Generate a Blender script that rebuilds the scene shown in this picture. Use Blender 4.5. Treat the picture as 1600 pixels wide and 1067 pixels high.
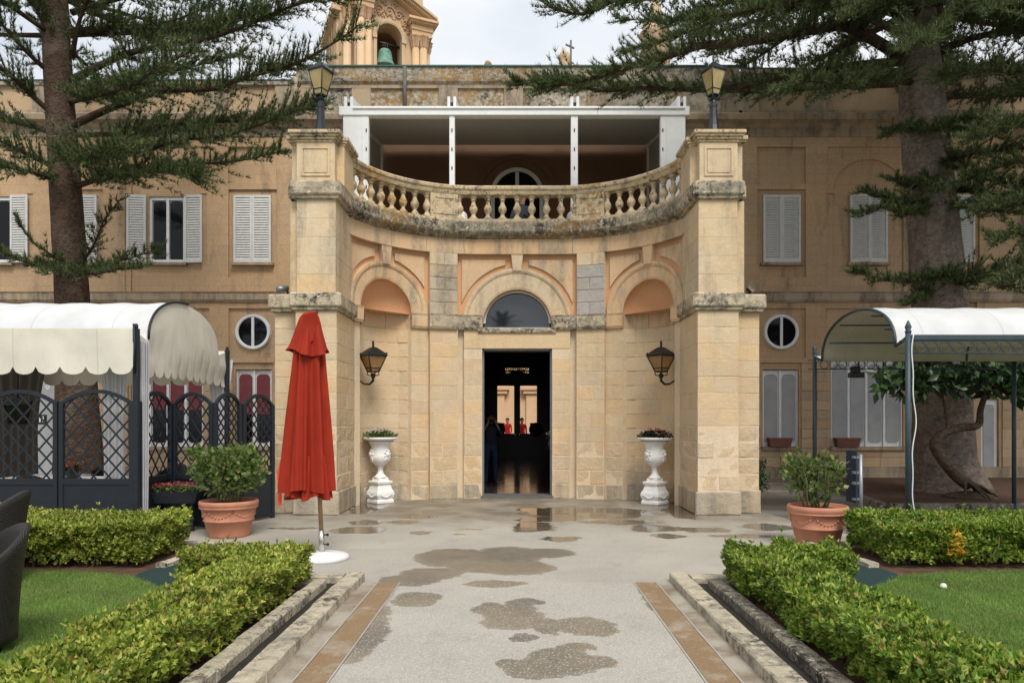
import bpy, bmesh, math, random
import numpy as np
from mathutils import Vector, Matrix
R = math.radians
PI = math.pi
scene = bpy.context.scene
for o in list(bpy.data.objects): bpy.data.objects.remove(o)
COL = scene.collection
rng = random.Random(7)
nrg = np.random.default_rng(11)

# ------------------------------------------------------------------ camera, sky, sun, exposure
FPX = 1100.0; VPX = 808.0; HORY = 657.0; EYE = 1.6
cam_d = bpy.data.cameras.new('camera'); cam = bpy.data.objects.new('camera', cam_d); COL.objects.link(cam)
cam.location = (0, 0, EYE); cam.rotation_euler = (R(90), 0, 0)
cam_d.sensor_width = 36; cam_d.lens = FPX * 36 / 1600
cam_d.shift_y = (HORY - 533.5) / 1600; cam_d.shift_x = (800 - VPX) / 1600
cam_d.clip_end = 3000; cam_d.clip_start = 0.05
scene.camera = cam

SUN_EL, SUN_AZ = 52, 163          # azimuth clockwise from +Y: behind the camera, a little to the right
world = bpy.data.worlds.new('World'); scene.world = world; world.use_nodes = True
wn = world.node_tree; wn.nodes.clear()
w_out = wn.nodes.new('ShaderNodeOutputWorld'); w_bg = wn.nodes.new('ShaderNodeBackground')
w_sky = wn.nodes.new('ShaderNodeTexSky'); w_sky.sky_type = 'NISHITA'; w_sky.sun_disc = False
w_sky.sun_elevation = R(SUN_EL); w_sky.sun_rotation = R(SUN_AZ); w_sky.air_density = 1.0; w_sky.dust_density = 2.0
w_tc = wn.nodes.new('ShaderNodeTexCoord')
w_mp = wn.nodes.new('ShaderNodeMapping'); w_mp.inputs['Scale'].default_value = (1.0, 1.0, 2.6); w_mp.inputs['Location'].default_value = (0.35, 0.2, 0.1)
wn.links.new(w_tc.outputs['Generated'], w_mp.inputs['Vector'])
w_nz = wn.nodes.new('ShaderNodeTexNoise'); w_nz.inputs['Scale'].default_value = 1.9; w_nz.inputs['Detail'].default_value = 7; w_nz.inputs['Roughness'].default_value = 0.55
wn.links.new(w_mp.outputs[0], w_nz.inputs['Vector'])
w_rp = wn.nodes.new('ShaderNodeValToRGB'); w_rp.color_ramp.elements[0].position = 0.30; w_rp.color_ramp.elements[1].position = 0.52
w_rp.color_ramp.elements[0].color = (0.8, 0.8, 0.8, 1); w_rp.color_ramp.elements[1].color = (1, 1, 1, 1)
wn.links.new(w_nz.outputs[0], w_rp.inputs[0])
w_cl = wn.nodes.new('ShaderNodeValToRGB'); w_cl.color_ramp.elements[0].position = 0.38; w_cl.color_ramp.elements[1].position = 0.66
w_cl.color_ramp.elements[0].color = (7.7, 8.2, 8.9, 1); w_cl.color_ramp.elements[1].color = (9.6, 9.7, 9.8, 1)
w_nz2 = wn.nodes.new('ShaderNodeTexNoise'); w_nz2.inputs['Scale'].default_value = 3.6; w_nz2.inputs['Detail'].default_value = 6
wn.links.new(w_mp.outputs[0], w_nz2.inputs['Vector']); wn.links.new(w_nz2.outputs[0], w_cl.inputs[0])
w_mix = wn.nodes.new('ShaderNodeMix'); w_mix.data_type = 'RGBA'
wn.links.new(w_rp.outputs[0], w_mix.inputs[0]); wn.links.new(w_sky.outputs[0], w_mix.inputs[6]); wn.links.new(w_cl.outputs[0], w_mix.inputs[7])
wn.links.new(w_mix.outputs[2], w_bg.inputs[0]); w_bg.inputs[1].default_value = 0.070
wn.links.new(w_bg.outputs[0], w_out.inputs[0])

sun_d = bpy.data.lights.new('sun', 'SUN'); sun_d.energy = 2.1; sun_d.angle = R(26); sun_d.color = (1, 0.94, 0.85)
sun = bpy.data.objects.new('sun', sun_d); COL.objects.link(sun)
_sv = Vector((math.sin(R(SUN_AZ)) * math.cos(R(SUN_EL)), math.cos(R(SUN_AZ)) * math.cos(R(SUN_EL)), math.sin(R(SUN_EL))))
sun.rotation_euler = _sv.to_track_quat('Z', 'Y').to_euler(); sun.location = _sv * 60
vs = scene.view_settings; vs.view_transform = 'Standard'; vs.look = 'None'; vs.gamma = 1; vs.use_curve_mapping = False; vs.exposure = 0.60
scene.render.engine = 'CYCLES'
scene.cycles.max_bounces = 6; scene.cycles.diffuse_bounces = 4; scene.cycles.transparent_max_bounces = 6

# ------------------------------------------------------------------ helpers
def gx(x, D): return (x - VPX) * D / FPX            # photo column -> X at distance D
def gz(y, D): return EYE + (HORY - y) * D / FPX      # photo row -> Z at distance D
def gd(y, z=0.0): return (EYE - z) * FPX / (y - HORY)   # distance of a point at height z seen at row y
def pp(x, y, D): return Vector((gx(x, D), D, gz(y, D)))

def tag(o, label=None, cat=None, group=None, kind=None):
    if label: o['label'] = label
    if cat: o['category'] = cat
    if group: o['group'] = group
    if kind: o['kind'] = kind
    return o
def empty(name, loc=(0, 0, 0), rz=0.0):
    o = bpy.data.objects.new(name, None); COL.objects.link(o)
    o.location = loc; o.rotation_euler = (0, 0, rz); o.empty_display_size = 0.1
    return o
def thing(name, label, cat, loc=(0, 0, 0), rz=0.0, group=None):
    return tag(empty(name, loc, rz), label, cat, group)
def attach(o, parent, world):
    if parent is None: return
    o.parent = parent
    if world and parent.type == 'EMPTY':
        m = Matrix.Translation(parent.location) @ Matrix.Rotation(parent.rotation_euler[2], 4, 'Z')
        o.matrix_parent_inverse = m.inverted()
def copy_tree(o, parent=None):
    c = o.copy(); COL.objects.link(c); c.parent = parent
    for ch in o.children: copy_tree(ch, c)
    return c

class MB:
    """collects shapes, builds ONE mesh object"""
    def __init__(s): s.v = []; s.f = []; s.sm = []
    def add(s, v, f, smooth=False):
        b = len(s.v); s.v.extend([tuple(p) for p in v])
        for q in f: s.f.append([i + b for i in q]); s.sm.append(smooth)
        return s
    def box(s, x0, x1, y0, y1, z0, z1):
        v = [(x, y, z) for z in (z0, z1) for y in (y0, y1) for x in (x0, x1)]
        return s.add(v, [(0, 2, 3, 1), (4, 5, 7, 6), (0, 1, 5, 4), (2, 6, 7, 3), (0, 4, 6, 2), (1, 3, 7, 5)])
    def bbox(s, x0, x1, y0, y1, z0, z1, c=0.01):
        """box with chamfered edges"""
        bm = bmesh.new(); bmesh.ops.create_cube(bm, size=1.0)
        for v in bm.verts: v.co = Vector(((x0 + x1) / 2 + v.co.x * (x1 - x0), (y0 + y1) / 2 + v.co.y * (y1 - y0), (z0 + z1) / 2 + v.co.z * (z1 - z0)))
        bmesh.ops.bevel(bm, geom=bm.edges[:], offset=c, segments=1, affect='EDGES')
        bm.verts.index_update(); s.add([v.co[:] for v in bm.verts], [[v.index for v in f.verts] for f in bm.faces]); bm.free(); return s
    def obox(s, c, ax, ay, az, hx, hy, hz):
        c = Vector(c); v = [c + ax * (hx * i) + ay * (hy * j) + az * (hz * k) for k in (-1, 1) for j in (-1, 1) for i in (-1, 1)]
        return s.add(v, [(0, 2, 3, 1), (4, 5, 7, 6), (0, 1, 5, 4), (2, 6, 7, 3), (0, 4, 6, 2), (1, 3, 7, 5)])
    def bar(s, a, b, w, t, up=Vector((0, 1, 0))):
        a = Vector(a); b = Vector(b); d = (b - a); L = d.length; d.normalize()
        n = up - d * up.dot(d); n = n.normalized() if n.length > 1e-4 else d.orthogonal().normalized()
        m = d.cross(n)
        return s.obox((a + b) / 2, d, m, n, L / 2, w / 2, t / 2)
    def tube(s, path, rad, n=8, cap=True, smooth=True):
        path = [Vector(p) for p in path]; k = len(path)
        if not hasattr(rad, '__len__'): rad = [rad] * k
        vs_, fs = [], []; pn = None
        for i, p in enumerate(path):
            t = (path[min(i + 1, k - 1)] - path[max(i - 1, 0)]); t.normalize()
            if pn is None: nrm = t.orthogonal().normalized()
            else:
                nrm = pn - t * pn.dot(t); nrm = nrm.normalized() if nrm.length > 1e-5 else t.orthogonal().normalized()
            pn = nrm; bi = t.cross(nrm)
            for j in range(n):
                a = 2 * PI * j / n; vs_.append(p + (nrm * math.cos(a) + bi * math.sin(a)) * rad[i])
        for i in range(k - 1):
            for j in range(n): fs.append((i * n + j, i * n + (j + 1) % n, (i + 1) * n + (j + 1) % n, (i + 1) * n + j))
        if cap: fs.append(tuple(range(n))[::-1]); fs.append(tuple((k - 1) * n + j for j in range(n)))
        return s.add(vs_, fs, smooth)
    def lathe(s, prof, n=24, c=(0, 0, 0), smooth=True, sq=False, rot=0.0, fn=None):
        vs_, fs = [], []; k = len(prof)
        for i, (r, z) in enumerate(prof):
            for j in range(n):
                a = 2 * PI * j / n + rot
                rr = r
                if fn: rr = fn(r, z, a)
                vs_.append((c[0] + rr * math.cos(a), c[1] + rr * math.sin(a), c[2] + z))
        for i in range(k - 1):
            for j in range(n): fs.append((i * n + j, i * n + (j + 1) % n, (i + 1) * n + (j + 1) % n, (i + 1) * n + j))
        fs.append(tuple(range(n))[::-1]); fs.append(tuple((k - 1) * n + j for j in range(n)))
        return s.add(vs_, fs, smooth)
    def sphere(s, c, r, n=10, m=7, sc=(1, 1, 1)):
        prof = [(max(1e-4, r * math.sin(PI * i / m)), -r * math.cos(PI * i / m)) for i in range(m + 1)]
        b = len(s.v); s.lathe(prof, n)
        for i in range(b, len(s.v)):
            p = s.v[i]; s.v[i] = (c[0] + p[0] * sc[0], c[1] + p[1] * sc[1], c[2] + p[2] * sc[2])
        return s
    def prism(s, pts, fn, t0, t1, smooth=False):
        """pts: 2-D outline; fn(u, v, t) -> 3-D; solid between t0 and t1"""
        n = len(pts); v = [fn(p[0], p[1], t0) for p in pts] + [fn(p[0], p[1], t1) for p in pts]
        f = [tuple(range(n))[::-1], tuple(range(n, 2 * n))] + [(i, (i + 1) % n, n + (i + 1) % n, n + i) for i in range(n)]
        return s.add(v, f, smooth)
    def grid(s, fn, nu, nv, smooth=True):
        v = [fn(i / nu, j / nv) for j in range(nv + 1) for i in range(nu + 1)]
        f = [(j * (nu + 1) + i, j * (nu + 1) + i + 1, (j + 1) * (nu + 1) + i + 1, (j + 1) * (nu + 1) + i) for j in range(nv) for i in range(nu)]
        return s.add(v, f, smooth)
    def build(s, name, mat, parent=None, world=True):
        me = bpy.data.meshes.new(name); me.from_pydata(s.v, [], s.f)
        me.polygons.foreach_set('use_smooth', s.sm); me.materials.append(M[mat] if isinstance(mat, str) else mat)
        me.update()
        o = bpy.data.objects.new(name, me); COL.objects.link(o); attach(o, parent, world); return o

def soup(name, V, faces, mat, parent=None, world=True, smooth=False, kind=None):
    """V: (n,k,3) array, the same face pattern on each of n islands -> one mesh"""
    V = np.asarray(V, dtype=np.float32); n, k, _ = V.shape
    me = bpy.data.meshes.new(name); me.vertices.add(n * k); me.vertices.foreach_set('co', V.reshape(-1))
    fl = np.concatenate([np.array(f) for f in faces]); L = len(fl)
    idx = (np.arange(n)[:, None] * k + fl[None, :]).reshape(-1).astype(np.int32)
    tot = np.array([len(f) for f in faces]); st = np.concatenate([[0], np.cumsum(tot)[:-1]])
    me.loops.add(n * L); me.loops.foreach_set('vertex_index', idx)
    me.polygons.add(n * len(faces))
    me.polygons.foreach_set('loop_start', (np.arange(n)[:, None] * L + st[None, :]).reshape(-1).astype(np.int32))
    me.materials.append(M[mat] if isinstance(mat, str) else mat)
    me.update(calc_edges=True); me.validate()
    if smooth: me.polygons.foreach_set('use_smooth', np.ones(len(me.polygons), dtype=bool))
    o = bpy.data.objects.new(name, me); COL.objects.link(o); attach(o, parent, world)
    if kind: o['kind'] = kind
    return o
def nrm(a): return a / np.maximum(np.linalg.norm(a, axis=-1, keepdims=True), 1e-9)
def leaves(P, D, S, wid=0.5, fold=0.25, seed=0):
    """pointed, folded leaves: base P, direction D, length S -> (n,6,3)"""
    r = np.random.default_rng(seed); n = len(P)
    D = nrm(D); side = nrm(np.cross(D, r.normal(size=(n, 3)))); up = np.cross(side, D)
    S = np.asarray(S).reshape(-1, 1); w = S * wid * 0.5
    mid = P + D * S * 0.45 - up * S * fold * 0.3
    a = P + D * S * 0.42 + side * w + up * S * fold * 0.25; b = P + D * S * 0.42 - side * w + up * S * fold * 0.25
    tip = P + D * S
    return np.stack([P, a, tip, b, mid], axis=1)
LEAF_F = [(0, 1, 4), (1, 2, 4), (2, 3, 4), (3, 0, 4)]

# ------------------------------------------------------------------ materials
M = {}
class NT:
    def __init__(s, name):
        s.m = bpy.data.materials.new(name); s.m.use_nodes = True; s.t = s.m.node_tree; s.t.nodes.clear()
        s.out = s.n('ShaderNodeOutputMaterial'); s.b = s.n('ShaderNodeBsdfPrincipled'); s.l(s.b.outputs[0], s.out.inputs[0]); M[name] = s.m
        s.geo = s.n('ShaderNodeNewGeometry'); s.pos = s.geo.outputs['Position']; s.oi = s.n('ShaderNodeObjectInfo')
    def n(s, t): return s.t.nodes.new(t)
    def l(s, a, b): s.t.links.new(a, b)
    def put(s, sock, v):
        if isinstance(v, bpy.types.NodeSocket): s.l(v, sock)
        elif isinstance(v, (tuple, list)): sock.default_value = (*v, 1) if (len(v) == 3 and sock.type == 'RGBA') else v
        else: sock.default_value = v
    def obj(s): return s.n('ShaderNodeTexCoord').outputs['Object']
    def mp(s, v, sc=(1, 1, 1), loc=(0, 0, 0), rot=(0, 0, 0)):
        m = s.n('ShaderNodeMapping'); s.l(v, m.inputs[0]); m.inputs['Scale'].default_value = sc; m.inputs['Location'].default_value = loc; m.inputs['Rotation'].default_value = rot; return m.outputs[0]
    def noise(s, sc, det=4, v=None, ro=0.55, dist=0.0):
        t = s.n('ShaderNodeTexNoise'); t.inputs['Scale'].default_value = sc; t.inputs['Detail'].default_value = det; t.inputs['Roughness'].default_value = ro; t.inputs['Distortion'].default_value = dist
        s.l(v if v else s.pos, t.inputs['Vector']); return t.outputs[0]
    def voro(s, sc, v=None, out='Distance', feat='F1'):
        t = s.n('ShaderNodeTexVoronoi'); t.feature = feat; t.inputs['Scale'].default_value = sc; s.l(v if v else s.pos, t.inputs['Vector']); return t.outputs[out]
    def ramp(s, f, *st):
        r = s.n('ShaderNodeValToRGB'); s.l(f, r.inputs[0]); e = r.color_ramp.elements
        while len(e) < len(st): e.new(0.5)
        for i, (p, c) in enumerate(st):
            e[i].position = p; e[i].color = (c, c, c, 1) if not isinstance(c, (tuple, list)) else (*c, 1)
        return r.outputs[0]
    def mix(s, f, a, b, mode='MIX'):
        m = s.n('ShaderNodeMix'); m.data_type = 'RGBA'; m.blend_type = mode; m.clamp_factor = True
        s.put(m.inputs[0], f); s.put(m.inputs[6], a); s.put(m.inputs[7], b); return m.outputs[2]
    def math(s, op, a, b=0.0, clamp=False):
        m = s.n('ShaderNodeMath'); m.operation = op; m.use_clamp = clamp; s.put(m.inputs[0], a); s.put(m.inputs[1], b); return m.outputs[0]
    def sep(s, v=None):
        x = s.n('ShaderNodeSeparateXYZ'); s.l(v if v else s.pos, x.inputs[0]); return x.outputs
    def bump(s, h, st=0.3, dist=0.01, prev=None):
        b = s.n('ShaderNodeBump'); b.inputs['Strength'].default_value = st; b.inputs['Distance'].default_value = dist; s.l(h, b.inputs['Height'])
        if prev: s.l(prev, b.inputs['Normal'])
        s.l(b.outputs[0], s.b.inputs['Normal']); return b.outputs[0]
    def fin(s, col=None, rough=None, metal=None, spec=None):
        if col is not None: s.put(s.b.inputs['Base Color'], col)
        if rough is not None: s.put(s.b.inputs['Roughness'], rough)
        if metal is not None: s.b.inputs['Metallic'].default_value = metal
        if spec is not None: s.b.inputs['Specular IOR Level'].default_value = spec
        return s.m

def stone(name, a, b, stain=0.3, vary=0.12, bump=0.5, grey=(0.20, 0.18, 0.15), stain_lo=0.52, stain_hi=0.72):
    t = NT(name)
    c = t.mix(t.ramp(t.noise(0.9, 5), (0.32, 0.0), (0.68, 1.0)), a, b)
    v = t.math('ADD', t.math('MULTIPLY', t.oi.outputs['Random'], 2 * vary), 1 - vary)
    c = t.mix(1.0, c, v, 'MULTIPLY')
    hr = t.math('FRACT', t.math('MULTIPLY', t.oi.outputs['Random'], 7.31))
    if vary > 0.04: c = t.mix(1.0, c, t.ramp(hr, (0.0, (0.97, 0.99, 1.04)), (0.7, (1.0, 1.0, 1.0)), (1.0, (1.04, 0.97, 0.88))), 'MULTIPLY')
    c = t.mix(1.0, c, t.ramp(t.noise(30, 5, ro=0.7), (0.3, 0.90), (0.72, 1.07)), 'MULTIPLY')
    c = t.mix(t.ramp(t.noise(1.9, 5, ro=0.6), (0.50, 0.0), (0.68, 0.38 if stain else 0.0)), c, tuple(x * y for x, y in zip(a, (1.04, 0.86, 0.70))))
    c = t.mix(t.ramp(t.noise(2.7, 6, t.mp(t.pos, loc=(4, 9, 2)), 0.65), (0.54, 0.0), (0.70, 0.30 if stain else 0.0)), c, tuple(min(0.8, x * y) for x, y in zip(a, (1.08, 1.14, 1.28))))
    pits = t.ramp(t.voro(38), (0.02, 0.55), (0.11, 1.0)); pm = t.ramp(t.noise(2.2, 3), (0.5, 0.0), (0.62, 1.0))
    c = t.mix(pm, c, t.mix(1.0, c, pits, 'MULTIPLY'))
    if stain > 0:
        st = t.ramp(t.noise(1.0, 6, t.mp(t.pos, (2.6, 2.6, 0.55)), 0.68), (stain_lo, 0.0), (stain_hi, stain))
        sp = t.ramp(t.noise(14, 4, ro=0.7), (0.35, 0.45), (0.6, 1.0))
        c = t.mix(t.math('MULTIPLY', st, sp), c, grey)
    t.bump(t.math('ADD', t.noise(55, 4), t.math('MULTIPLY', t.noise(9, 4), 2.0)), bump, 0.012)
    return t.fin(c, 0.9, spec=0.25)
stone('limestone', (0.62, 0.485, 0.315), (0.58, 0.45, 0.295), 0.28, 0.05)
stone('limestone_worn', (0.61, 0.485, 0.325), (0.56, 0.43, 0.275), 0.5, 0.05, 0.9, grey=(0.30, 0.26, 0.225), stain_lo=0.48, stain_hi=0.74)
stone('limestone_grey', (0.46, 0.40, 0.31), (0.52, 0.41, 0.27), 0.8, 0.12, 0.9, stain_lo=0.45, stain_hi=0.62)
stone('limestone_pale', (0.64, 0.52, 0.36), (0.58, 0.44, 0.27), 0.62, 0.05, 0.5, grey=(0.24, 0.215, 0.18), stain_lo=0.47, stain_hi=0.64)
stone('weathered_grey', (0.42, 0.395, 0.365), (0.36, 0.33, 0.30), 0.5, 0.05, 0.9)
stone('mortar', (0.68, 0.57, 0.42), (0.62, 0.49, 0.33), 0.3, 0.0)
stone('plaster_orange', (0.62, 0.35, 0.19), (0.58, 0.36, 0.21), 0.22, 0.0, 0.25)
stone('plaster_band', (0.63, 0.47, 0.30), (0.61, 0.40, 0.23), 0.75, 0.05, 0.4, stain_lo=0.48, stain_hi=0.64)
stone('wing_stone', (0.52, 0.38, 0.235), (0.47, 0.35, 0.225), 0.5, 0.10, 0.5, grey=(0.16, 0.14, 0.12))
stone('wing_trim', (0.46, 0.355, 0.24), (0.40, 0.32, 0.225), 0.8, 0.05, 0.5, grey=(0.10, 0.09, 0.08), stain_lo=0.44, stain_hi=0.62)
stone('tower_stone', (0.60, 0.45, 0.29), (0.54, 0.39, 0.23), 0.3, 0.06, 0.5)
stone('tower_carving', (0.55, 0.37, 0.23), (0.50, 0.33, 0.19), 0.5, 0.06, 0.8)
stone('court_stone', (0.72, 0.52, 0.34), (0.68, 0.47, 0.29), 0.15, 0.0, 0.2)
def upper_wall():      # dressed wall face far off: courses too faint to pick apart
    t = NT('wing_wall')
    c = t.mix(t.ramp(t.noise(0.5, 5), (0.35, 0), (0.65, 1)), (0.55, 0.375, 0.225), (0.50, 0.36, 0.23))
    x = t.sep(); cv = t.n('ShaderNodeCombineXYZ'); t.l(x[0], cv.inputs[0]); t.l(x[2], cv.inputs[1])
    br = t.n('ShaderNodeTexBrick'); t.l(cv.outputs[0], br.inputs['Vector']); br.inputs['Scale'].default_value = 1.0
    br.inputs['Brick Width'].default_value = 0.66; br.inputs['Row Height'].default_value = 0.28; br.inputs['Mortar Size'].default_value = 0.008; br.inputs['Mortar Smooth'].default_value = 0.4
    br.inputs['Color1'].default_value = (0.93, 0.93, 0.93, 1); br.inputs['Color2'].default_value = (1.05, 1.03, 1.0, 1); br.inputs['Mortar'].default_value = (0.80, 0.77, 0.72, 1)
    c = t.mix(0.8, c, br.outputs[0], 'MULTIPLY')
    c = t.mix(1.0, c, t.ramp(t.noise(20, 5, ro=0.7), (0.3, 0.82), (0.72, 1.12)), 'MULTIPLY')
    st = t.ramp(t.noise(1.0, 6, t.mp(t.pos, (1.8, 1.8, 0.35)), 0.66), (0.53, 0), (0.68, 0.75))
    c = t.mix(t.math('MULTIPLY', st, t.ramp(t.noise(11, 5, ro=0.7), (0.35, 0.3), (0.6, 1.0))), c, (0.12, 0.10, 0.08)); t.bump(t.noise(30, 4), 0.4, 0.01); t.fin(c, 0.9, spec=0.2)
upper_wall()
def lichen(name, base, amt, orange):
    t = NT(name)
    c = t.mix(t.ramp(t.noise(1.3, 4), (0.35, 0), (0.65, 1)), base, tuple(x * 0.86 for x in base))
    g = t.ramp(t.noise(3.2, 7, ro=0.72), (0.56 - 0.20 * amt, 0), (0.66, 0.92)); c = t.mix(g, c, (0.19, 0.175, 0.15))
    k = t.ramp(t.noise(9.0, 8, ro=0.82), (0.54 - 0.10 * amt, 0), (0.59 - 0.05 * amt, 0.97)); c = t.mix(t.math('MULTIPLY', k, t.ramp(t.noise(1.1, 3), (0.38, 0.15), (0.58, 1))), c, (0.045, 0.042, 0.038))
    w = t.ramp(t.noise(13, 6, ro=0.75), (0.585, 0), (0.62, 0.85)); c = t.mix(w, c, (0.62, 0.56, 0.45))
    if orange: c = t.mix(t.math('MULTIPLY', t.ramp(t.noise(9, 6, ro=0.7), (0.46, 0), (0.60, 0.85)), t.ramp(t.noise(0.8, 2), (0.50, 0), (0.60, 1))), c, (0.42, 0.22, 0.045))
    t.bump(t.math('ADD', t.noise(32, 6, ro=0.7), t.noise(8, 5)), 0.9, 0.02); t.fin(c, 0.95, spec=0.15)
lichen('cornice_stone', (0.48, 0.41, 0.29), 1.0, True)
lichen('impost_stone', (0.56, 0.47, 0.34), 0.55, False)
lichen('rail_stone', (0.62, 0.49, 0.32), 0.20, True)
lichen('kerb_pale', (0.55, 0.49, 0.37), 0.35, False)
lichen('kerb_dark', (0.33, 0.29, 0.22), 0.8, False)
lichen('parapet_stone', (0.52, 0.46, 0.36), 0.75, True)

def plain(name, col, rough=0.6, var=0.12, sc=8, bump=0.0, metal=0.0, spec=0.4, bsc=60):
    t = NT(name); v = t.obj()
    c = t.mix(1.0, col, t.ramp(t.noise(sc, 5, v), (0.3, 1 - var), (0.7, 1 + var)), 'MULTIPLY')
    if bump: t.bump(t.noise(bsc, 4, v), bump, 0.005)
    return t.fin(c, rough, metal, spec)
plain('slat_grey', (0.40, 0.40, 0.385), 0.6, 0.06)
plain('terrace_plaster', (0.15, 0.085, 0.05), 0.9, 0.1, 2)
plain('white_paint', (0.76, 0.77, 0.78), 0.45, 0.05)
plain('shutter_paint', (0.62, 0.62, 0.60), 0.55, 0.08)
plain('urn_white', (0.78, 0.78, 0.77), 0.55, 0.07, 12, 0.3)
plain('terracotta', (0.48, 0.21, 0.13), 0.75, 0.14, 6, 0.25)
plain('terracotta_dull', (0.20, 0.085, 0.06), 0.8, 0.1)
plain('navy_metal', (0.011, 0.016, 0.024), 0.55, 0.15, 10)
plain('pergola_metal', (0.035, 0.06, 0.075), 0.45, 0.15, 10)
plain('lamp_metal', (0.022, 0.027, 0.036), 0.4, 0.25, 14)
plain('black_metal', (0.010, 0.010, 0.011), 0.35, 0.2, 14)
plain('grey_metal', (0.22, 0.24, 0.26), 0.4, 0.1, 10, metal=0.6)
plain('steel', (0.5, 0.48, 0.45), 0.3, 0.1, 10, metal=0.9)
plain('sign_blue', (0.010, 0.022, 0.055), 0.75, 0.1)
plain('wood_pole', (0.30, 0.18, 0.095), 0.6, 0.2, 20)
plain('umbrella_red', (0.30, 0.028, 0.014), 0.85, 0.08, 5, 0.25, spec=0.15, bsc=220)
plain('strap_red', (0.72, 0.07, 0.03), 0.8, 0.05)
plain('base_white', (0.68, 0.69, 0.70), 0.6, 0.08, 6, 0.2)
plain('dark_wood', (0.020, 0.013, 0.010), 0.3, 0.2)
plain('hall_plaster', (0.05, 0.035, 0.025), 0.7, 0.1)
plain('soil', (0.085, 0.045, 0.026), 0.95, 0.35, 7, 1.0, bsc=18)
plain('channel_shade', (0.022, 0.018, 0.014), 0.9, 0.3, 7, 0.6)
plain('mat_green', (0.012, 0.035, 0.032), 0.95, 0.15, 40, 0.8, bsc=260)
plain('rubber_white', (0.75, 0.76, 0.78), 0.5, 0.03)
plain('bronze_green', (0.13, 0.27, 0.21), 0.65, 0.35, 3, 0.3)
plain('skin', (0.45, 0.25, 0.17), 0.55, 0.05)
plain('cloth_dark', (0.035, 0.04, 0.055), 0.9, 0.1)
plain('jeans', (0.03, 0.055, 0.12), 0.9, 0.15)
plain('cloth_red', (0.55, 0.02, 0.02), 0.85, 0.08)
plain('hair_dark', (0.015, 0.011, 0.008), 0.5, 0.1)
plain('linen', (0.80, 0.80, 0.82), 0.8, 0.03)
plain('blind_red', (0.20, 0.045, 0.055), 0.8, 0.12, 3)
plain('net_curtain', (0.36, 0.37, 0.38), 0.7, 0.1, 3)
plain('leaf_stem', (0.16, 0.11, 0.07), 0.85, 0.25, 10)
plain('stem_green', (0.14, 0.15, 0.07), 0.8, 0.25, 10)
plain('roof_green', (0.03, 0.09, 0.07), 0.5, 0.2)
plain('pebble', (0.62, 0.60, 0.54), 0.8, 0.1)
plain('yellow_paint', (0.45, 0.28, 0.03), 0.6, 0.1)
plain('lead_grey', (0.12, 0.115, 0.11), 0.7, 0.2)

def fabric(name, col, tr, fold=0.0):
    t = NT(name)
    c = t.mix(1.0, col, t.ramp(t.noise(2.5, 5), (0.3, 0.90), (0.7, 1.05)), 'MULTIPLY')
    if 'canvas' in name:
        c = t.mix(t.ramp(t.noise(1.0, 6, t.mp(t.pos, (1.6, 1.6, 0.5)), 0.65), (0.52, 0), (0.72, 0.35)), c, tuple(x * 0.72 for x in col))
        sm = t.math('LESS_THAN', t.math('FRACT', t.math('DIVIDE', t.sep()[0], 1.15)), 0.016); c = t.mix(t.math('MULTIPLY', sm, 0.35), c, tuple(x * 0.55 for x in col))
    t.fin(c, 0.8, spec=0.2)
    tl = t.n('ShaderNodeBsdfTranslucent'); t.put(tl.inputs[0], c); mx = t.n('ShaderNodeMixShader'); mx.inputs[0].default_value = tr
    t.l(t.b.outputs[0], mx.inputs[1]); t.l(tl.outputs[0], mx.inputs[2]); t.l(mx.outputs[0], t.out.inputs[0])
    t.bump(t.noise(7, 3, t.mp(t.pos, (1, 1, 0.5))), 0.25, 0.03)
fabric('canvas_white', (0.68, 0.69, 0.70), 0.16)
fabric('canvas_cream', (0.78, 0.74, 0.65), 0.18)
fabric('canvas_beige', (0.58, 0.53, 0.42), 0.30)
fabric('curtain_white', (0.74, 0.74, 0.77), 0.35)
fabric('curtain_taupe', (0.13, 0.11, 0.095), 0.15)

def foliage(name, c1, c2, c3, tr=0.25, rough=0.45, patch=None):
    t = NT(name); r = t.geo.outputs['Random Per Island']
    c = t.ramp(r, (0.0, c1), (0.45, c2), (1.0, c3))
    c = t.mix(1.0, c, t.ramp(t.noise(1.6, 4), (0.3, 0.72), (0.7, 1.28)), 'MULTIPLY')
    if patch: c = t.mix(t.ramp(t.noise(1.3, 7, t.mp(t.pos, loc=(3, 1, 0)), 0.7), (0.48, 0), (0.68, 0.6)), c, patch)
    t.fin(c, rough, spec=0.35)
    tl = t.n('ShaderNodeBsdfTranslucent'); t.put(tl.inputs[0], c); mx = t.n('ShaderNodeMixShader'); mx.inputs[0].default_value = tr
    t.l(t.b.outputs[0], mx.inputs[1]); t.l(tl.outputs[0], mx.inputs[2]); t.l(mx.outputs[0], t.out.inputs[0])
foliage('hedge_leaf', (0.06, 0.125, 0.015), (0.27, 0.36, 0.045), (0.58, 0.56, 0.14), 0.36)
foliage('hedge_leaf_deep', (0.045, 0.11, 0.014), (0.18, 0.31, 0.035), (0.44, 0.48, 0.10), 0.35)
foliage('shrub_leaf', (0.05, 0.095, 0.02), (0.10, 0.17, 0.04), (0.25, 0.27, 0.09), 0.3)
foliage('pine_leaf', (0.030, 0.046, 0.020), (0.062, 0.092, 0.036), (0.18, 0.22, 0.075), 0.22, 0.65)
foliage('brown_leaf', (0.16, 0.09, 0.04), (0.22, 0.14, 0.05), (0.30, 0.20, 0.07), 0.2)
foliage('big_leaf', (0.012, 0.03, 0.011), (0.024, 0.055, 0.018), (0.08, 0.14, 0.045), 0.15, 0.35)
foliage('dark_leaf', (0.010, 0.013, 0.010), (0.018, 0.024, 0.014), (0.03, 0.05, 0.02), 0.15)
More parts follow.
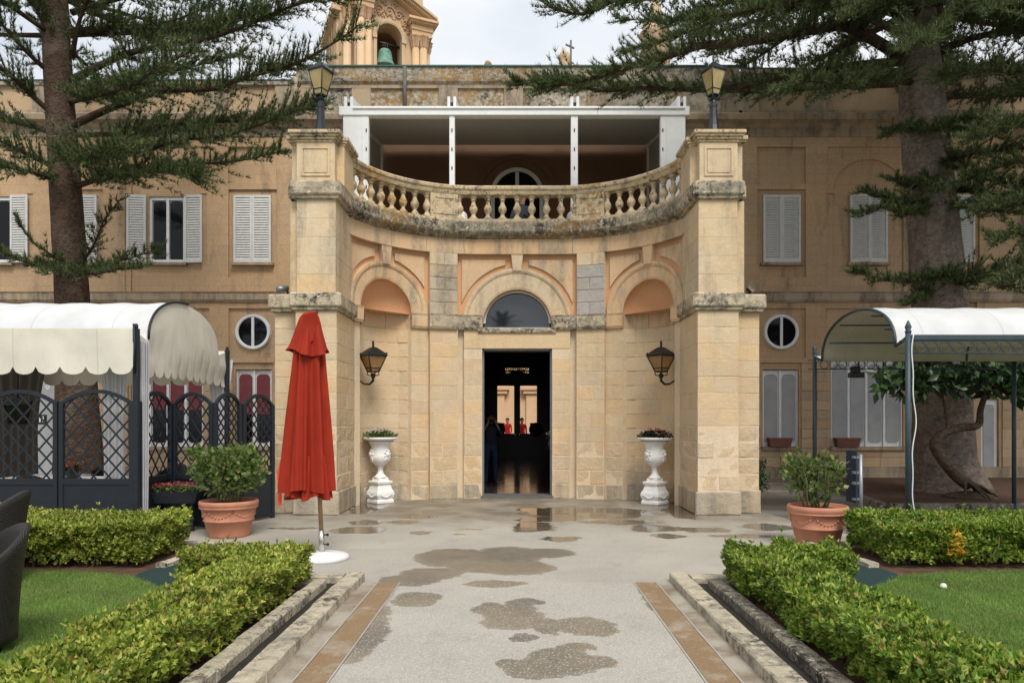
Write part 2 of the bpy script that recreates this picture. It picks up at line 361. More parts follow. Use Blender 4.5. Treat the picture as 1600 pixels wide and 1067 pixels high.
foliage('palm_leaf', (0.02, 0.045, 0.015), (0.035, 0.07, 0.02), (0.07, 0.11, 0.04), 0.2)
foliage('grass_blade', (0.12, 0.23, 0.04), (0.16, 0.27, 0.06), (0.28, 0.34, 0.11), 0.35, patch=(0.26, 0.27, 0.10))
foliage('petal_white', (0.8, 0.76, 0.72), (0.85, 0.82, 0.76), (0.75, 0.62, 0.6), 0.3)
foliage('petal_red', (0.5, 0.02, 0.02), (0.6, 0.05, 0.03), (0.8, 0.6, 0.55), 0.3)
foliage('petal_orange', (0.75, 0.18, 0.01), (0.8, 0.27, 0.02), (0.7, 0.12, 0.02), 0.3)
foliage('petal_mixed', (0.75, 0.16, 0.02), (0.12, 0.02, 0.15), (0.55, 0.03, 0.05), 0.2)
foliage('yellow_leaf', (0.55, 0.36, 0.03), (0.65, 0.45, 0.05), (0.6, 0.3, 0.02), 0.3)

def bark(name, a, b, ring=9):
    t = NT(name); z = t.sep()
    c = t.mix(t.ramp(t.noise(6, 6, t.mp(t.pos, (1, 1, 0.6)), 0.7), (0.35, 0), (0.65, 1)), a, b)
    c = t.mix(t.ramp(t.noise(1.2, 3), (0.5, 0), (0.68, 0.55)), c, (0.19, 0.16, 0.12))
    h = t.noise(5, 7, t.mp(t.pos, (1.6, 1.6, 3.2)), 0.72, 0.8)
    c = t.mix(t.ramp(h, (0.40, 0.8), (0.54, 0.0)), c, tuple(x * 0.35 for x in a))
    t.bump(t.math('ADD', h, t.math('MULTIPLY', t.voro(22), 0.5)), 0.9, 0.05); t.fin(c, 0.92, spec=0.15)
bark('pine_bark', (0.13, 0.085, 0.06), (0.075, 0.05, 0.038))
bark('pine_bark_grey', (0.37, 0.305, 0.255), (0.20, 0.16, 0.13))
bark('branch_bark', (0.10, 0.062, 0.045), (0.06, 0.04, 0.03))
bark('twisted_bark', (0.17, 0.125, 0.085), (0.11, 0.08, 0.055))

def glass(name, col, rough=0.04, spec=0.6):
    t = NT(name); t.fin(col, rough, spec=spec)
glass('glass_dark', (0.006, 0.007, 0.009), 0.06, 0.25); glass('glass_sky', (0.02, 0.024, 0.030), 0.03, 1.0)
t = NT('lamp_glass'); t.fin(t.mix(t.ramp(t.noise(6, 3), (0.35, 0), (0.65, 1)), (0.42, 0.32, 0.14), (0.34, 0.25, 0.10)), 0.25, spec=0.5)
t = NT('lamp_glass_dull'); t.fin(t.mix(t.ramp(t.noise(6, 3), (0.35, 0), (0.65, 1)), (0.33, 0.19, 0.075), (0.24, 0.14, 0.055)), 0.3, spec=0.4)
t = NT('wicker'); v = t.obj()
wv = t.math('MULTIPLY', t.math('SINE', t.math('MULTIPLY', t.sep(v)[2], 420.0)), t.math('SINE', t.math('MULTIPLY', t.math('ADD', t.sep(v)[0], t.sep(v)[1]), 300.0)))
t.bump(wv, 0.9, 0.006); t.fin(t.mix(t.ramp(wv, (0.2, 0), (0.8, 1)), (0.010, 0.008, 0.007), (0.034, 0.028, 0.025)), 0.5)
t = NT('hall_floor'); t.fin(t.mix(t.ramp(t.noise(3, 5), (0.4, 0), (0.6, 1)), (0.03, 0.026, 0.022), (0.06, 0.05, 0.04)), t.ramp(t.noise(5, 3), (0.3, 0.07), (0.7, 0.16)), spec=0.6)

def blobmask(t, blobs, sc, amp):
    """distance field of many damp patches, their outlines broken by noise"""
    x = t.sep(); nx = t.math('MULTIPLY', t.math('SUBTRACT', t.noise(sc, 8, ro=0.68), 0.5), amp * 1.35); ny = t.math('MULTIPLY', t.math('SUBTRACT', t.noise(sc * 0.83, 8, t.mp(t.pos, loc=(7, 3, 1)), 0.68), 0.5), amp)
    X = t.math('ADD', x[0], nx); Y = t.math('ADD', x[1], t.math('MULTIPLY', ny, 1.3)); f = None
    for (cx, cy, rx, ry) in blobs:
        a = t.math('POWER', t.math('DIVIDE', t.math('SUBTRACT', X, cx), rx), 2.0); b = t.math('POWER', t.math('DIVIDE', t.math('SUBTRACT', Y, cy), ry), 2.0)
        d = t.math('ADD', a, b)
        f = d if f is None else t.math('MINIMUM', f, d)
    return f
def pxblob(x, y, rx, ry):
    D = gd(y); return (gx(x, D), D, rx * D / FPX, abs(gd(y - ry) - gd(y + ry)) / 2)
def zb(l): return [pxblob(420 + a / 2.105, 740 + b / 2.105, c / 2.105, d / 2.105) for a, b, c, d in l]
DAMP = zb([(600, 275, 125, 30), (780, 272, 125, 34), (905, 262, 110, 17), (820, 310, 125, 24), (540, 328, 110, 20), (470, 350, 100, 20), (690, 305, 110, 22), (740, 362, 110, 11), (330, 520, 60, 90), (180, 600, 60, 60), (1280, 430, 40, 60),
    (800, 470, 112, 46), (740, 448, 66, 26), (850, 424, 60, 12), (920, 500, 60, 28), (1040, 500, 100, 33), (1092, 515, 55, 22), (840, 540, 50, 15),
    (960, 620, 140, 46), (1010, 572, 60, 14), (880, 652, 110, 30), (1090, 618, 60, 24), (805, 622, 44, 14), (480, 415, 88, 26), (250, 470, 60, 60)])
PUD = zb([(870, 175, 80, 18), (920, 150, 115, 9), (850, 186, 50, 9), (960, 215, 75, 9), (870, 120, 62, 8), (1050, 128, 235, 20), (1270, 180, 92, 14), (1420, 185, 110, 9), (1310, 206, 60, 7), (1150, 160, 150, 9),
    (330, 160, 72, 10), (300, 186, 105, 12), (440, 160, 50, 7), (490, 142, 60, 6), (80, 181, 95, 5), (330, 112, 62, 20), (500, 193, 30, 5), (660, 183, 52, 3), (635, 200, 25, 3), (1340, 120, 60, 30), (1560, 205, 120, 7), (1640, 175, 90, 12)])
def pavement(name, ca, cb, peb):
    t = NT(name)
    c = t.mix(t.ramp(t.noise(0.8, 6), (0.34, 0), (0.66, 1)), ca, cb)
    c = t.mix(t.ramp(t.noise(2.6, 6, ro=0.7), (0.52, 0), (0.72, 0.45)), c, tuple(x * 0.62 for x in ca))
    c = t.mix(1.0, c, t.ramp(t.noise(70, 3, ro=0.7), (0.3, 0.80), (0.7, 1.16)), 'MULTIPLY')
    dm = blobmask(t, DAMP, 3.4, 0.26); wet = t.math('MULTIPLY', t.ramp(dm, (0.62, 1.0), (0.98, 0.70), (1.14, 0.0)), t.ramp(t.noise(9, 6, ro=0.7), (0.25, 0.72), (0.5, 1.0)))
    pd = blobmask(t, PUD, 2.2, 0.50); pw = t.ramp(pd, (0.70, 1.0), (1.04, 0.0))
    far = t.ramp(t.math('DIVIDE', t.math('SUBTRACT', t.math('ADD', t.sep()[1], t.math('MULTIPLY', t.math('SUBTRACT', t.noise(1.4, 6), 0.5), 2.2)), 10.2), 3.0, True), (0.0, 0.0), (0.6, 1.0))
    dampfar = t.math('MULTIPLY', far, t.ramp(t.noise(1.3, 6, ro=0.62), (0.36, 0.45), (0.56, 1.0)))
    dc = t.mix(t.ramp(t.noise(0.75, 3), (0.44, 0), (0.56, 1)), (0.52, 0.45, 0.35), (0.37, 0.34, 0.305))
    c = t.mix(t.math('MULTIPLY', wet, 0.92), c, t.mix(1.0, c, dc, 'MULTIPLY'))
    c = t.mix(t.math('MULTIPLY', dampfar, 0.9), c, t.mix(1.0, c, (0.47, 0.42, 0.35), 'MULTIPLY'))
    c = t.mix(pw, c, t.mix(1.0, c, (0.42, 0.38, 0.32), 'MULTIPLY'))
    if peb:
        sp = t.ramp(t.voro(36), (0.14, 1), (0.30, 0)); c = t.mix(t.math('MULTIPLY', sp, 0.62), c, (0.56, 0.54, 0.49))
        sp = t.ramp(t.voro(75, t.mp(t.pos, loc=(2, 1, 0))), (0.16, 1), (0.30, 0)); c = t.mix(t.math('MULTIPLY', sp, 0.45), c, (0.52, 0.50, 0.45))
        dk = t.ramp(t.voro(41, t.mp(t.pos, loc=(3, 5, 0))), (0.08, 0.6), (0.26, 0)); c = t.mix(dk, c, t.mix(1.0, c, (0.5, 0.46, 0.42), 'MULTIPLY'))
    else:
        sp = t.ramp(t.voro(60), (0.12, 1), (0.28, 0)); c = t.mix(t.math('MULTIPLY', sp, 0.22), c, (0.52, 0.50, 0.45))
    r = t.math('SUBTRACT', 0.82, t.math('MULTIPLY', wet, 0.25)); r = t.math('SUBTRACT', r, t.math('MULTIPLY', dampfar, 0.32)); r = t.math('MAXIMUM', t.math('SUBTRACT', r, t.math('MULTIPLY', pw, 0.72)), 0.04)
    h = t.noise(90, 4)
    b = t.n('ShaderNodeBump'); b.inputs['Distance'].default_value = 0.006; t.l(h, b.inputs['Height'])
    t.l(t.math('MULTIPLY', t.math('SUBTRACT', 1.0, pw), 0.45), b.inputs['Strength']); t.l(b.outputs[0], t.b.inputs['Normal'])
    t.fin(c, r, spec=0.45)
pavement('path_terrazzo', (0.40, 0.38, 0.335), (0.35, 0.335, 0.295), True)
pavement('forecourt_concrete', (0.40, 0.375, 0.325), (0.34, 0.32, 0.28), False)
def strip_mat():
    t = NT('band_brown')
    c = t.mix(t.ramp(t.noise(2.3, 8, ro=0.72), (0.50, 0), (0.66, 0.85)), (0.235, 0.155, 0.085), (0.37, 0.335, 0.275))
    c = t.mix(t.math('MULTIPLY', t.ramp(t.voro(50), (0.14, 1), (0.3, 0)), 0.30), c, (0.50, 0.45, 0.37)); t.bump(t.noise(90, 4), 0.4, 0.006)
    t.fin(c, t.ramp(t.noise(1.6, 6, ro=0.65), (0.46, 0.45), (0.62, 0.8)))
strip_mat()
plain('line_pale', (0.37, 0.35, 0.305), 0.8, 0.15, 5)
def wet_mat():
    t = NT('side_asphalt'); n = t.ramp(t.noise(0.8, 5, t.mp(t.pos, (0.6, 1.3, 1))), (0.42, 0), (0.6, 1))
    c = t.mix(n, (0.20, 0.185, 0.165), (0.10, 0.088, 0.075)); c = t.mix(1.0, c, t.ramp(t.noise(60, 4), (0.3, 0.8), (0.7, 1.2)), 'MULTIPLY')
    t.bump(t.noise(80, 3), 0.3, 0.005); t.fin(c, t.ramp(n, (0, 0.75), (1, 0.32)))
wet_mat()
def lawn_mat():
    t = NT('lawn_ground'); c = t.mix(t.ramp(t.noise(1.2, 5), (0.35, 0), (0.65, 1)), (0.12, 0.21, 0.045), (0.15, 0.235, 0.055)); t.bump(t.noise(60, 5), 0.8, 0.02); t.fin(c, 0.95, spec=0.1)
lawn_mat()

def margin_mat():
    t = NT('margin_dirty'); c = t.mix(t.ramp(t.noise(2.0, 8, ro=0.7), (0.40, 0), (0.58, 1)), (0.20, 0.155, 0.105), (0.36, 0.33, 0.275))
    c = t.mix(t.math('MULTIPLY', t.ramp(t.voro(60), (0.12, 1), (0.28, 0)), 0.2), c, (0.5, 0.47, 0.4)); t.bump(t.noise(90, 4), 0.4, 0.006); t.fin(c, 0.6)
margin_mat()
# ------------------------------------------------------------------ ground, paths, beds
def sheet(name, pts, z, mat, parent=None):
    mb = MB(); mb.add([(x, y, z) for x, y in pts], [tuple(range(len(pts)))])
    return mb.build(name, mat, parent)
def rect(x0, x1, y0, y1): return [(x0, y0), (x1, y0), (x1, y1), (x0, y1)]
tag(sheet('ground', rect(-220, 220, -150, 300), 0.0, 'side_asphalt'), kind='structure')
tag(sheet('forecourt_pavement', [(-9, 6.95), (4.9, 6.95), (4.75, 9.4), (4.45, 10.8), (4.3, 12.2), (4.3, 19.4), (-9, 19.4)], 0.004, 'forecourt_concrete'), kind='structure')
tag(sheet('garden_path', rect(-1.145, 1.145, -6, 6.95), 0.005, 'path_terrazzo'), kind='structure')
for s in (-1, 1):
    a, b = sorted((s * 1.165, s * 1.365)); tag(sheet('path_band', rect(a, b, -6, 6.95), 0.006, 'band_brown'), kind='structure')
    for q in (1.155, 1.375):
        a, b = sorted((s * (q - 0.007), s * (q + 0.007))); tag(sheet('path_edge_line', rect(a, b, -6, 6.95), 0.0075, 'line_pale'), kind='structure')
    a, b = sorted((s * 1.385, s * 1.53)); tag(sheet('path_margin', rect(a, b, -6, 6.95), 0.005, 'margin_dirty'), kind='structure')
    a, b = sorted((s * 1.53, s * 3.3)); tag(sheet('planting_bed', rect(a, b, -6, 6.98), 0.012, 'soil'), kind='structure')
    a, b = sorted((s * 1.66, s * 1.85)); tag(sheet('drain_channel', rect(a, b, -6, 6.9), 0.016, 'channel_shade'), kind='structure')  # near-black sheet: shade of a sunken channel put in as colour
    a, b = sorted((s * 3.45, s * 13)); tag(sheet('planting_bed', rect(a, b, 7.1, 8.8), 0.02, 'soil'), kind='structure')
    pts = [(2.45, -6), (14, -6), (14, 7.35), (5.6, 7.38), (4.6, 7.32), (3.9, 7.12), (3.4, 6.66), (2.95, 6.25), (2.45, 6.0)]
    lw = tag(sheet('lawn', [(s * x, y) for x, y in pts][::s], 0.03, 'lawn_ground'), kind='structure')
    # mown blades, only where the lawn is in view
    n = 190000; D = nrg.uniform(3.2, 7.4, n) ** 1.0; X = nrg.uniform(2.45, 6.8, n)
    lim = np.interp(X, [2.45, 2.95, 3.4, 3.9, 4.6, 5.6, 14], [6.0, 6.25, 6.66, 7.12, 7.32, 7.38, 7.35])
    k = (D < lim + nrg.normal(0, 0.03, n)) & (X < 0.76 * D + 0.6); X, D = X[k], D[k]; n = len(X)
    P = np.stack([s * X, D, np.full(n, 0.029)], 1); h = nrg.uniform(0.014, 0.036, n)[:, None]; an = nrg.uniform(0, 2 * PI, n)
    w = np.stack([np.cos(an), np.sin(an), 0 * an], 1) * 0.0028; tip = P + np.stack([nrg.normal(0, 0.35, n), nrg.normal(0, 0.35, n), np.ones(n)], 1) * h
    g = soup('grass', np.stack([P - w, P + w, tip], 1), [(0, 1, 2)], 'grass_blade', None)
    tag(g, 'short mown grass of the %s lawn inside the low hedges' % ('chair side' if s < 0 else 'open'), 'grass', kind='stuff')
    # mat across the gap in the hedges
    mb = MB(); mb.grid(lambda u, v, s=s: (s * (2.92 + 0.98 * u - 0.16 * v * u), (6.20 + 0.93 * u) * (1 - v) + 8.25 * v, 0.046 + 0.012 * math.sin(4 * u + 3 * v) - (0.02 if v in (0, 1) else 0)), 8, 12)
    tag(mb.build('turf_mat', 'mat_green'), 'dark green mat laid across the hedge gap beside the %s' % ('wicker chairs' if s < 0 else 'blue backed sign'), 'mat')
def kerb_run(root, a, b, w, h, n, mat, seed):
    r = random.Random(seed); a = Vector(a); b = Vector(b); d = (b - a); L = d.length; d.normalize(); m = Vector((-d.y, d.x, 0)); t = 0
    cuts = [0] + [(i + r.uniform(-0.2, 0.2)) / n for i in range(1, n)] + [1]
    for i in range(n):
        p0 = a + d * (cuts[i] * L + 0.004); p1 = a + d * (cuts[i + 1] * L - 0.004); mb = MB(); N = 4
        off = r.uniform(-0.004, 0.004); hh = h + r.uniform(-0.005, 0.005); c = 0.012
        rows = []
        for j in range(N + 1):
            p = p0.lerp(p1, j / N) + m * off; e = lambda q=0.003: r.uniform(-q, q)
            rows.append([p - m * (w / 2 + e()), p - m * (w / 2 + e()) + Vector((0, 0, hh - c + e())), p - m * (w / 2 - c + e()) + Vector((0, 0, hh + e(0.004))),
                         p + m * (w / 2 - c + e()) + Vector((0, 0, hh + e(0.004))), p + m * (w / 2 + e()) + Vector((0, 0, hh - c + e())), p + m * (w / 2 + e())])
        v = [q for rw in rows for q in rw]; f = [(j * 6 + i2, j * 6 + i2 + 1, (j + 1) * 6 + i2 + 1, (j + 1) * 6 + i2) for j in range(N) for i2 in range(5)] + [tuple(range(6)), tuple(N * 6 + q for q in range(6))[::-1]]
        mb.add(v, f).build('kerb_stone', mat, root)
for s, w_ in ((-1, 'red parasol'), (1, 'bare side of the path')):
    root = tag(empty('kerb', (s * 1.6, 7, 0)), kind='structure')
    kerb_run(root, (s * 1.605, 2.4, 0), (s * 1.605, 7.02, 0), 0.17, 0.088, 7, 'kerb_pale', 3 + s); kerb_run(root, (s * 1.70, 6.935, 0), (s * 3.0, 6.935, 0), 0.16, 0.080, 3, 'kerb_pale', 9 + s)
    root = tag(empty('kerb', (s * 1.88, 7, 0)), kind='structure')
    kerb_run(root, (s * 1.885, 2.4, 0), (s * 1.885, 6.72, 0), 0.13, 0.095, 7, 'kerb_pale' if s < 0 else 'kerb_dark', 20 + s); kerb_run(root, (s * 1.955, 6.66, 0), (s * 2.9, 6.66, 0), 0.11, 0.085, 2, 'kerb_dark', 31 + s)
    root = tag(empty('kerb', (s * 3.5, 8.7, 0)), kind='structure')
    kerb_run(root, (s * 3.80, 7.5, 0), (s * 3.62, 8.75, 0), 0.12, 0.09, 2, 'kerb_pale', 41 + s); kerb_run(root, (s * 3.60, 8.88, 0), (s * 9.5, 8.88, 0), 0.13, 0.08, 8, 'kerb_pale', 45 + s)
# raised bed of bare soil round the right-hand pine
tag(sheet('tree_bed', [(6.75, 12.75), (16, 13.3), (16, 19.2), (7.6, 19.2), (7.35, 16.3)], 0.05, 'soil'), kind='structure')
root = tag(empty('kerb', (6.7, 12.7, 0)), kind='structure')
kerb_run(root, (6.72, 12.62, 0), (16, 13.2, 0), 0.22, 0.11, 9, 'kerb_dark', 51); kerb_run(root, (6.66, 12.75, 0), (7.3, 16.3, 0), 0.16, 0.10, 4, 'kerb_dark', 52)
tag(sheet('tree_bed', rect(-16, -8.2, 13.6, 17.5), 0.03, 'soil'), kind='structure')

# ------------------------------------------------------------------ curved-wall toolkit
YC = 14.55; RW = 2.5; UF = 0.8
def MP(u, d, z):
    """portico face: u along the curve, d towards the forecourt, z up"""
    a = abs(u); s = 1 if u >= 0 else -1
    if a <= UF: return (u, YC - d, z)
    th = (a - UF) / RW; r = RW - d
    return (s * (UF + r * math.sin(th)), YC - RW + r * math.cos(th), z)
def MW(u, d, z): return (u, 19.5 - d, z)              # front plane of the long palace
def mirror(Mf): return lambda u, d, z: (-Mf(u, d, z)[0],) + tuple(Mf(u, d, z)[1:])
def cst(d): return d if callable(d) else (lambda u: d)
def slab(mb, Mf, u0, u1, z0, z1, dF, dB, nu=None, smooth=False):
    dF = cst(dF); dB = cst(dB); nu = nu or max(1, int(abs(u1 - u0) / 0.12)); v = []
    for i in range(nu + 1):
        u = u0 + (u1 - u0) * i / nu; v += [Mf(u, dF(u), z0), Mf(u, dF(u), z1), Mf(u, dB(u), z1), Mf(u, dB(u), z0)]
    f = []
    for i in range(nu):
        for j in range(4): f.append((i * 4 + j, i * 4 + (j + 1) % 4, (i + 1) * 4 + (j + 1) % 4, (i + 1) * 4 + j))
    f += [(0, 1, 2, 3), (nu * 4 + 3, nu * 4 + 2, nu * 4 + 1, nu * 4)]
    return mb.add(v, f, smooth)
def sweep(mb, Mf, prof, u0, u1, nu=None, smooth=False):
    """closed profile [(d, z)...] swept along u"""
    nu = nu or max(1, int(abs(u1 - u0) / 0.10)); k = len(prof); v = []
    for i in range(nu + 1):
        u = u0 + (u1 - u0) * i / nu; v += [Mf(u, d, z) for d, z in prof]
    f = [(i * k + j, i * k + (j + 1) % k, (i + 1) * k + (j + 1) % k, (i + 1) * k + j) for i in range(nu) for j in range(k)]
    f += [tuple(range(k)), tuple(nu * k + j for j in range(k))[::-1]]
    return mb.add(v, f, smooth)
def arch_wall(mb, Mf, u0, u1, zs, z1, uc, r, ry, d, dB):
    """wall face between u0..u1 and zs..z1 pierced by an arch (centre uc, springing zs), with its reveal"""
    us = sorted(set([u0, u1] + [uc - r * math.cos(PI * i / 28) for i in range(29)])); us = [u for u in us if u0 - 1e-6 <= u <= u1 + 1e-6]
    lo = lambda u: zs + (ry * math.sqrt(max(0, 1 - ((u - uc) / r) ** 2)) if abs(u - uc) < r else 0)
    for a, b in zip(us[:-1], us[1:]):
        if b - a < 1e-6: continue
        mb.add([Mf(a, d, lo(a)), Mf(b, d, lo(b)), Mf(b, d, z1), Mf(a, d, z1)], [(0, 1, 2, 3)])
        if abs((a + b) / 2 - uc) < r: mb.add([Mf(a, d, lo(a)), Mf(b, d, lo(b)), Mf(b, dB, lo(b)), Mf(a, dB, lo(a))], [(3, 2, 1, 0)], True)
def arch_ring(mb, Mf, uc, zc, prof, a0=0.0, a1=PI, n=28, ky=1.0):
    """closed profile [(radius, d)...] swept round an arch"""
    k = len(prof); v = []
    for i in range(n + 1):
        a = a0 + (a1 - a0) * i / n; v += [Mf(uc - r * math.cos(a), d, zc + ky * r * math.sin(a)) for r, d in prof]
    f = [(i * k + j, i * k + (j + 1) % k, (i + 1) * k + (j + 1) % k, (i + 1) * k + j) for i in range(n) for j in range(k)]
    f += [tuple(range(k)), tuple(n * k + j for j in range(k))[::-1]]
    return mb.add(v, f)
def block(root, Mf, u0, u1, z0, z1, d=0.0, thick=0.10, c=0.010, er=0.004, mat='limestone', name='stone_block', gap=0.0035):
    """one dressed stone with worn, uneven face and edges"""
    dd = cst(d); u0 += gap; u1 -= gap; z0 += gap; z1 -= gap; nu = 3 if (u1 - u0) > 0.35 else 2; nz = 2
    e = lambda q=er: rng.uniform(-q, q); v = []; dl = e(er * 1.3)
    for j in range(nz + 1):
        for i in range(nu + 1):
            fu, fz = i / nu, j / nz; u = u0 + c + (u1 - u0 - 2 * c) * fu + e(); z = z0 + c + (z1 - z0 - 2 * c) * fz + e(); edge = i in (0, nu) or j in (0, nz)
            v.append(Mf(u, dd(u) + dl + e() - (abs(e(er * 1.5)) if edge else 0), z))
    f = [(j * (nu + 1) + i, j * (nu + 1) + i + 1, (j + 1) * (nu + 1) + i + 1, (j + 1) * (nu + 1) + i) for j in range(nz) for i in range(nu)]
    per = [(i, 0) for i in range(nu)] + [(nu, j) for j in range(nz)] + [(i, nz) for i in range(nu, 0, -1)] + [(0, j) for j in range(nz, 0, -1)]
    P = len(per); b1 = len(v)
    for i, j in per: u = u0 + (u1 - u0) * i / nu; v.append(Mf(u, dd(u) - c + dl, z0 + (z1 - z0) * j / nz))
    b2 = len(v)
    for i, j in per: u = u0 + (u1 - u0) * i / nu; v.append(Mf(u, dd(u) - thick, z0 + (z1 - z0) * j / nz))
    for q in range(P):
        a = per[q][1] * (nu + 1) + per[q][0]; q2 = (q + 1) % P; a2 = per[q2][1] * (nu + 1) + per[q2][0]
        f += [(a, b1 + q, b1 + q2, a2), (b1 + q, b2 + q, b2 + q2, b1 + q2)]
    return MB().add(v, f).build(name, mat, root)
def course(root, Mf, u0, u1, z0, z1, n, shift, **k):
    """one course of n stones between u0 and u1"""
    if n <= 1: block(root, Mf, u0, u1, z0, z1, **k); return
    w = (u1 - u0) / n; cuts = [u0] + [u0 + w * (i + shift + rng.uniform(-0.12, 0.12)) for i in range(1, n)] + [u1]
    for a, b in zip(cuts[:-1], cuts[1:]): block(root, Mf, a, b, z0, z1, **k)

# ------------------------------------------------------------------ entrance portico
port = thing('entrance_portico', 'curved limestone entrance portico with arched niches, balustrade and twin stone piers', 'portico', (0, 14.5, 0))
ZI0, ZI1 = 3.46, 3.76        # impost
ZC0, ZC1 = 5.32, 5.66        # cornice
NIC_C, NIC_R, NIC_D = 2.80, 0.60, 0.30
nic = lambda u: -0.02 - NIC_D * math.sqrt(max(0.0, 1 - ((abs(u) - NIC_C) / NIC_R) ** 2))
mb = MB()
for s in (-1, 1):
    Mf = MP if s > 0 else mirror(MP)
    slab(mb, Mf, 0.72, 1.10, 0, ZI0, 0.054, -0.5); slab(mb, Mf, 1.10, 1.235, 0, ZI0, -0.03, -0.5); slab(mb, Mf, 1.235, 1.83, 0, ZI0, 0.099, -0.5)
    slab(mb, Mf, 1.83, 2.20, 0, ZI0, -0.011, -0.5); slab(mb, Mf, 2.20, 3.40, 0, ZI0, lambda u: nic(u) - 0.006, -0.62, 24); slab(mb, Mf, 3.40, 4.3, 0, ZI0, -0.03, -0.5)
slab(mb, MP, -1.10, 1.10, 3.10, ZI0, 0.02, -0.5)
mb.build('wall_core', 'mortar', port)
# courses of the lower wall
H = [0.0, 0.30] + [0.30 + (ZI0 - 0.30) * i / 11 for i in range(1, 12)]
for s in (-1, 1):
    Mf = MP if s > 0 else mirror(MP)
    for i in range(12):
        z0, z1 = H[i], H[i + 1]; low = i < 4; er = 0.0035 if low else 0.0018; c = 0.012 if low else 0.005
        kw = dict(er=er, c=c, mat='limestone_grey' if i == 0 else ('limestone_worn' if low else 'limestone'))
        if z1 < 3.15: block(port, Mf, 0.72, 1.10, z0, z1, d=0.06, **kw)
        course(port, Mf, 1.235, 1.83, z0, z1, 1 + (i % 2), 0.0 if i % 4 < 2 else 0.15, d=0.105, **kw)
        block(port, Mf, 1.83, 2.20, z0, z1, d=-0.005, **kw)
        course(port, Mf, 2.205, 3.22, z0, z1, 2 if i % 2 else 3, 0.1 if i % 2 else -0.1, d=nic, thick=0.06, **kw)
mb = MB(); slab(mb, MP, -1.10, 1.10, 3.085, ZI0, 0.065, -0.4); mb.build('door_lintel', 'limestone', port)
mb = MB(); sweep(mb, MP, [(0, 3.40), (0.095, 3.40), (0.11, 3.44), (0.11, 3.50), (0, 3.50)], -0.80, 0.80); mb.build('window_sill', 'impost_stone', port)
# impost band, broken into its stones
IMP = lambda d: [(d - 0.2, ZI0), (d + 0.005, ZI0), (d + 0.03, ZI0 + 0.05), (d + 0.035, ZI1 - 0.04), (d + 0.05, ZI1), (d - 0.2, ZI1)]
for s in (-1, 1):
    Mf = MP if s > 0 else mirror(MP)
    for u0, u1, d, m in ((0.71, 1.24, 0.10, 'impost_stone'), (1.246, 1.86, 0.15, 'impost_stone'), (1.866, 2.21, 0.03, 'plaster_band'), (3.38, 4.1, 0.03, 'plaster_band')):
        mb = MB(); sweep(mb, Mf, IMP(d), u0, u1); mb.build('impost', m, port)
    for a, b in ((2.205, 2.60), (2.606, 3.39)):
        mb = MB(); slab(mb, Mf, a, b, ZI0 - 0.002, ZI1 - 0.01, lambda u: nic(u) + 0.012, lambda u: nic(u) - 0.1, 12); mb.build('impost', 'plaster_band', port)
# upper zone: recessed panels, arches, pilasters, frieze
ZT = 5.02
mb = MB(); arch_wall(mb, MP, -1.235, 1.235, ZI1 - 0.26, ZT + 0.02, 0, 0.72, 0.80, -0.05, -0.30)
for s in (-1, 1):
    Mf = MP if s > 0 else mirror(MP); arch_wall(mb, Mf, 1.83, 4.25, ZI1 - 0.03, ZT + 0.02, NIC_C, NIC_R, 0.62, -0.05, -0.07)
mb.build('upper_wall', 'plaster_orange', port)
for s in (-1, 1):
    Mf = MP if s > 0 else mirror(MP); mb = MB()
    def dome(p, q, Mf=Mf):
        a = PI * p; e = PI / 2 * q; return Mf(NIC_C - NIC_R * 1.004 * math.cos(a) * math.cos(e), -0.06 - NIC_D * math.sin(a) * math.cos(e), ZI1 - 0.03 + 0.62 * math.sin(e))
    mb.grid(dome, 28, 14)
    mb.add([Mf(NIC_C - NIC_R * math.cos(PI * i / 20), -0.06 - NIC_D * math.sin(PI * i / 20), ZI1 - 0.02) for i in range(21)], [tuple(range(21))])
    mb.build('niche_hood', 'plaster_orange', port)
def arch_set(Mf, uc, zc, r0, r1, ky, mat, u_lo, u_hi, key):
    nv = 9; pr = [(r0, -0.28 if not key else -0.10), (r0, 0.0), (r0 + 0.04, 0.012), (r1 - 0.10, 0.012), (r1 - 0.085, 0.030), (r1 - 0.05, 0.045), (r1, 0.045), (r1, -0.06)]
    for i in range(nv):
        a0 = PI * i / nv + 0.0012; a1 = PI * (i + 1) / nv - 0.0012; m2 = MB(); arch_ring(m2, Mf, uc, zc, pr, a0, a1, 4, ky); m2.build('voussoir', mat, port)
    m2 = MB(); rk = r1 - 0.04; zt = ZT + 0.02
    k0 = 0.085; k1 = 0.125; zb = zc + ky * rk * 0.99
    m2.prism([(uc - k0, zb), (uc + k0, zb), (uc + k1, zt), (uc - k1, zt)], lambda u, v, t: Mf(u, t, v), -0.06, 0.07); m2.build('keystone', mat, port)
    for sd in (-1, 1):                      # raised spandrel panels
        m2 = MB(); edge = u_hi - 0.09 if sd > 0 else u_lo + 0.09; r3 = r1 + 0.10; far = uc + sd * 0.24; n = 14; top = ZT - 0.10; pts = []
        lo = lambda u: zc + ky * math.sqrt(max(0.0, r3 * r3 - (u - uc) ** 2))
        usq = [edge + (far - edge) * i / n for i in range(n + 1)]
        usq = [u for u in usq if lo(u) < top - 0.02]
        for a, b in zip(usq[:-1], usq[1:]):
            m2.add([Mf(a, -0.005, lo(a)), Mf(b, -0.005, lo(b)), Mf(b, -0.005, top), Mf(a, -0.005, top), Mf(a, -0.06, lo(a)), Mf(b, -0.06, lo(b)), Mf(b, -0.06, top), Mf(a, -0.06, top)], [(0, 1, 2, 3), (0, 4, 5, 1), (3, 2, 6, 7), (0, 3, 7, 4), (1, 5, 6, 2)])
        if len(usq) > 1: m2.build('spandrel_panel', 'plaster_band', port)
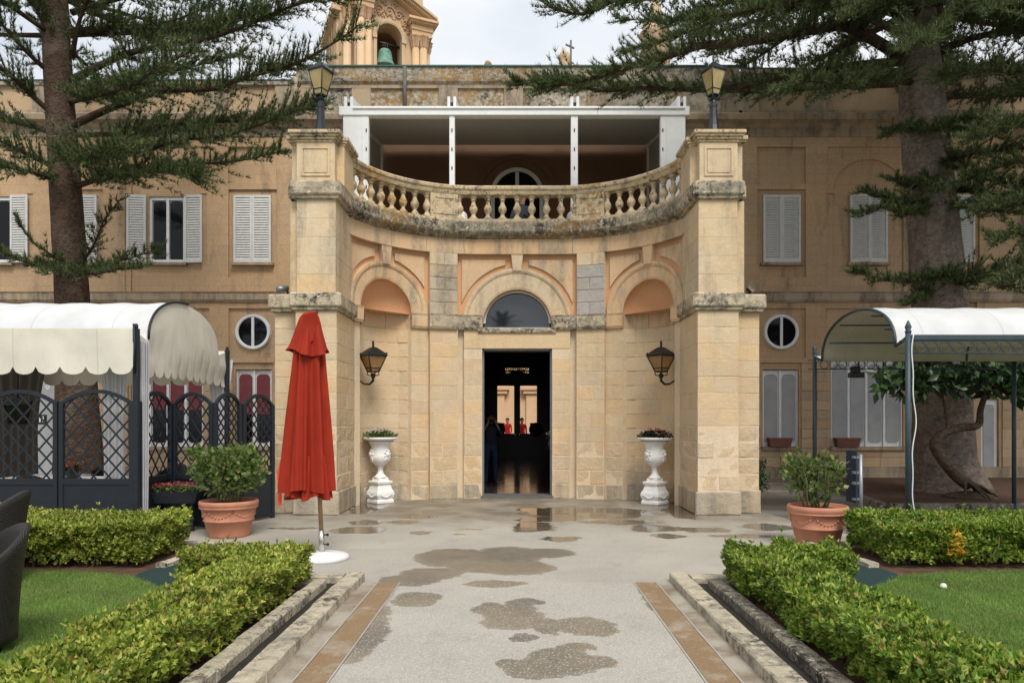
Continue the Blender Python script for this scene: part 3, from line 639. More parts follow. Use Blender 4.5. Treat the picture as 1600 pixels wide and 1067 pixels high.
arch_set(MP, 0, ZI1 - 0.20, 0.72, 1.13, 1.04, 'limestone_pale', -1.235, 1.235, False)
for s in (-1, 1):
    Mf = MP if s > 0 else mirror(MP); arch_set(Mf, NIC_C, ZI1 - 0.01, NIC_R, 0.93, 1.03, 'plaster_band', 1.83, 3.77, True)
    slab(MB(), Mf, 1.235, 1.83, ZI1, ZC0, 0.07, -0.3).build('pilaster_core', 'mortar', port); slab(MB(), Mf, 3.86, 4.3, ZI1, ZC0, 0.04, -0.3).build('pilaster_core', 'mortar', port)
    zz = [ZI1 + (ZT - ZI1) * i / 5 for i in range(6)]
    for i in range(5): course(port, Mf, 1.235, 1.83, zz[i], zz[i + 1], 1 + (i + 1) % 2, 0.0, d=0.09, mat=('weathered_grey' if s > 0 else 'limestone_grey') if (i < 4) else 'limestone_pale', gap=0.003, er=0.002)
cuts = [-4.3, -3.4, -2.7, -1.9, -1.1, -0.35, 0.45, 1.15, 1.95, 2.8, 3.5, 4.3]
for a, b in zip(cuts[:-1], cuts[1:]):
    mb = MB(); slab(mb, MP, a + 0.003, b - 0.003, ZT, ZC0 + 0.01, 0.085, -0.4); mb.build('frieze_stone', 'plaster_band', port)
CP = [(-0.4, ZC0), (0.10, ZC0), (0.13, ZC0 + 0.03), (0.20, ZC0 + 0.06), (0.235, ZC0 + 0.10), (0.25, ZC0 + 0.13), (0.25, ZC1 - 0.05), (0.235, ZC1 - 0.01), (0.21, ZC1), (-0.4, ZC1)]
for a, b in zip(cuts[:-1], cuts[1:]):
    mb = MB(); sweep(mb, MP, CP, a + 0.15, b + (0.145 if b < 4.2 else 0)); mb.build('cornice', 'cornice_stone', port)
# balustrade
BD = 0.10
mb = MB(); sweep(mb, MP, [(BD - 0.11, ZC1), (BD + 0.11, ZC1), (BD + 0.11, ZC1 + 0.045), (BD - 0.11, ZC1 + 0.045)], -4.25, 4.25); mb.build('balustrade_plinth', 'rail_stone', port)
RP = [(BD - 0.12, 6.20), (BD + 0.10, 6.20), (BD + 0.115, 6.235), (BD + 0.12, 6.27), (BD + 0.15, 6.30), (BD + 0.155, 6.345), (BD + 0.13, 6.375), (BD - 0.14, 6.375)]
for a, b in ((-4.28, -3.2), (-3.2, -2.2), (-2.2, -1.2), (-1.2, -0.1), (-0.1, 1.0), (1.0, 2.0), (2.0, 3.1), (3.1, 4.28)):
    mb = MB(); sweep(mb, MP, RP, a + 0.002, b - 0.002); mb.build('handrail', 'rail_stone', port)
bal_prof = [(0.088, 0), (0.088, 0.045), (0.062, 0.05), (0.060, 0.07), (0.040, 0.10), (0.036, 0.115), (0.052, 0.145), (0.078, 0.19), (0.086, 0.225), (0.078, 0.262), (0.050, 0.31), (0.039, 0.36), (0.038, 0.395), (0.052, 0.40), (0.052, 0.42), (0.044, 0.425), (0.060, 0.445), (0.074, 0.46), (0.078, 0.465), (0.078, 0.51)]
me_b = None
def baluster(u):
    global me_b
    p = MP(u, BD, ZC1 + 0.04)
    if me_b is None:
        o = MB().lathe(bal_prof, 14).build('baluster', 'rail_stone', port); me_b = o.data; o.location = p
    else:
        o = bpy.data.objects.new('baluster', me_b); COL.objects.link(o); attach(o, port, True); o.location = p
    o.rotation_euler[2] = rng.uniform(0, 6)
    s = rng.uniform(0.97, 1.03); o.scale = (s, s, 1)
for i in range(-3, 4): baluster(i * 0.30)
for s in (-1, 1):
    baluster(s * 1.20)
    for i in range(9): baluster(s * (1.90 + i * 0.268))
    Mf = MP if s > 0 else mirror(MP); mb = MB(); slab(mb, Mf, 1.24, 1.85, ZC1 + 0.02, 6.21, BD + 0.095, BD - 0.11); 
    mb.build('rail_pedestal', 'rail_stone', port)
    mb = MB()
    for a, b, z0, z1 in ((1.30, 1.79, 6.10, 6.14), (1.30, 1.79, 5.78, 5.82), (1.30, 1.34, 5.82, 6.10), (1.75, 1.79, 5.82, 6.10)): slab(mb, Mf, a, b, z0, z1, BD + 0.108, BD)
    mb.build('pedestal_moulding', 'rail_stone', port)
# piers
for s in (-1, 1):
    fx = lambda x, s=s: s * x
    F = lambda u, d, z, s=s: (s * u, 11.9 - d, z)                     # front face, u = |X|
    I = lambda u, d, z, s=s: (s * (3.05 - d) , u, z)                 # inner side face, u = distance
    B = lambda u, d, z, s=s: (s * u, 12.14 - d, z)                    # set-back outer strip
    def bx(mb, x0, x1, y0, y1, z0, z1): a, b = sorted((s * x0, s * x1)); return mb.box(a, b, y0, y1, z0, z1)
    def bbx(mb, x0, x1, y0, y1, z0, z1, c): a, b = sorted((s * x0, s * x1)); return mb.bbox(a, b, y0, y1, z0, z1, c)
    mb = MB(); bx(mb, 3.057, 3.743, 11.907, 19.4, 0, ZI0); bx(mb, 3.078, 3.722, 11.922, 19.4, ZI0, ZC0); bx(mb, 3.71, 4.172, 12.148, 12.9, 0, ZI0); bx(mb, 3.71, 3.86, 12.10, 19.4, ZI0, ZC0); bx(mb, 3.71, 3.95, 12.85, 19.4, 0, ZI0); mb.build('pier_core', 'mortar', port)
    HH = [0.0, 0.40] + [0.40 + (ZI0 - 0.40) * i / 11 for i in range(1, 12)]
    for i in range(12):
        z0, z1 = HH[i], HH[i + 1]; low = i < 5; er = 0.005 if low else 0.0018; c = 0.020 if low else 0.005
        kw = dict(er=er, c=c, mat='limestone_grey' if i == 0 else ('limestone_worn' if low else 'limestone')); pr = 0.04 if i == 0 else 0.0
        course(port, F, 3.05 - pr, 3.75 + pr, z0, z1, 1 + (i % 2), 0.05 if i % 4 == 1 else -0.1, d=0.0 + pr, **kw)
        course(port, B, 3.75, 4.18 + pr * 0.6, z0, z1, 1, 0, d=pr * 0.6, **kw)
        course(port, I, 11.92, 13.7, z0, z1, 2 if i % 2 else 3, 0.1, d=pr * 0.6, thick=0.06, **kw)
    # side impost, upper shaft, cap, pedestal, coping
    for nm, z0, z1, g, m in (('pier_impost', ZI0, ZI1, 0.09, 'impost_stone'), ('pier_cap', 5.34, 5.64, 0.085, 'impost_stone')):
        lowr = nm == 'pier_impost'
        for q, (x0, x1, y0, y1) in enumerate(((3.05 - g, 3.75 + g, 11.9 - g, 12.9), (3.75 + g - 0.02, (4.20 if lowr else 3.86) + g * 0.7, 12.10 - g, 12.9), (3.05 - g * 0.8, 3.6, 12.86, 13.9))):
            mb = MB(); bbx(mb, x0, x1, y0, y1, z0 + 0.05, z1, 0.03); bbx(mb, x0 + 0.04, x1 - 0.04, y0 + 0.04, y1, z0, z0 + 0.06, 0.015); mb.build(nm, m, port)
    zz = [ZI1 + (5.34 - ZI1) * i / 5 for i in range(6)]
    for i in range(5):
        kw = dict(mat='limestone_pale', er=0.0012, gap=0.0012, c=0.0025)
        block(port, F, 3.07, 3.73, zz[i], zz[i + 1], d=-0.015, **kw)
        course(port, I, 11.94, 13.6, zz[i], zz[i + 1], 2, 0.0, d=-0.02, thick=0.05, **kw)
    mb = MB(); bbx(mb, 3.71, 3.88, 12.02, 12.9, ZI1, 5.34, 0.008); mb.build('pier_return', 'limestone_pale', port)
    mb = MB(); bbx(mb, 3.09, 3.74, 11.93, 12.55, 5.63, 6.32, 0.008); mb.build('pier_pedestal', 'limestone_pale', port)
    bbx(MB(), 3.72, 3.86, 12.06, 12.55, 5.63, 6.31, 0.006).build('pedestal_wing', 'limestone_pale', port); bbx(MB(), 2.97, 3.10, 12.10, 12.78, 5.63, 6.31, 0.006).build('pedestal_wing', 'limestone_pale', port)
    mb = MB()
    for a, b, z0, z1 in ((3.17, 3.66, 6.20, 6.235), (3.17, 3.66, 5.74, 5.775), (3.17, 3.205, 5.775, 6.20), (3.625, 3.66, 5.775, 6.20)): bx(mb, a, b, 11.912, 11.94, z0, z1)
    bx(mb, 3.225, 3.605, 11.918, 11.94, 5.80, 6.18); mb.build('pedestal_panel', 'limestone_pale', port)
    mb = MB()
    for g, z0, z1 in ((0.025, 6.31, 6.35), (0.055, 6.35, 6.39), (0.085, 6.39, 6.43), (0.115, 6.43, 6.49)):
        bbx(mb, 3.09 - g, 3.74 + g, 11.93 - g, 12.55 + g, z0, z1, 0.010)
    mb.build('pier_coping', 'rail_stone', port)
    mb = MB(); m2 = MB()
    for g, z0, z1 in ((0.02, 6.305, 6.345), (0.05, 6.345, 6.385), (0.075, 6.385, 6.455)):
        bbx(mb, 3.73, 3.86 + g, 12.06 - g, 12.5 + g, z0, z1, 0.008); bbx(m2, 2.97 - g, 3.10, 12.10 - g * 0.6, 12.78 + g, z0, z1, 0.008)
    mb.build('pier_coping', 'rail_stone', port); m2.build('pier_coping', 'rail_stone', port)
# terrace slab over the hall and its floor
mb = MB(); us = [-4.2 + 8.4 * i / 60 for i in range(61)]
top = [MP(u, -0.25, ZC1 - 0.06) for u in us] + [(3.7, 19.45, ZC1 - 0.06), (-3.7, 19.45, ZC1 - 0.06)]; bot = [(p[0], p[1], 5.1) for p in top]; n = len(top)
mb.add(top + bot, [tuple(range(n)), tuple(range(n, 2 * n))[::-1]] + [(i, n + i, n + (i + 1) % n, (i + 1) % n) for i in range(n)]); mb.build('terrace_slab', 'mortar', port)
# doorway: metal-edged jambs, threshold and the arched fanlight above
mb = MB(); mb.box(-0.74, 0.74, 14.42, 14.95, 0.004, 0.055); mb.build('threshold', 'lead_grey', port)
mb = MB()
for s in (-1, 1):
    a, b = sorted((s * 0.685, s * 0.722)); mb.box(a, b, 14.62, 14.68, 0.05, 3.08)
mb.box(-0.72, 0.72, 14.62, 14.68, 3.05, 3.09); mb.build('door_frame', 'grey_metal', port)
fan = MB(); zc = 3.50; pts = [(0.70 * math.cos(PI * i / 30), zc + 0.14 + 0.66 * math.sin(PI * i / 30)) for i in range(31)] + [(-0.70, zc), (0.70, zc)]
fan.prism(pts, lambda u, v, t: (u, 14.80 + t, v), 0, 0.02); fan_o = fan.build('fanlight', 'glass_sky', port)
mb = MB(); mb.box(-0.71, 0.71, 14.72, 14.79, zc - 0.01, zc + 0.045); arch_ring(mb, MP, 0, zc + 0.13, [(0.66, -0.21), (0.66, -0.17), (0.72, -0.17), (0.72, -0.21)], 0, PI, 24, 0.97); mb.build('fanlight_frame', 'white_paint', fan_o)
# hall seen through the open door
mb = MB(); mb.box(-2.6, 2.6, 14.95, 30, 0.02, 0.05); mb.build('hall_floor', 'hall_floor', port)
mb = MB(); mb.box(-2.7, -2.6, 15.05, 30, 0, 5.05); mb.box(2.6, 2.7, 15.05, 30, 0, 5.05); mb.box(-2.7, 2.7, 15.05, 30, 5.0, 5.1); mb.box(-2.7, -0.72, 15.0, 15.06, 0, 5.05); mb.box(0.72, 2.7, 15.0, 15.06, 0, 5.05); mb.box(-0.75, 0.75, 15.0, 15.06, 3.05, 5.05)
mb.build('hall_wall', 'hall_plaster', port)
# inner glazed doors at the far end
mb = MB(); yd = 30.0
for s in (-1, 1):
    def q(x0, x1, z0, z1): a, b = sorted((s * x0, s * x1)); mb.box(a, b, yd, yd + 0.1, z0, z1)
    q(0.0, 0.13, 0, 3.1); q(0.84, 2.7, 0, 5.1); q(0.13, 0.84, 0, 1.05)
mb.box(-0.9, 0.9, yd, yd + 0.1, 3.08, 3.62); mb.box(-0.9, 0.9, yd, yd + 0.1, 4.0, 5.1); mb.box(-0.9, -0.50, yd, yd + 0.1, 3.62, 4.0); mb.box(0.50, 0.9, yd, yd + 0.1, 3.62, 4.0); mb.box(-0.9, 0.9, yd, yd + 0.1, 3.90, 4.0); [mb.bar((-0.48 + 0.08 * i, yd + 0.05, 3.62), (-0.44 + 0.08 * i, yd + 0.05, 3.9), 0.035, 0.04) for i in range(12)]
for s in (-1, 1):
    mb.lathe([(0.30, 0), (0.30, 0.1)], 20, (0, 0, 0)); b = len(mb.v) - 40
    for i in range(b, len(mb.v)): p = mb.v[i]; mb.v[i] = (s * 0.80 + p[0], yd + p[2], 1.22 + p[1])
    a, c = sorted((s * 0.55, s * 0.84)); mb.box(a, c, yd + 0.02, yd + 0.08, 1.32, 1.50)
for i in range(13):
    a = PI * (0.04 + 0.92 * i / 12); mb.bar((0.05 * math.cos(a), yd + 0.05, 3.62), (0.62 * math.cos(a), yd + 0.05, 3.62 + 0.42 * math.sin(a)), 0.035, 0.04)
mb.bar((-0.6, yd + 0.05, 3.72), (0.6, yd + 0.05, 3.72), 0.05, 0.04); mb.bar((-0.5, yd + 0.05, 3.88), (0.5, yd + 0.05, 3.88), 0.07, 0.04)
mb.build('inner_door', 'dark_wood', port)
mb = MB()
for s in (-1, 1): mb.sphere((s * 0.07, yd - 0.06, 0.98), 0.045)
mb.build('door_knob', 'steel', port)

# ------------------------------------------------------------------ the long palace behind
pal = thing('palace', 'long two storey honey stone palace with shuttered windows behind the curved portico', 'palace', (0, 20, 0))
WIN = [7.3, 9.7, 12.1, 14.5]
Z_STR0, Z_STR1 = 4.86, 5.14
def wall_holes(mb, Mf, u0, u1, z0, z1, holes, d=0.0, dB=-0.22):
    us = sorted(set([u0, u1] + [h[0] for h in holes] + [h[1] for h in holes])); zs = sorted(set([z0, z1] + [h[2] for h in holes] + [h[3] for h in holes]))
    us = [u for u in us if u0 <= u <= u1]; zs = [z for z in zs if z0 <= z <= z1]
    for a, b in zip(us[:-1], us[1:]):
        for c, e in zip(zs[:-1], zs[1:]):
            if any(h[0] - 1e-5 <= a and b <= h[1] + 1e-5 and h[2] - 1e-5 <= c and e <= h[3] + 1e-5 for h in holes): continue
            mb.add([Mf(a, d, c), Mf(b, d, c), Mf(b, d, e), Mf(a, d, e)], [(0, 1, 2, 3)])
    for a, b, c, e in holes:
        mb.add([Mf(x, y, z) for y in (d, dB) for x, z in ((a, c), (b, c), (b, e), (a, e))], [(0, 1, 5, 4), (1, 2, 6, 5), (2, 3, 7, 6), (3, 0, 4, 7)])
holes = [(-2.65, 2.65, 0, 5.05)]
for s in (-1, 1):
    for i, x in enumerate(WIN):
        X = s * x; holes.append((X - 0.50, X + 0.50, 5.95, 7.80))
        if i == 1: holes.append((X - 1.0, X + 1.0, 0.87, 3.30))
        elif i == 0: holes.append((X - 0.50, X + 0.50, 0.87, 3.02))
holes += [(12.85, 13.35, 0.06, 2.2)]
mb = MB(); wall_holes(mb, MW, -22, 22, 0, 11.0, holes)
mb.box(-22, -2.7, 19.9, 30, 0, 10.6); mb.box(2.7, 22, 19.9, 30, 0, 10.6); mb.box(-2.7, 2.7, 19.9, 30, 5.12, 10.6); mb.build('wall', 'wing_wall', pal)
# raised strips that frame the recessed bays (upper storey) 
for s in (-1, 1):
    Mf = MW if s > 0 else mirror(MW); fr = 0.07
    edges = [3.9, 6.63, 7.97, 8.57, 10.83, 11.43, 12.77, 13.37, 15.63, 22]
    strip = lambda a, b, z0, z1, d: slab(MB(), Mf, a, b, z0, z1, d, -0.02, 1).build('wall_strip', 'wing_wall', pal)
    for a, b in ((3.9, 6.63), (7.97, 8.57), (10.83, 11.43), (12.77, 13.37), (15.63, 22)): strip(a, b, 5.14, 9.42, fr)
    for a, b in ((6.63, 7.97), (11.43, 12.77)):
        strip(a, b, 9.15, 9.42, fr - 0.002); strip(a, b, 7.98, 8.16, fr - 0.01); strip(a, b, 5.14, 5.55, fr - 0.002)
    for c in (9.7, 14.5):
        mb = MB(); arch_wall(mb, Mf, c - 1.13, c + 1.13, 7.9, 9.16, c, 0.98, 0.92, 0.04, -0.01)
        slab(mb, Mf, c - 1.13, c - 0.98, 5.14, 7.9, 0.04, -0.01, 1); slab(mb, Mf, c + 0.98, c + 1.13, 5.14, 7.9, 0.04, -0.01, 1); slab(mb, Mf, c - 1.13, c + 1.13, 9.15, 9.42, fr, -0.02, 1)
        slab(mb, Mf, c - 1.16, c - 0.95, 7.86, 7.94, 0.075, -0.01, 1); slab(mb, Mf, c + 0.95, c + 1.16, 7.86, 7.94, 0.075, -0.01, 1)
        mb.build('blind_arch', 'wing_wall', pal)
    # ground storey: recessed square round the small round window, framed openings
    for a, b, z0, z1 in ((3.9, 6.63, 3.2, 4.86), (7.97, 8.5, 3.2, 4.86), (10.9, 11.5, 3.2, 4.86), (12.7, 22, 3.2, 4.86), (6.63, 7.97, 4.70, 4.86), (6.63, 7.97, 3.2, 3.34), (8.5, 10.9, 4.70, 4.86), (8.5, 10.9, 3.3, 3.42)): strip(a, b, z0, z1, 0.06)
    mb = MB(); sweep(mb, Mf, [(-0.05, Z_STR0), (0.10, Z_STR0), (0.14, Z_STR0 + 0.07), (0.14, Z_STR1 - 0.05), (0.17, Z_STR1), (-0.05, Z_STR1)], 3.9, 22, 1); mb.build('string_course', 'wing_trim', pal)
    mb = MB(); sweep(mb, Mf, [(-0.05, 9.42), (0.09, 9.42), (0.09, 9.62), (0.14, 9.66), (0.20, 9.74), (0.34, 9.80), (0.36, 9.94), (0.30, 9.99), (-0.05, 10.0)], 3.9 if s < 0 else 3.9, 22, 1); mb.build('main_cornice', 'wing_trim', pal)
    zp = 10.98 if s < 0 else 11.30; mb = MB(); slab(mb, Mf, 6.2, 22, 10.0, zp - 0.14, 0.02, -0.35, 1); mb.build('parapet', 'wing_stone', pal)
    mb = MB()
    for a in (6.4, 8.27, 11.1, 13.1, 15.9): slab(mb, Mf, a - 0.28, a + 0.28, 10.0, zp - 0.14, 0.09, -0.02, 1)
    slab(mb, Mf, 6.2, 22, 10.0, 10.16, 0.085, -0.02, 1); mb.build('parapet_pier', 'wing_trim', pal)
    mb = MB(); slab(mb, Mf, 6.2, 22, zp - 0.14, zp - 0.03, 0.12, -0.38, 1); mb.build('parapet_coping', 'parapet_stone', pal)
    mb = MB(); slab(mb, Mf, 6.2, 22, zp - 0.03, zp, 0.135, -0.42, 1); mb.build('roof_edge', 'roof_green', pal)
    mb = MB(); slab(mb, Mf, 2.7, 22, 0, 0.32, 0.07, -0.02, 1); mb.build('plinth', 'wing_trim', pal)
# raised middle of the roofline
mb = MB(); slab(mb, MW, -6.25, 6.25, 10.0, 10.98, 0.03, -0.4, 1); mb.build('parapet', 'parapet_stone', pal)
mb = MB()
for x in (-5.9, -4.3, -1.9, -0.1, 2.2, 4.4, 5.9): slab(mb, MW, x - 0.26, x + 0.26, 10.1, 10.80, 0.085, 0.0, 1)
slab(mb, MW, -6.2, 6.2, 10.0, 10.14, 0.09, 0.0, 1); slab(mb, MW, -6.2, 6.2, 10.76, 10.86, 0.092, 0.0, 1); mb.build('parapet_pier', 'wing_trim', pal)
mb = MB(); sweep(mb, MW, [(-0.4, 10.86), (0.10, 10.86), (0.16, 10.92), (0.18, 11.0), (-0.4, 11.0)], -6.2, 6.2, 1); mb.build('parapet_cornice', 'parapet_stone', pal)
mb = MB(); slab(mb, MW, -6.1, 6.15, 11.0, 11.36, 0.05, -0.45, 1); mb.build('parapet_coping', 'parapet_stone', pal)
mb = MB(); slab(mb, MW, -6.1, 6.15, 11.36, 11.40, 0.09, -0.5, 1); mb.build('roof_edge', 'roof_green', pal)
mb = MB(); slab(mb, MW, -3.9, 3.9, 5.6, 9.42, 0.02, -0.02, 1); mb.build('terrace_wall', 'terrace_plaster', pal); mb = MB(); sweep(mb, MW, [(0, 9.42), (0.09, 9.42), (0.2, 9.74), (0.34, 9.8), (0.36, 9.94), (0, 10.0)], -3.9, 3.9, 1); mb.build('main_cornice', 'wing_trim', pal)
mb = MB(); mb.tube([(gx(632, 19.3), 19.34, 11.30), (gx(632, 19.3), 19.34, 10.02)], 0.055, 8); mb.build('drain_pipe', 'lead_grey', pal)
mb = MB(); mb.tube([(gx(459, 19.2), 19.36, 11.1), (gx(459, 19.2), 19.36, 10.1)], 0.07, 8); mb.build('drain_pipe', 'wing_trim', pal)
mb = MB(); mb.sphere((gx(762, 19.4), 19.65, 11.50), 0.14, 10, 7, (0.8, 0.8, 1)); mb.box(gx(762, 19.4) - 0.03, gx(762, 19.4) + 0.03, 19.62, 19.68, 11.38, 11.45); mb.build('roof_ornament', 'parapet_stone', pal)
# stones of the ground storey walls
for s in (-1, 1):
    Mf = MW if s > 0 else mirror(MW)
    for i in range(11):
        z0 = 0.32 + i * 0.262; z1 = z0 + 0.262
        runs = [(5.6, 6.74, 2), (7.86, 8.64, 1 + i % 2)] + ([(10.76, 12.78, 3 if i % 2 else 4), (13.42, 14.6, 2)] if s > 0 else [(10.76, 14.6, 6)])
        if z1 < 0.86: runs = [(5.6, 8.64, 5 - i % 2)] + ([(8.64, 10.76, 3)] if True else []) + ([(10.76, 12.78, 3), (13.42, 14.6, 2)] if s > 0 else [(10.76, 14.6, 6)])
        if s < 0: runs = [r for r in runs if r[0] < 10]+[(10.76, 13.0, 3)]
        for a, b, n in runs: course(pal, Mf, a, b, z0, z1, n, 0.12 if i % 2 else -0.12, d=0.045, thick=0.06, mat='wing_stone', er=0.003, c=0.006)
# windows
def rr(cx, cz, w, h, rt, rb, n=6):
    pts = []
    for (sx, sz, r) in ((1, 1, rt), (-1, 1, rt), (-1, -1, rb), (1, -1, rb)):
        a0 = {(1, 1): 0, (-1, 1): PI / 2, (-1, -1): PI, (1, -1): 1.5 * PI}[(sx, sz)]
        for i in range(n + 1): a = a0 + PI / 2 * i / n; pts.append((cx + sx * (w / 2 - r) + r * math.cos(a), cz + sz * (h / 2 - r) + r * math.sin(a)))
    return pts
PW = lambda u, v, t: MW(u, t, v)
def shutter(win, hx, side, w, z0, z1, ang, d0):
    """louvred leaf hinged at hx; side = direction of the leaf, ang = opening angle"""
    ca, sa = math.cos(ang), math.sin(ang)
    f = lambda u, t, z: MW(hx + side * (u * ca) - side * t * 0 , d0 + u * sa + t, z)
    mb = MB(); st = 0.055
    for a, b, c, e in ((0, st, z0, z1), (w - st, w, z0, z1), (st, w - st, z0, z0 + 0.09), (st, w - st, z1 - 0.07, z1)):
        mb.add([f(u, t, z) for z in (c, e) for t in (0, 0.04) for u in (a, b)], [(0, 2, 3, 1), (4, 5, 7, 6), (0, 1, 5, 4), (2, 6, 7, 3), (0, 4, 6, 2), (1, 3, 7, 5)])
    mb.build('shutter', 'shutter_paint', win)
    mb = MB(); n = 25; h = (z1 - z0 - 0.16) / n
    for i in range(n):
        zc = z0 + 0.09 + (i + 0.5) * h
        mb.add([f(u, t, z) for u in (st, w - st) for t, z in ((0.004, zc + h * 0.42), (0.036, zc - h * 0.50), (0.036, zc - h * 0.36), (0.004, zc + h * 0.55))], [(0, 1, 5, 4), (1, 2, 6, 5), (2, 3, 7, 6), (3, 0, 4, 7)])
    tag(mb.build('louvre_slats', 'shutter_paint', win), kind='stuff')
def upper_window(X, state):
    z0, z1 = 5.97, 7.79; mb = MB(); mb.box(X - 0.50, X + 0.50, 19.62, 19.66, z0 - 0.02, z1 + 0.01)
    for a, b, c, e in ((-0.5, -0.43, z0, z1), (0.43, 0.5, z0, z1), (-0.43, 0.43, z1 - 0.08, z1), (-0.43, 0.43, z0, z0 + 0.09), (-0.035, 0.035, z0 + 0.09, z1 - 0.08)): mb.box(X + a, X + b, 19.54, 19.63, c, e)
    win = mb.build('window', 'white_paint', pal)
    for sd in (-1, 1):
        pb = MB(); pb.prism(rr(X + sd * 0.232, (z0 + z1) / 2, 0.36, z1 - z0 - 0.20, 0.10, 0.05), lambda u, v, t: (u, 19.60 - t, v), 0, 0.015); pb.build('pane', 'glass_dark', win)
    sb = MB(); sb.box(X - 0.58, X + 0.58, 19.36, 19.55, 5.88, 5.955); sb.build('sill', 'wing_trim', win)
    if state == 'closed': shutter(win, X - 0.515, 1, 0.512, z0 - 0.02, z1 + 0.02, 0.0, 0.075); shutter(win, X + 0.515, -1, 0.512, z0 - 0.02, z1 + 0.02, 0.0, 0.075)
    elif state == 'ajar': shutter(win, X - 0.515, 1, 0.512, z0 - 0.02, z1 + 0.02, 0.25, 0.075); shutter(win, X + 0.515, -1, 0.50, z0 - 0.02, z1 + 0.02, 0.05, 0.075)
    else: shutter(win, X - 0.53, -1, 0.50, z0 - 0.02, z1 + 0.02, 0.12, 0.075); shutter(win, X + 0.53, 1, 0.50, z0 - 0.02, z1 + 0.02, 0.06, 0.075)
for i, stt in enumerate(('closed', 'open', 'closed', 'open')): upper_window(-WIN[i], stt)
for i, stt in enumerate(('closed', 'ajar', 'ajar', 'closed')): upper_window(WIN[i], stt)
def ground_window(X, hw, z0, z1, nl, blind):
    mb = MB(); mb.box(X - hw, X + hw, 19.60, 19.66, z0, z1); win = mb.build('window', 'white_paint', pal); w = 2 * hw / nl
    for i in range(nl):
        cx = X - hw + w * (i + 0.5); pw = w - 0.13; hz = z1 - z0 - 0.22
        if blind == 'red':
            pb = MB(); pb.prism(rr(cx, (z0 + z1) / 2 + 0.0, pw, hz, 0.12, 0.10), lambda u, v, t: (u, 19.59 - t, v), 0, 0.012); pb.build('pane', 'glass_dark', win)
            bb = MB(); zb = z0 + 0.10 + hz * 0.42; bb.prism(rr(cx, (zb + z1 - 0.11) / 2, pw, z1 - 0.11 - zb, 0.12, 0.012), lambda u, v, t: (u, 19.574 - t, v), 0, 0.006)
            for k in range(1, 3): zz_ = zb + (z1 - 0.11 - zb) * k / 3; bb.box(cx - pw / 2, cx + pw / 2, 19.562, 19.572, zz_ - 0.008, zz_ + 0.008)
            bb.build('blind', 'blind_red', win)
        else:
            pb = MB(); pb.prism(rr(cx, (z0 + z1) / 2, pw, hz, 0.12, 0.10), lambda u, v, t: (u, 19.59 - t, v), 0, 0.012); pb.build('pane', 'net_curtain', win)
    for sd in range(nl + 1):
        x = X - hw + w * sd; fb = MB(); fb.box(x - 0.03 if sd else x, x + 0.03 if sd < nl else x, 19.55, 19.60, z0, z1); 
        if sd == 0: fb = MB().box(x, x + 0.035, 19.55, 19.60, z0, z1)
        if sd == nl: fb = MB().box(x - 0.035, x, 19.55, 19.60, z0, z1)
        fb.build('mullion', 'white_paint', win)
    sb = MB(); sb.box(X - hw - 0.06, X + hw + 0.06, 19.38, 19.55, z0 - 0.09, z0 - 0.005); sb.build('sill', 'wing_trim', win)
for s, bl in ((-1, 'red'), (1, 'net')):
    ground_window(s * 7.3, 0.49, 0.88, 3.0, 2, bl); ground_window(s * 9.7, 0.99, 0.88, 3.28, 4, bl)
    X = s * 7.3; mb = MB(); n = 32
    arch_ring(mb, MW, X, 4.05, [(0.40, 0.0), (0.40, 0.07), (0.43, 0.085), (0.475, 0.085), (0.49, 0.0)], 0, 2 * PI, 36); win = mb.build('window', 'white_paint', pal)
    pb = MB(); pb.prism([(X + 0.405 * math.cos(2 * PI * i / n), 4.05 + 0.405 * math.sin(2 * PI * i / n)) for i in range(n)], PW, 0.005, 0.03); pb.build('pane', 'glass_dark', win)
    pb = MB(); pb.box(X - 0.035, X + 0.035, 19.43, 19.50, 3.65, 4.45); pb.build('glazing_bar', 'white_paint', win)
# white side door beyond the pine, small arched window over the terrace
mb = MB(); mb.box(12.86, 13.34, 19.58, 19.66, 0.06, 2.18); win = mb.build('side_door', 'white_paint', pal); MB().prism(rr(13.1, 1.15, 0.30, 1.8, 0.1, 0.1), lambda u, v, t: (u, 19.57 - t, v), 0, 0.012).build('pane', 'net_curtain', win)
mb = MB(); za = 7.85; arch_ring(mb, MW, 0, za, [(0.62, 0.02), (0.62, 0.07), (0.73, 0.07), (0.73, 0.02)], 0, PI, 24); mb.box(-0.05, 0.05, 19.42, 19.47, 5.7, za + 0.6); mb.box(-0.73, -0.62, 19.43, 19.48, 5.65, za); mb.box(0.62, 0.73, 19.43, 19.48, 5.65, za); win = mb.build('terrace_door', 'shutter_paint', pal)
MB().prism([(0.62 * math.cos(PI * i / 20), za + 0.62 * math.sin(PI * i / 20)) for i in range(21)] + [(-0.62, 5.65), (0.62, 5.65)], PW, 0.022, 0.035).build('pane', 'glass_dark', win)
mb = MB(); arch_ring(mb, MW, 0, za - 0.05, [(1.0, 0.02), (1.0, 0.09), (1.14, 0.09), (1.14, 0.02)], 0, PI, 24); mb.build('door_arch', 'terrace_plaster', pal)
# glazed side entrance with a pale mark, seen through the pavilion
mb = MB(); X = gx(71, 19.3); mb.box(X - 0.32, X + 0.32, 19.40, 19.46, 0.05, 2.75); d_o = mb.build('side_door', 'net_curtain', pal)
MB().add([(X, 19.393, 2.44), (X + 0.07, 19.393, 2.53), (X, 19.393, 2.62), (X - 0.07, 19.393, 2.53), (X, 19.393, 2.49), (X + 0.03, 19.393, 2.53), (X, 19.393, 2.57), (X - 0.03, 19.393, 2.53)], [(0, 1, 5, 4), (1, 2, 6, 5), (2, 3, 7, 6), (3, 0, 4, 7)]).build('door_emblem', 'white_paint', d_o)
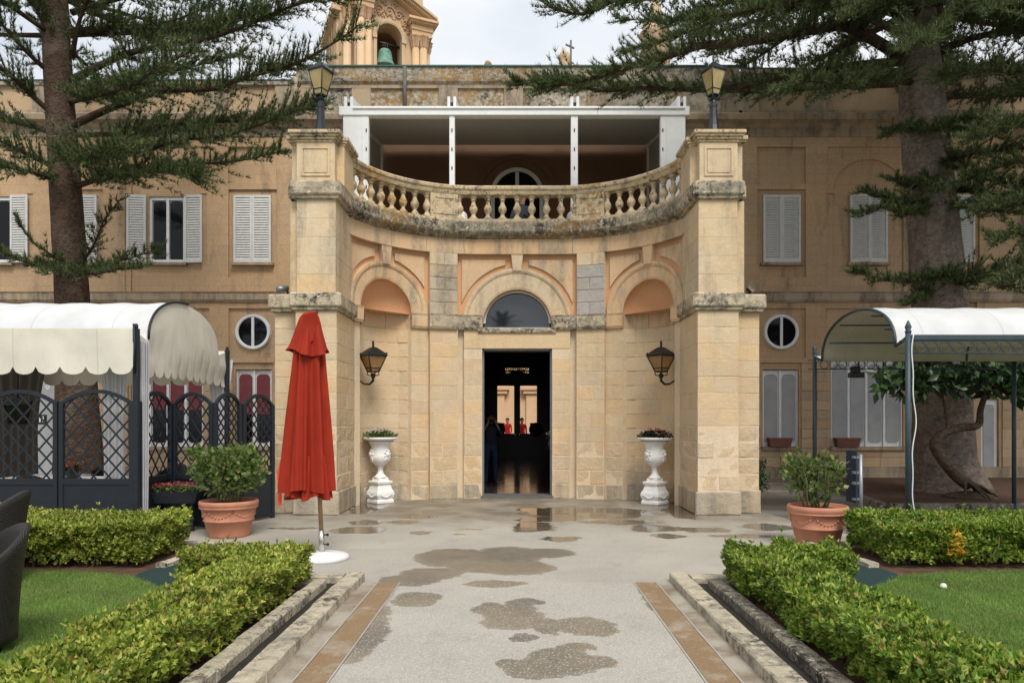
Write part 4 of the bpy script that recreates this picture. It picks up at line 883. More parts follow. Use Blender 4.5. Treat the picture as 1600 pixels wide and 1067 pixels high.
# courtyard beyond the hall
cw = thing('courtyard_wall', 'sunlit honey stone wall with pilasters seen through the far glazed doors', 'wall', (0, 42, 0))
mb = MB(); mb.box(-14, 14, 42, 42.6, 0, 7.0); mb.build('wall', 'court_stone', cw)
for x in (gx(783, 42) - 0.35, gx(834, 42) + 0.1):
    mb = MB(); mb.box(x - 0.55, x + 0.55, 41.8, 42.02, 0, 3.2); mb.box(x - 0.72, x + 0.72, 41.68, 42.02, 3.2, 3.42); mb.box(x - 0.85, x + 0.85, 41.6, 42.02, 3.42, 3.6); mb.build('pilaster', 'court_stone', cw)

# ------------------------------------------------------------------ church tower and domes on the skyline
TD = 48.0; tk = TD / FPX; TX = gx(607, TD); Zr = gz(103, TD)
tow = thing('bell_tower', 'carved limestone church bell tower with an arched belfry above the roofline', 'bell tower', (TX, TD + 3.0, 0))
tow_rot = R(24)
def T(u, d, z): c, s_ = math.cos(tow_rot), math.sin(tow_rot); return (TX + u * c + d * s_, TD + u * s_ - d * c, z)
zb = Zr - 6.0; zs = gz(58, TD); r = 0.86
mb = MB(); arch_wall(mb, T, -2.3, 2.3, zs, gz(8, TD), 0.05, r, r, 0, -1.2)
slab(mb, T, -2.3, 0.05 - r, zb, zs, 0, -1.2, 1); slab(mb, T, 0.05 + r, 2.3, zb, zs, 0, -1.2, 1); slab(mb, T, -3.4, 3.4, 0, zb, 0.2, -6.6, 1); slab(mb, T, -2.3, 2.3, zb, gz(-30, TD), -4.4, -6.0, 1); slab(mb, T, -3.1, -2.2, zb, gz(-30, TD), -1.0, -6.2, 1); slab(mb, T, 2.2, 2.6, zb, gz(-30, TD), -0.6, -6.2, 1); slab(mb, T, -2.4, 2.4, gz(8, TD), gz(-30, TD), 0, -6, 1)
mb.build('belfry_wall', 'tower_stone', tow)
for v_ in (1.5, 2.3, 3.3, 4.4, 5.4): slab(MB(), T, -3.26, -3.08, zb, gz(22, TD), -v_ + 0.2, -v_ - 0.2, 1).build('pilaster', 'tower_stone', tow)
slab(MB(), T, -3.6, -3.0, gz(22, TD), gz(12, TD), -0.9, -6.4, 1).build('side_cornice', 'tower_stone', tow)
mb = MB(); arch_ring(mb, T, 0.05, zs, [(r, -0.05), (r, 0.10), (r + 0.10, 0.14), (r + 0.26, 0.14), (r + 0.30, 0.0)], 0, PI, 28); slab(mb, T, 0.05 - r - 0.3, 0.05 - r, zs - 0.30, zs, 0.16, 0, 1); slab(mb, T, 0.05 + r, 0.05 + r + 0.3, zs - 0.30, zs, 0.16, 0, 1); slab(mb, T, 0.05 - r - 0.22, 0.05 - r, zb, zs - 0.3, 0.09, 0, 1); slab(mb, T, 0.05 + r, 0.05 + r + 0.22, zb, zs - 0.3, 0.09, 0, 1); mb.build('belfry_arch', 'tower_stone', tow)
def column(u, d, zt, rr_, h_):
    mb = MB(); p = T(u, d, 0); mb.lathe([(rr_ * 1.25, zb), (rr_ * 1.25, zb + 0.3), (rr_, zb + 0.4), (rr_ * 0.92, zt - h_)], 16, (p[0], p[1], 0)); o = mb.build('column', 'tower_stone', tow)
    mb = MB(); k = 18
    mb.lathe([(rr_ * 0.95, zt - h_), (rr_ * 1.05, zt - h_ + 0.06), (rr_ * 1.25, zt - h_ * 0.62), (rr_ * 1.12, zt - h_ * 0.60), (rr_ * 1.5, zt - h_ * 0.25), (rr_ * 1.3, zt - h_ * 0.22), (rr_ * 1.6, zt - 0.04), (rr_ * 1.6, zt)], k, (p[0], p[1], 0), False, fn=lambda r_, z_, a: r_ * (1 + 0.09 * math.cos(a * 9))); mb.build('capital', 'tower_carving', o)
for u, d in ((-1.95, 0.35), (-1.45, 0.22), (2.35, 0.35), (1.85, 0.22), (-2.75, -0.2), (2.75, -0.25)): column(u, d, gz(52 if abs(u) > 2.1 or True else 52, TD) if u > 0 else gz(26, TD), 0.27, 0.78)
for u0, u1, zc in ((1.5, 2.95, gz(52, TD)), (-2.35, -1.1, gz(26, TD))):
    mb = MB(); slab(mb, T, u0, u1, zc, zc + 0.35, 0.55, -0.8, 1); slab(mb, T, u0 - 0.05, u1 + 0.05, zc + 0.35, zc + 0.75, 0.62, -0.8, 1); slab(mb, T, u0 - 0.18, u1 + 0.2, zc + 0.75, zc + 0.87, 0.82, -0.8, 1); slab(mb, T, u0 - 0.30, u1 + 0.34, zc + 0.87, zc + 1.03, 0.98, -0.8, 1)
    for i in range(int((u1 - u0 + 0.4) / 0.13)): slab(mb, T, u0 - 0.18 + i * 0.13, u0 - 0.11 + i * 0.13, zc + 0.66, zc + 0.75, 0.74, 0.5, 1)
    mb.build('entablature', 'tower_stone', tow)
mb = MB()
pk = (0.0, gz(-14, TD)); ends = ((3.2, gz(27, TD)), (-1.4, gz(2, TD)))
for (ue, ze) in ends:
    n = 26
    for o_, w_, dd in ((0, 0.16, 1.0), (-0.17, 0.16, 0.84), (-0.36, 0.12, 0.55)):
        a = Vector((pk[0], pk[1] + o_)); b = Vector((ue, ze + o_)); v = []
        mb.add([T(a.x, t, a.y + q) for t in (-0.5, dd) for q in (0, w_)] + [T(b.x, t, b.y + q) for t in (-0.5, dd) for q in (0, w_)], [(2, 3, 7, 6), (0, 2, 6, 4), (1, 5, 7, 3), (4, 6, 7, 5), (0, 1, 3, 2)])
    for i in range(n):
        f_ = (i + 0.5) / n; u = pk[0] + (ue - pk[0]) * f_; z = pk[1] + (ze - pk[1]) * f_; slab(mb, T, u - 0.045, u + 0.045, z - 0.25, z - 0.10, 0.72, 0.4, 1)
mb.build('pediment', 'tower_stone', tow)
mb = MB(); r2 = random.Random(5)           # carved scrollwork in the gable
def scroll(u, z, rad, turns, sd): mb.tube([T(u + sd * rad * (1 - k / 26) * math.cos(turns * 2 * PI * k / 26), 0.06, z + rad * (1 - k / 26) * math.sin(turns * 2 * PI * k / 26)) for k in range(25)], [0.075 * (1 - 0.5 * k / 25) for k in range(25)], 6)
for u, z, rad, sd in ((0.05, 0, 0.40, 1), (-0.62, -0.02, 0.36, -1), (0.72, -0.12, 0.34, 1), (1.15, -0.62, 0.28, 1), (-1.05, -0.35, 0.25, -1), (1.50, -1.05, 0.20, 1), (-1.3, -0.8, 0.2, -1), (0.4, 0.5, 0.22, 1), (-0.25, 0.52, 0.2, -1)): scroll(u, gz(19, TD) + z, rad, 1.6, sd)
for k in range(46):
    a = PI * r2.uniform(0.08, 0.92); q = r + r2.uniform(0.42, 0.95); p = T(0.05 - q * math.cos(a), 0.05, zs + q * math.sin(a))
    mb.sphere(p, r2.uniform(0.05, 0.10), 7, 5)
mb.build('carved_scrolls', 'tower_carving', tow)
mb = MB(); p = T(1.9, -1.8, 0); mb.lathe([(0.9, gz(0, TD) - 1.2), (0.9, gz(-8, TD)), (1.05, gz(-10, TD)), (0.7, gz(-30, TD))], 10, (p[0], p[1], 0)); mb.build('upper_drum', 'lead_grey', tow)
bell = thing('bell', 'green bronze bell hanging in the tower arch', 'bell', T(-0.12, -0.5, gz(101, TD)))
bx_, by_, bz_ = T(-0.12, -0.5, gz(101, TD)); hb = gz(73, TD) - bz_
MB().lathe([(0.70, 0), (0.72, 0.06), (0.62, 0.22), (0.52, hb * 0.40), (0.47, hb * 0.66), (0.44, hb * 0.82), (0.34, hb * 0.95), (0.12, hb), (0.02, hb)], 28, (bx_, by_, bz_)).build('bell_body', 'bronze_green', bell)
mb = MB(); mb.tube([T(-0.9, -0.5, bz_ + hb + 0.42), T(0.95, -0.55, bz_ + hb + 0.36)], 0.10, 8)
for q in (-0.14, 0.0, 0.14): mb.tube([T(-0.12 + q, -0.5, bz_ + hb - 0.05), T(-0.12 + q * 1.2, -0.5, bz_ + hb + 0.5)], 0.05, 6)
mb.build('bell_yoke', 'black_metal', bell)
dm = thing('stone_cupola', 'small stone cupola rising above the roof edge beside the iron cross', 'cupola', (gx(882, 40), 40, 0))
MB().lathe([(0.42, 0), (0.42, gz(100, 40) - 0.4), (0.30, gz(98, 40)), (0.34, gz(94, 40)), (0.34, gz(89, 40)), (0.26, gz(84, 40)), (0.10, gz(80, 40)), (0.05, gz(79, 40)), (0.04, gz(75, 40))], 14, (gx(882, 40), 40, 0)).build('dome', 'tower_stone', dm)
cr = thing('roof_cross', 'weathered cross standing on the roof edge beside the small cupola', 'cross', (gx(891, 30), 30, 10))
x_ = gx(891, 30); mb = MB(); mb.box(x_ - 0.035, x_ + 0.035, 29.6, 29.7, 10.5, gz(64, 29.65)); mb.build('upright', 'lead_grey', cr); mb = MB(); mb.bar((x_ - 0.22, 29.65, gz(70, 29.65)), (x_ + 0.14, 29.65, gz(76, 29.65)), 0.06, 0.06); mb.build('crossbar', 'lead_grey', cr)
d2 = thing('church_turret', 'domed church turret half hidden by pine branches', 'turret', (gx(1024, TD), TD, 0)); c_ = (gx(1024, TD), TD, 0)
MB().lathe([(1.0, 0), (1.0, gz(60, TD)), (1.15, gz(56, TD)), (0.9, gz(50, TD)), (0.82, gz(35, TD)), (0.6, gz(24, TD)), (0.3, gz(18, TD)), (0.40, gz(12, TD)), (0.2, gz(4, TD)), (0.12, gz(-12, TD))], 16, c_).build('turret_body', 'tower_stone', d2)
# ------------------------------------------------------------------ white pergola on the terrace
PD = 15.3; pz0 = ZC1 - 0.06
wp = thing('terrace_pergola', 'white framed pergola with louvred roof standing on the terrace', 'pergola', (0, PD, pz0))
zt0, zt1 = gz(181, PD), gz(167, PD)
for x0, x1 in ((536, 576), (702, 710.5), (892, 903), (1032, 1071)):
    a, b = gx(x0, PD), gx(x1, PD); mb = MB(); mb.bbox(a, b, PD, PD + 0.14, pz0, zt0 + 0.02, 0.006)
    if x1 - x0 > 20:
        ins = (b - 0.13) if x0 < 800 else (a + 0.13); mb.box(ins - 0.006, ins + 0.006, PD - 0.012, PD + 0.01, pz0, zt0)
    o = mb.build('post', 'white_paint', wp); m2 = MB(); xm = (b - 0.05) if x0 == 536 else ((a + 0.05) if x0 == 1032 else (a + b) / 2)
    for k in range(6): zk = zt0 - 0.32 - 0.41 * k; m2.box(xm - 0.012, xm + 0.012, PD - 0.012, PD + 0.01, zk - 0.035, zk + 0.035)
    tag(m2.build('latch_slots', 'black_metal', o), kind='stuff')
mb = MB(); mb.bbox(gx(530, PD), gx(1077, PD), PD - 0.03, PD + 0.17, zt0, zt1, 0.008); mb.box(gx(552, PD), gx(1070, PD), PD - 0.06, PD - 0.02, zt1 - 0.06, zt1 - 0.03); mb.build('front_beam', 'white_paint', wp)
xa, xb = gx(540, PD), gx(1067, PD); RISE = 0.88
for x in (xa, xb):
    mb = MB(); mb.prism([(PD + 0.17, zt0), (19.35, zt0 + RISE), (19.35, zt1 + RISE), (PD + 0.17, zt1)], lambda u, v, t, x=x: (x + t, u, v), -0.05, 0.05); mb.build('side_beam', 'white_paint', wp)
    mb = MB(); mb.prism([(PD + 0.2, pz0), (19.3, pz0), (19.3, zt0 + RISE), (PD + 0.2, zt0 + 0.02)], lambda u, v, t, x=x: (x + t, u, v), -0.015, 0.015); mb.build('side_screen', 'slat_grey', wp)
    mb = MB(); mb.bbox(x - 0.06, x + 0.06, 19.15, 19.27, pz0, zt0 + RISE, 0.006); mb.build('post', 'white_paint', wp)
for x in (545, 706, 898, 1065):
    X = gx(x, PD)
    for q in (-0.065, 0.065):
        mb = MB(); mb.prism([(PD - 0.02, zt1 - 0.01), (PD + 3.9, zt1 + RISE - 0.03), (PD + 3.9, zt1 + RISE + 0.16), (PD + 0.25, zt1 + 0.24), (PD - 0.02, zt1 + 0.21)], lambda u, v, t, X=X, q=q: (X + q + t, u, v), -0.030, 0.030); mb.build('rafter', 'white_paint', wp)
    mb = MB(); mb.prism([(PD + 0.02, zt1 - 0.005), (PD + 3.8, zt1 + RISE - 0.02), (PD + 3.8, zt1 + RISE + 0.04), (PD + 0.02, zt1 + 0.10)], lambda u, v, t, X=X: (X + t, u, v), -0.04, 0.04); mb.build('rafter_gap_dark', 'black_metal', wp)  # black bar standing in for the dark gap between paired rafters
n = 19
for i in range(n):
    y = PD + 0.22 + i * (19.3 - PD - 0.2) / n; zq = lambda yy: zt0 + 0.055 + RISE * (yy - PD) / (19.3 - PD); mb = MB(); mb.prism([(y, zq(y) + 0.012), (y + 0.216, zq(y + 0.216) - 0.004), (y + 0.216, zq(y + 0.216) + 0.03), (y, zq(y) + 0.045)], lambda u, v, t: (t, u, v), xa + 0.06, xb - 0.06); mb.build('roof_slat', 'slat_grey', wp)


# terrace tables
for s, w_ in ((-1, 'behind the pedestal over the pilaster nearer the red parasol'), (1, 'behind the pedestal over the pilaster nearer the spiral wired pergola')):
    X = s * 1.60; t_ = thing('terrace_table', 'small table under white linen %s' % ('between the terrace balusters, parasol side' if s < 0 else 'between the terrace balusters, red flower urn side'), 'table', (X, 16.3, pz0))
    mb = MB(); mb.tube([(X, 16.3, pz0 + 0.02), (X, 16.3, pz0 + 0.72)], 0.04, 8); mb.lathe([(0.25, 0), (0.25, 0.03), (0.05, 0.06)], 14, (X, 16.3, pz0)); mb.build('leg', 'black_metal', t_)
    mb = MB(); mb.lathe([(0.47, 0.42), (0.455, 0.60), (0.44, 0.76), (0.42, 0.785), (0.01, 0.79)], 40, (X, 16.3, pz0), True, fn=lambda r_, z_, a: r_ * (1 + (0.05 * math.sin(a * 9) if z_ < 0.7 else 0))); mb.build('tablecloth', 'linen', t_)

# ------------------------------------------------------------------ lanterns
def lantern(root, z, wt, wb, h, glassm, metal, rh=0.16, world=False, ctr=(0, 0)):
    """four-sided tapering lantern standing at height z of its root"""
    cx, cy = ctr; C = lambda w, i: (cx + (w / 2) * (1, 1, -1, -1)[i], cy + (w / 2) * (-1, 1, 1, -1)[i])
    fr = MB()
    for i in range(4):
        a, b = C(wb, i), C(wt, i); fr.tube([(a[0], a[1], z), (b[0], b[1], z + h)], 0.013, 6)
        a2, b2 = C(wb, (i + 1) % 4), C(wt, (i + 1) % 4); fr.tube([(a[0], a[1], z), (a2[0], a2[1], z)], 0.013, 6); fr.tube([(b[0], b[1], z + h), (b2[0], b2[1], z + h)], 0.017, 6)
        f = 0.22; w = wb + (wt - wb) * f; p, q = C(w, i), C(w, (i + 1) % 4); fr.tube([(p[0], p[1], z + h * f), (q[0], q[1], z + h * f)], 0.009, 6)
        fr.tube([(b[0], b[1], z + h), (b[0] * 1.0, b[1], z + h + 0.03)], 0.012, 6); fr.sphere((b[0], b[1], z + h + 0.05), 0.019, 6, 5)
    fr.build('frame', metal, root, world)
    for i in range(4):
        pn = MB(); k = 0.985; pn.add([(*C(wb * k, i), z), (*C(wb * k, (i + 1) % 4), z), (*C(wt * k, (i + 1) % 4), z + h), (*C(wt * k, i), z + h)], [(0, 1, 2, 3)]); pn.build('pane', glassm, root, world)
    rf = MB(); s2 = math.sqrt(2) / 2
    rf.lathe([(wt * s2 * 1.10, z + h), (wt * s2 * 1.10, z + h + 0.02), (wt * s2 * 0.80, z + h + rh * 0.45), (wt * s2 * 0.62, z + h + rh * 0.62), (wt * s2 * 0.30, z + h + rh * 0.92), (wt * s2 * 0.14, z + h + rh)], 4, (cx, cy, 0), False, rot=PI / 4)
    rfo = rf.build('roof', metal, root, world)
    fi = MB(); fi.lathe([(0.022, z + h + rh - 0.01), (0.016, z + h + rh + 0.03), (0.030, z + h + rh + 0.045), (0.018, z + h + rh + 0.06), (0.028, z + h + rh + 0.09), (0.008, z + h + rh + 0.12)], 10, (cx, cy, 0)); fi.build('finial', metal, rfo, world)
for s, w_ in ((-1, 'on the pier beside the red parasol'), (1, 'on the pier with the floodlight')):
    r_ = thing('post_lantern', 'dark post lantern with yellowed glass ' + w_, 'lantern', (s * 3.415, 12.25, 6.485), R(-24) if s < 0 else R(24), 'post lanterns on the portico piers'); r_.scale = (0.82, 0.82, 1.08)
    mb = MB(); mb.lathe([(0.150, 0), (0.145, 0.03), (0.125, 0.12), (0.102, 0.22), (0.086, 0.34), (0.074, 0.50), (0.082, 0.515), (0.082, 0.56), (0.046, 0.60), (0.030, 0.64), (0.05, 0.66), (0.05, 0.69)], 8, (0, 0, 0), False); mb.build('post', 'lamp_metal', r_, False)
    mb = MB()
    for i in range(4): a = PI / 4 + i * PI / 2; mb.tube([(0.03 * math.cos(a), 0.03 * math.sin(a), 0.62), (0.11 * math.cos(a), 0.11 * math.sin(a), 0.66), (0.12 * math.cos(a), 0.12 * math.sin(a), 0.72)], 0.012, 6)
    mb.build('cradle', 'lamp_metal', r_, False); lantern(r_, 0.71, 0.36, 0.17, 0.38, 'lamp_glass', 'lamp_metal', 0.15)
for s, w_ in ((-1, 'beside the white flower urn'), (1, 'above the red flower urn')):
    lx, ly = s * 2.74, 13.40
    r_ = thing('wall_lantern', 'black bracket lantern with amber glass ' + w_, 'wall lantern', (lx, ly, 2.3), R(38), 'bracket lanterns in the portico')
    mb = MB(); ar = [(s * 0.33, 0, 0.02), (s * 0.24, 0, 0.05), (s * 0.17, 0, 0.0), (s * 0.07, 0, -0.01), (0, 0, 0.06), (0, 0, 0.16)]
    rot = Matrix.Rotation(-R(38), 4, 'Z'); mb.tube([rot @ Vector(p) for p in ar], [0.02, 0.018, 0.02, 0.022, 0.028, 0.022], 8)
    mb.lathe([(0.02, 0.10), (0.045, 0.12), (0.03, 0.15), (0.05, 0.17), (0.02, 0.2)], 10); wpz = rot @ Vector((s * 0.315, 0, 0.02)); mb.sphere(wpz, 0.05, 8, 6)
    for i in range(4): a = PI / 4 + i * PI / 2; mb.tube([(0.03 * math.cos(a), 0.03 * math.sin(a), 0.15), (0.11 * math.cos(a), 0.11 * math.sin(a), 0.17), (0.115 * math.cos(a), 0.115 * math.sin(a), 0.235)], 0.011, 6)
    mb.build('bracket', 'black_metal', r_, False); lantern(r_, 0.23, 0.37, 0.16, 0.30, 'lamp_glass_dull', 'black_metal', 0.17)

# ------------------------------------------------------------------ urns with flowers
def urn(X, D, label, flower, white):
    r_ = thing('urn', label, 'urn', (X, D, 0.004), 0, 'white urns in the portico niches')
    sq = lambda mb, prof: mb.lathe([(r * math.sqrt(2), z) for r, z in prof], 4, (0, 0, 0), False, rot=0.0)
    mb = MB(); k = 0.707
    sq(mb, [(0.19, 0), (0.19, 0.06), (0.170, 0.075), (0.185, 0.11), (0.200, 0.16), (0.195, 0.21), (0.165, 0.27), (0.145, 0.33), (0.140, 0.36), (0.168, 0.38), (0.172, 0.43), (0.115, 0.435), (0.115, 0.49)])
    ped = mb.build('pedestal', 'urn_white', r_, False)
    bv = ped.modifiers.new('b', 'BEVEL'); bv.width = 0.012; bv.segments = 2
    for a in (-PI * 0.75, -PI * 0.25):          # swag relief on the two near faces
        mb = MB(); n = Vector((math.cos(a), math.sin(a), 0)); tt = Vector((-n.y, n.x, 0))
        for i in range(9): f = i / 8 - 0.5; mb.sphere(n * 0.193 + tt * (f * 0.24) + Vector((0, 0, 0.175 - 0.05 * math.cos(f * PI))), 0.020, 6, 4)
        mb.build('swag', 'urn_white', ped, False)
    mb = MB(); mb.lathe([(0.125, 0.49), (0.125, 0.51), (0.10, 0.525), (0.062, 0.58), (0.050, 0.64), (0.052, 0.68), (0.075, 0.70), (0.060, 0.715), (0.10, 0.735), (0.165, 0.79), (0.198, 0.86), (0.200, 0.92), (0.178, 1.02), (0.185, 1.10), (0.215, 1.17), (0.275, 1.215), (0.325, 1.235), (0.335, 1.255), (0.325, 1.275), (0.295, 1.275), (0.26, 1.24), (0.02, 1.22)], 40, (0, 0, 0), True, fn=lambda r, z, a: r * (1 + (0.018 * math.cos(a * 16) if (0.73 < z < 0.86 or 1.22 < z < 1.27) else 0)))
    body = mb.build('bowl', 'urn_white', r_, False)
    for sd in (-1, 1):                           # mask-and-leaf relief on the belly
        mb = MB(); a = -PI / 2 + sd * 0.95; n = Vector((math.cos(a), math.sin(a), 0)); tt = Vector((-n.y, n.x, 0))
        mb.sphere(n * 0.195 + Vector((0, 0, 0.95)), 0.045, 8, 6, (1, 1, 1.2))
        for i in range(7): b = 2 * PI * i / 7; mb.sphere(n * 0.190 + tt * (0.062 * math.cos(b)) + Vector((0, 0, 0.95 + 0.075 * math.sin(b))), 0.026, 6, 4)
        for i in range(5): mb.tube([n * 0.195 + tt * (0.02 * (i - 2)) + Vector((0, 0, 0.89)), n * 0.185 + tt * (0.035 * (i - 2)) + Vector((0, 0, 0.80))], [0.012, 0.005], 5)
        mb.build('mask_relief', 'urn_white', body, False)
    n = 900; q = np.random.default_rng(int(100 + 10 * X)); P = np.stack([q.normal(0, 0.13, n), q.normal(0, 0.13, n), 1.25 + 0 * q.random(n)], 1); rad = np.hypot(P[:, 0], P[:, 1]); P *= np.where(rad > 0.30, 0.30 / np.maximum(rad, 1e-6), 1)[:, None] * np.array([[1, 1, 0]]) + np.array([[0, 0, 1]])
    P[:, 2] = 1.25 + q.uniform(0, 1, n) * 0.15 * np.sqrt(np.maximum(0.05, 1 - (np.hypot(P[:, 0], P[:, 1]) / 0.34) ** 2))
    D_ = np.stack([P[:, 0] * 3 + q.normal(0, 0.5, n), P[:, 1] * 3 + q.normal(0, 0.5, n), q.uniform(0.0, 1.0, n)], 1)
    soup('foliage', leaves(P, D_, q.uniform(0.035, 0.07, n), 0.55, seed=3), LEAF_F, 'shrub_leaf' if white else 'dark_leaf', r_, False, kind='stuff')
    m = 150 if white else 46; P2 = P[:m].copy(); P2[:, 2] = 1.27 + 0.15 * np.sqrt(np.maximum(0.05, 1 - (np.hypot(P2[:, 0], P2[:, 1]) / 0.34) ** 2)) + q.uniform(-0.02, 0.03, m)
    if not white: P2[:, 0] = np.abs(P2[:, 0]) * np.sign(q.uniform(-0.35, 1, m))
    P5 = np.repeat(P2, 5, 0); an = np.tile(np.arange(5) * 2 * PI / 5, m); D5 = np.stack([np.cos(an), np.sin(an) - 0.5, 0.5 + 0 * an], 1)
    soup('blossoms', leaves(P5, D5, np.full(5 * m, 0.020 if white else 0.026), 0.9, seed=4), LEAF_F, flower, r_, False, kind='stuff')
    mb = MB(); mb.lathe([(0.27, 1.20), (0.27, 1.25), (0.02, 1.27)], 20); mb.build('soil', 'soil', r_, False)
urn(-2.66, 13.70, 'white carved urn on a square pedestal planted with white blossoms', 'petal_white', True)
urn(2.64, 13.50, 'white carved urn on a square pedestal planted with dark leaves and red flowers', 'petal_red', False)

# ------------------------------------------------------------------ terracotta pots
def shrub_pot(X, D, rim, h, label, ph, pw, dens, lean, seed):
    r_ = thing('terracotta_pot', label, 'plant pot', (X, D, 0.004)); q = np.random.default_rng(seed); R0 = rim / 2; b = R0 * 0.68
    mb = MB(); mb.lathe([(b * 0.97, 0), (b, 0.012), (b * 1.03, 0.04), (b + (R0 - b) * 0.42, h * 0.44), (b + (R0 - b) * 0.44 + 0.012, h * 0.45), (b + (R0 - b) * 0.46 + 0.012, h * 0.475), (b + (R0 - b) * 0.47, h * 0.49), (R0 * 0.93, h * 0.79), (R0 * 0.98, h * 0.80), (R0 * 0.985, h * 0.83), (R0 * 0.955, h * 0.845), (R0 * 0.99, h * 0.87), (R0, h * 0.93), (R0 * 0.985, h * 0.985), (R0 * 0.95, h), (R0 * 0.90, h * 0.99), (R0 * 0.87, h * 0.88), (0.02, h * 0.86)], 48)
    pot = mb.build('pot', 'terracotta', r_, False)
    mb = MB()
    for a0 in range(6):
        for i in range(9):
            f = i / 8; a = (a0 + f) * PI / 3; zz = h * (0.74 - 0.16 * math.sin(PI * f)); rr_ = b + (R0 * 0.93 - b) * ((zz / h - 0.1) / 0.7); mb.sphere((rr_ * math.cos(a), rr_ * math.sin(a), zz), 0.016, 6, 4)
    mb.build('swag', 'terracotta', pot, False)
    mb = MB(); mb.lathe([(R0 * 0.88, h * 0.80), (R0 * 0.88, h * 0.90), (0.02, h * 0.92)], 24); mb.build('soil', 'soil', r_, False)
    st = MB(); tips = []; rr_ = random.Random(seed)
    for k in range(13):
        a = rr_.uniform(0, 2 * PI); r1 = rr_.uniform(0.02, 0.16); p0 = Vector((r1 * math.cos(a), r1 * math.sin(a), h * 0.88)); e = pw * rr_.uniform(0.25, 0.9)
        p2 = Vector((e * math.cos(a) + lean, e * math.sin(a), h + ph * rr_.uniform(0.45, 0.92))); p1 = p0.lerp(p2, 0.5) + Vector((rr_.uniform(-0.05, 0.05), rr_.uniform(-0.05, 0.05), 0.04)); st.tube([p0, p1, p2], [0.013, 0.010, 0.005], 6); tips.append((p1, p2))
        for j in range(3):
            b0 = p1.lerp(p2, rr_.uniform(0, 0.8)); b1 = b0 + Vector((rr_.uniform(-0.16, 0.16), rr_.uniform(-0.16, 0.16), rr_.uniform(0.0, 0.16))); st.tube([b0, b1], [0.006, 0.003], 5); tips.append((b0, b1))
    st.build('stems', 'stem_green', r_, False)
    n = dens; P = np.zeros((n, 3)); 
    for i in range(n):
        if i % 3:
            t_ = tips[q.integers(len(tips))]; p = t_[0].lerp(t_[1], q.uniform(0.2, 1.05)); P[i] = np.array(p) + q.normal(0, 0.045, 3)
        else:
            d_ = nrm(q.normal(size=3)); u_ = q.uniform(0.55, 1) ; P[i] = (lean + d_[0] * pw * u_, d_[1] * pw * u_, h + ph * (0.52 + d_[2] * 0.46 * u_))
    c = np.array([lean, 0, h + ph * 0.4]); Dd = (P - c) * 2.0 + q.normal(0, 0.45, (n, 3)); Dd[:, 2] += 0.1
    soup('foliage', leaves(P, Dd, q.uniform(0.04, 0.092, n), 0.85, 0.2, seed=seed), LEAF_F, 'shrub_leaf', r_, False, kind='stuff')
shrub_pot(-3.99, 9.75, 0.78, 0.50, 'terracotta pot with a rounded leafy shrub beside the dark lattice screen', 0.78, 0.52, 2500, 0.0, 5)
shrub_pot(3.84, 9.0, 0.74, 0.52, 'terracotta pot with a sparse leggy shrub beside the blue backed sign', 0.66, 0.40, 760, -0.05, 8)

# ------------------------------------------------------------------ closed red parasol
UX, UD = gx(504, 8.1), 8.1; k_ = 8.1 / FPX
um = thing('closed_parasol', 'closed rust red parasol on a wooden pole in a white round base', 'parasol', (UX, UD, 0))
MB().lathe([(0.30, 0), (0.30, 0.035), (0.285, 0.052), (0.22, 0.07), (0.05, 0.085), (0.045, 0.09)], 40, (UX, UD, 0.004)).build('base', 'base_white', um)
ax = lambda z: Vector((UX - 0.045 * z, UD, z))
MB().tube([ax(0.07), ax(0.34)], 0.031, 12).build('sleeve', 'steel', um)
for z in (0.18, 0.29): mb = MB(); mb.tube([ax(z), ax(z) + Vector((0.065, -0.01, 0))], 0.009, 6); mb.sphere(ax(z) + Vector((0.072, -0.01, 0)), 0.018, 7, 5); mb.build('clamp_screw', 'black_metal', um)
MB().tube([ax(0.30), ax(2.70)], 0.025, 12).build('pole', 'wood_pole', um)
def cloth(prof, n, folds, amp, seed, cxf, fn2=None):
    r = random.Random(seed); ph = [r.uniform(0, 6) for _ in range(6)]; v = []; f = []
    for i, (rad, z) in enumerate(prof):
        c = cxf(z)
        for j in range(n):
            a = 2 * PI * j / n; t_ = (z - prof[0][1]) / (prof[-1][1] - prof[0][1]); am = amp * (1 - 0.55 * t_)
            w = am * (abs(math.sin(a * folds / 2 + ph[0] + 0.35 * math.sin(2 * a + ph[1]))) * 2 - 1.1) + am * 0.45 * math.sin(a * (folds + 3) + ph[2]) + 0.25 * am * math.sin(a * 19 + ph[3] + z * 2)
            rr_ = rad * (1 + w); zz = z + (fn2(a) if (fn2 and i == 0) else 0)
            v.append((c.x + rr_ * math.cos(a), c.y + rr_ * 0.92 * math.sin(a), zz))
    k = len(prof)
    for i in range(k - 1):
        for j in range(n): f.append((i * n + j, i * n + (j + 1) % n, (i + 1) * n + (j + 1) % n, (i + 1) * n + j))
    f.append(tuple((k - 1) * n + j for j in range(n))); return MB().add(v, f, True)
cx_ = lambda z: Vector((gx(479.5 + 5 * (z - 0.8) / 2.0, UD), UD, z))
cloth([(0.214, 0.80), (0.213, 0.90), (0.206, 1.2), (0.194, 1.6), (0.176, 2.0), (0.156, 2.3), (0.138, 2.52), (0.08, 2.68)], 180, 7, 0.38, 4, cx_, lambda a: 0.02 * math.sin(3 * a)).build('canopy', 'umbrella_red', um)
cloth([(0.215, 0.72), (0.21, 0.80), (0.20, 0.95), (0.18, 1.2)], 90, 13, 0.28, 6, lambda z: cx_(z) + Vector((0.02, 0.03, 0)), lambda a: 0.03 * math.sin(5 * a)).build('inner_fold', 'umbrella_red', um)
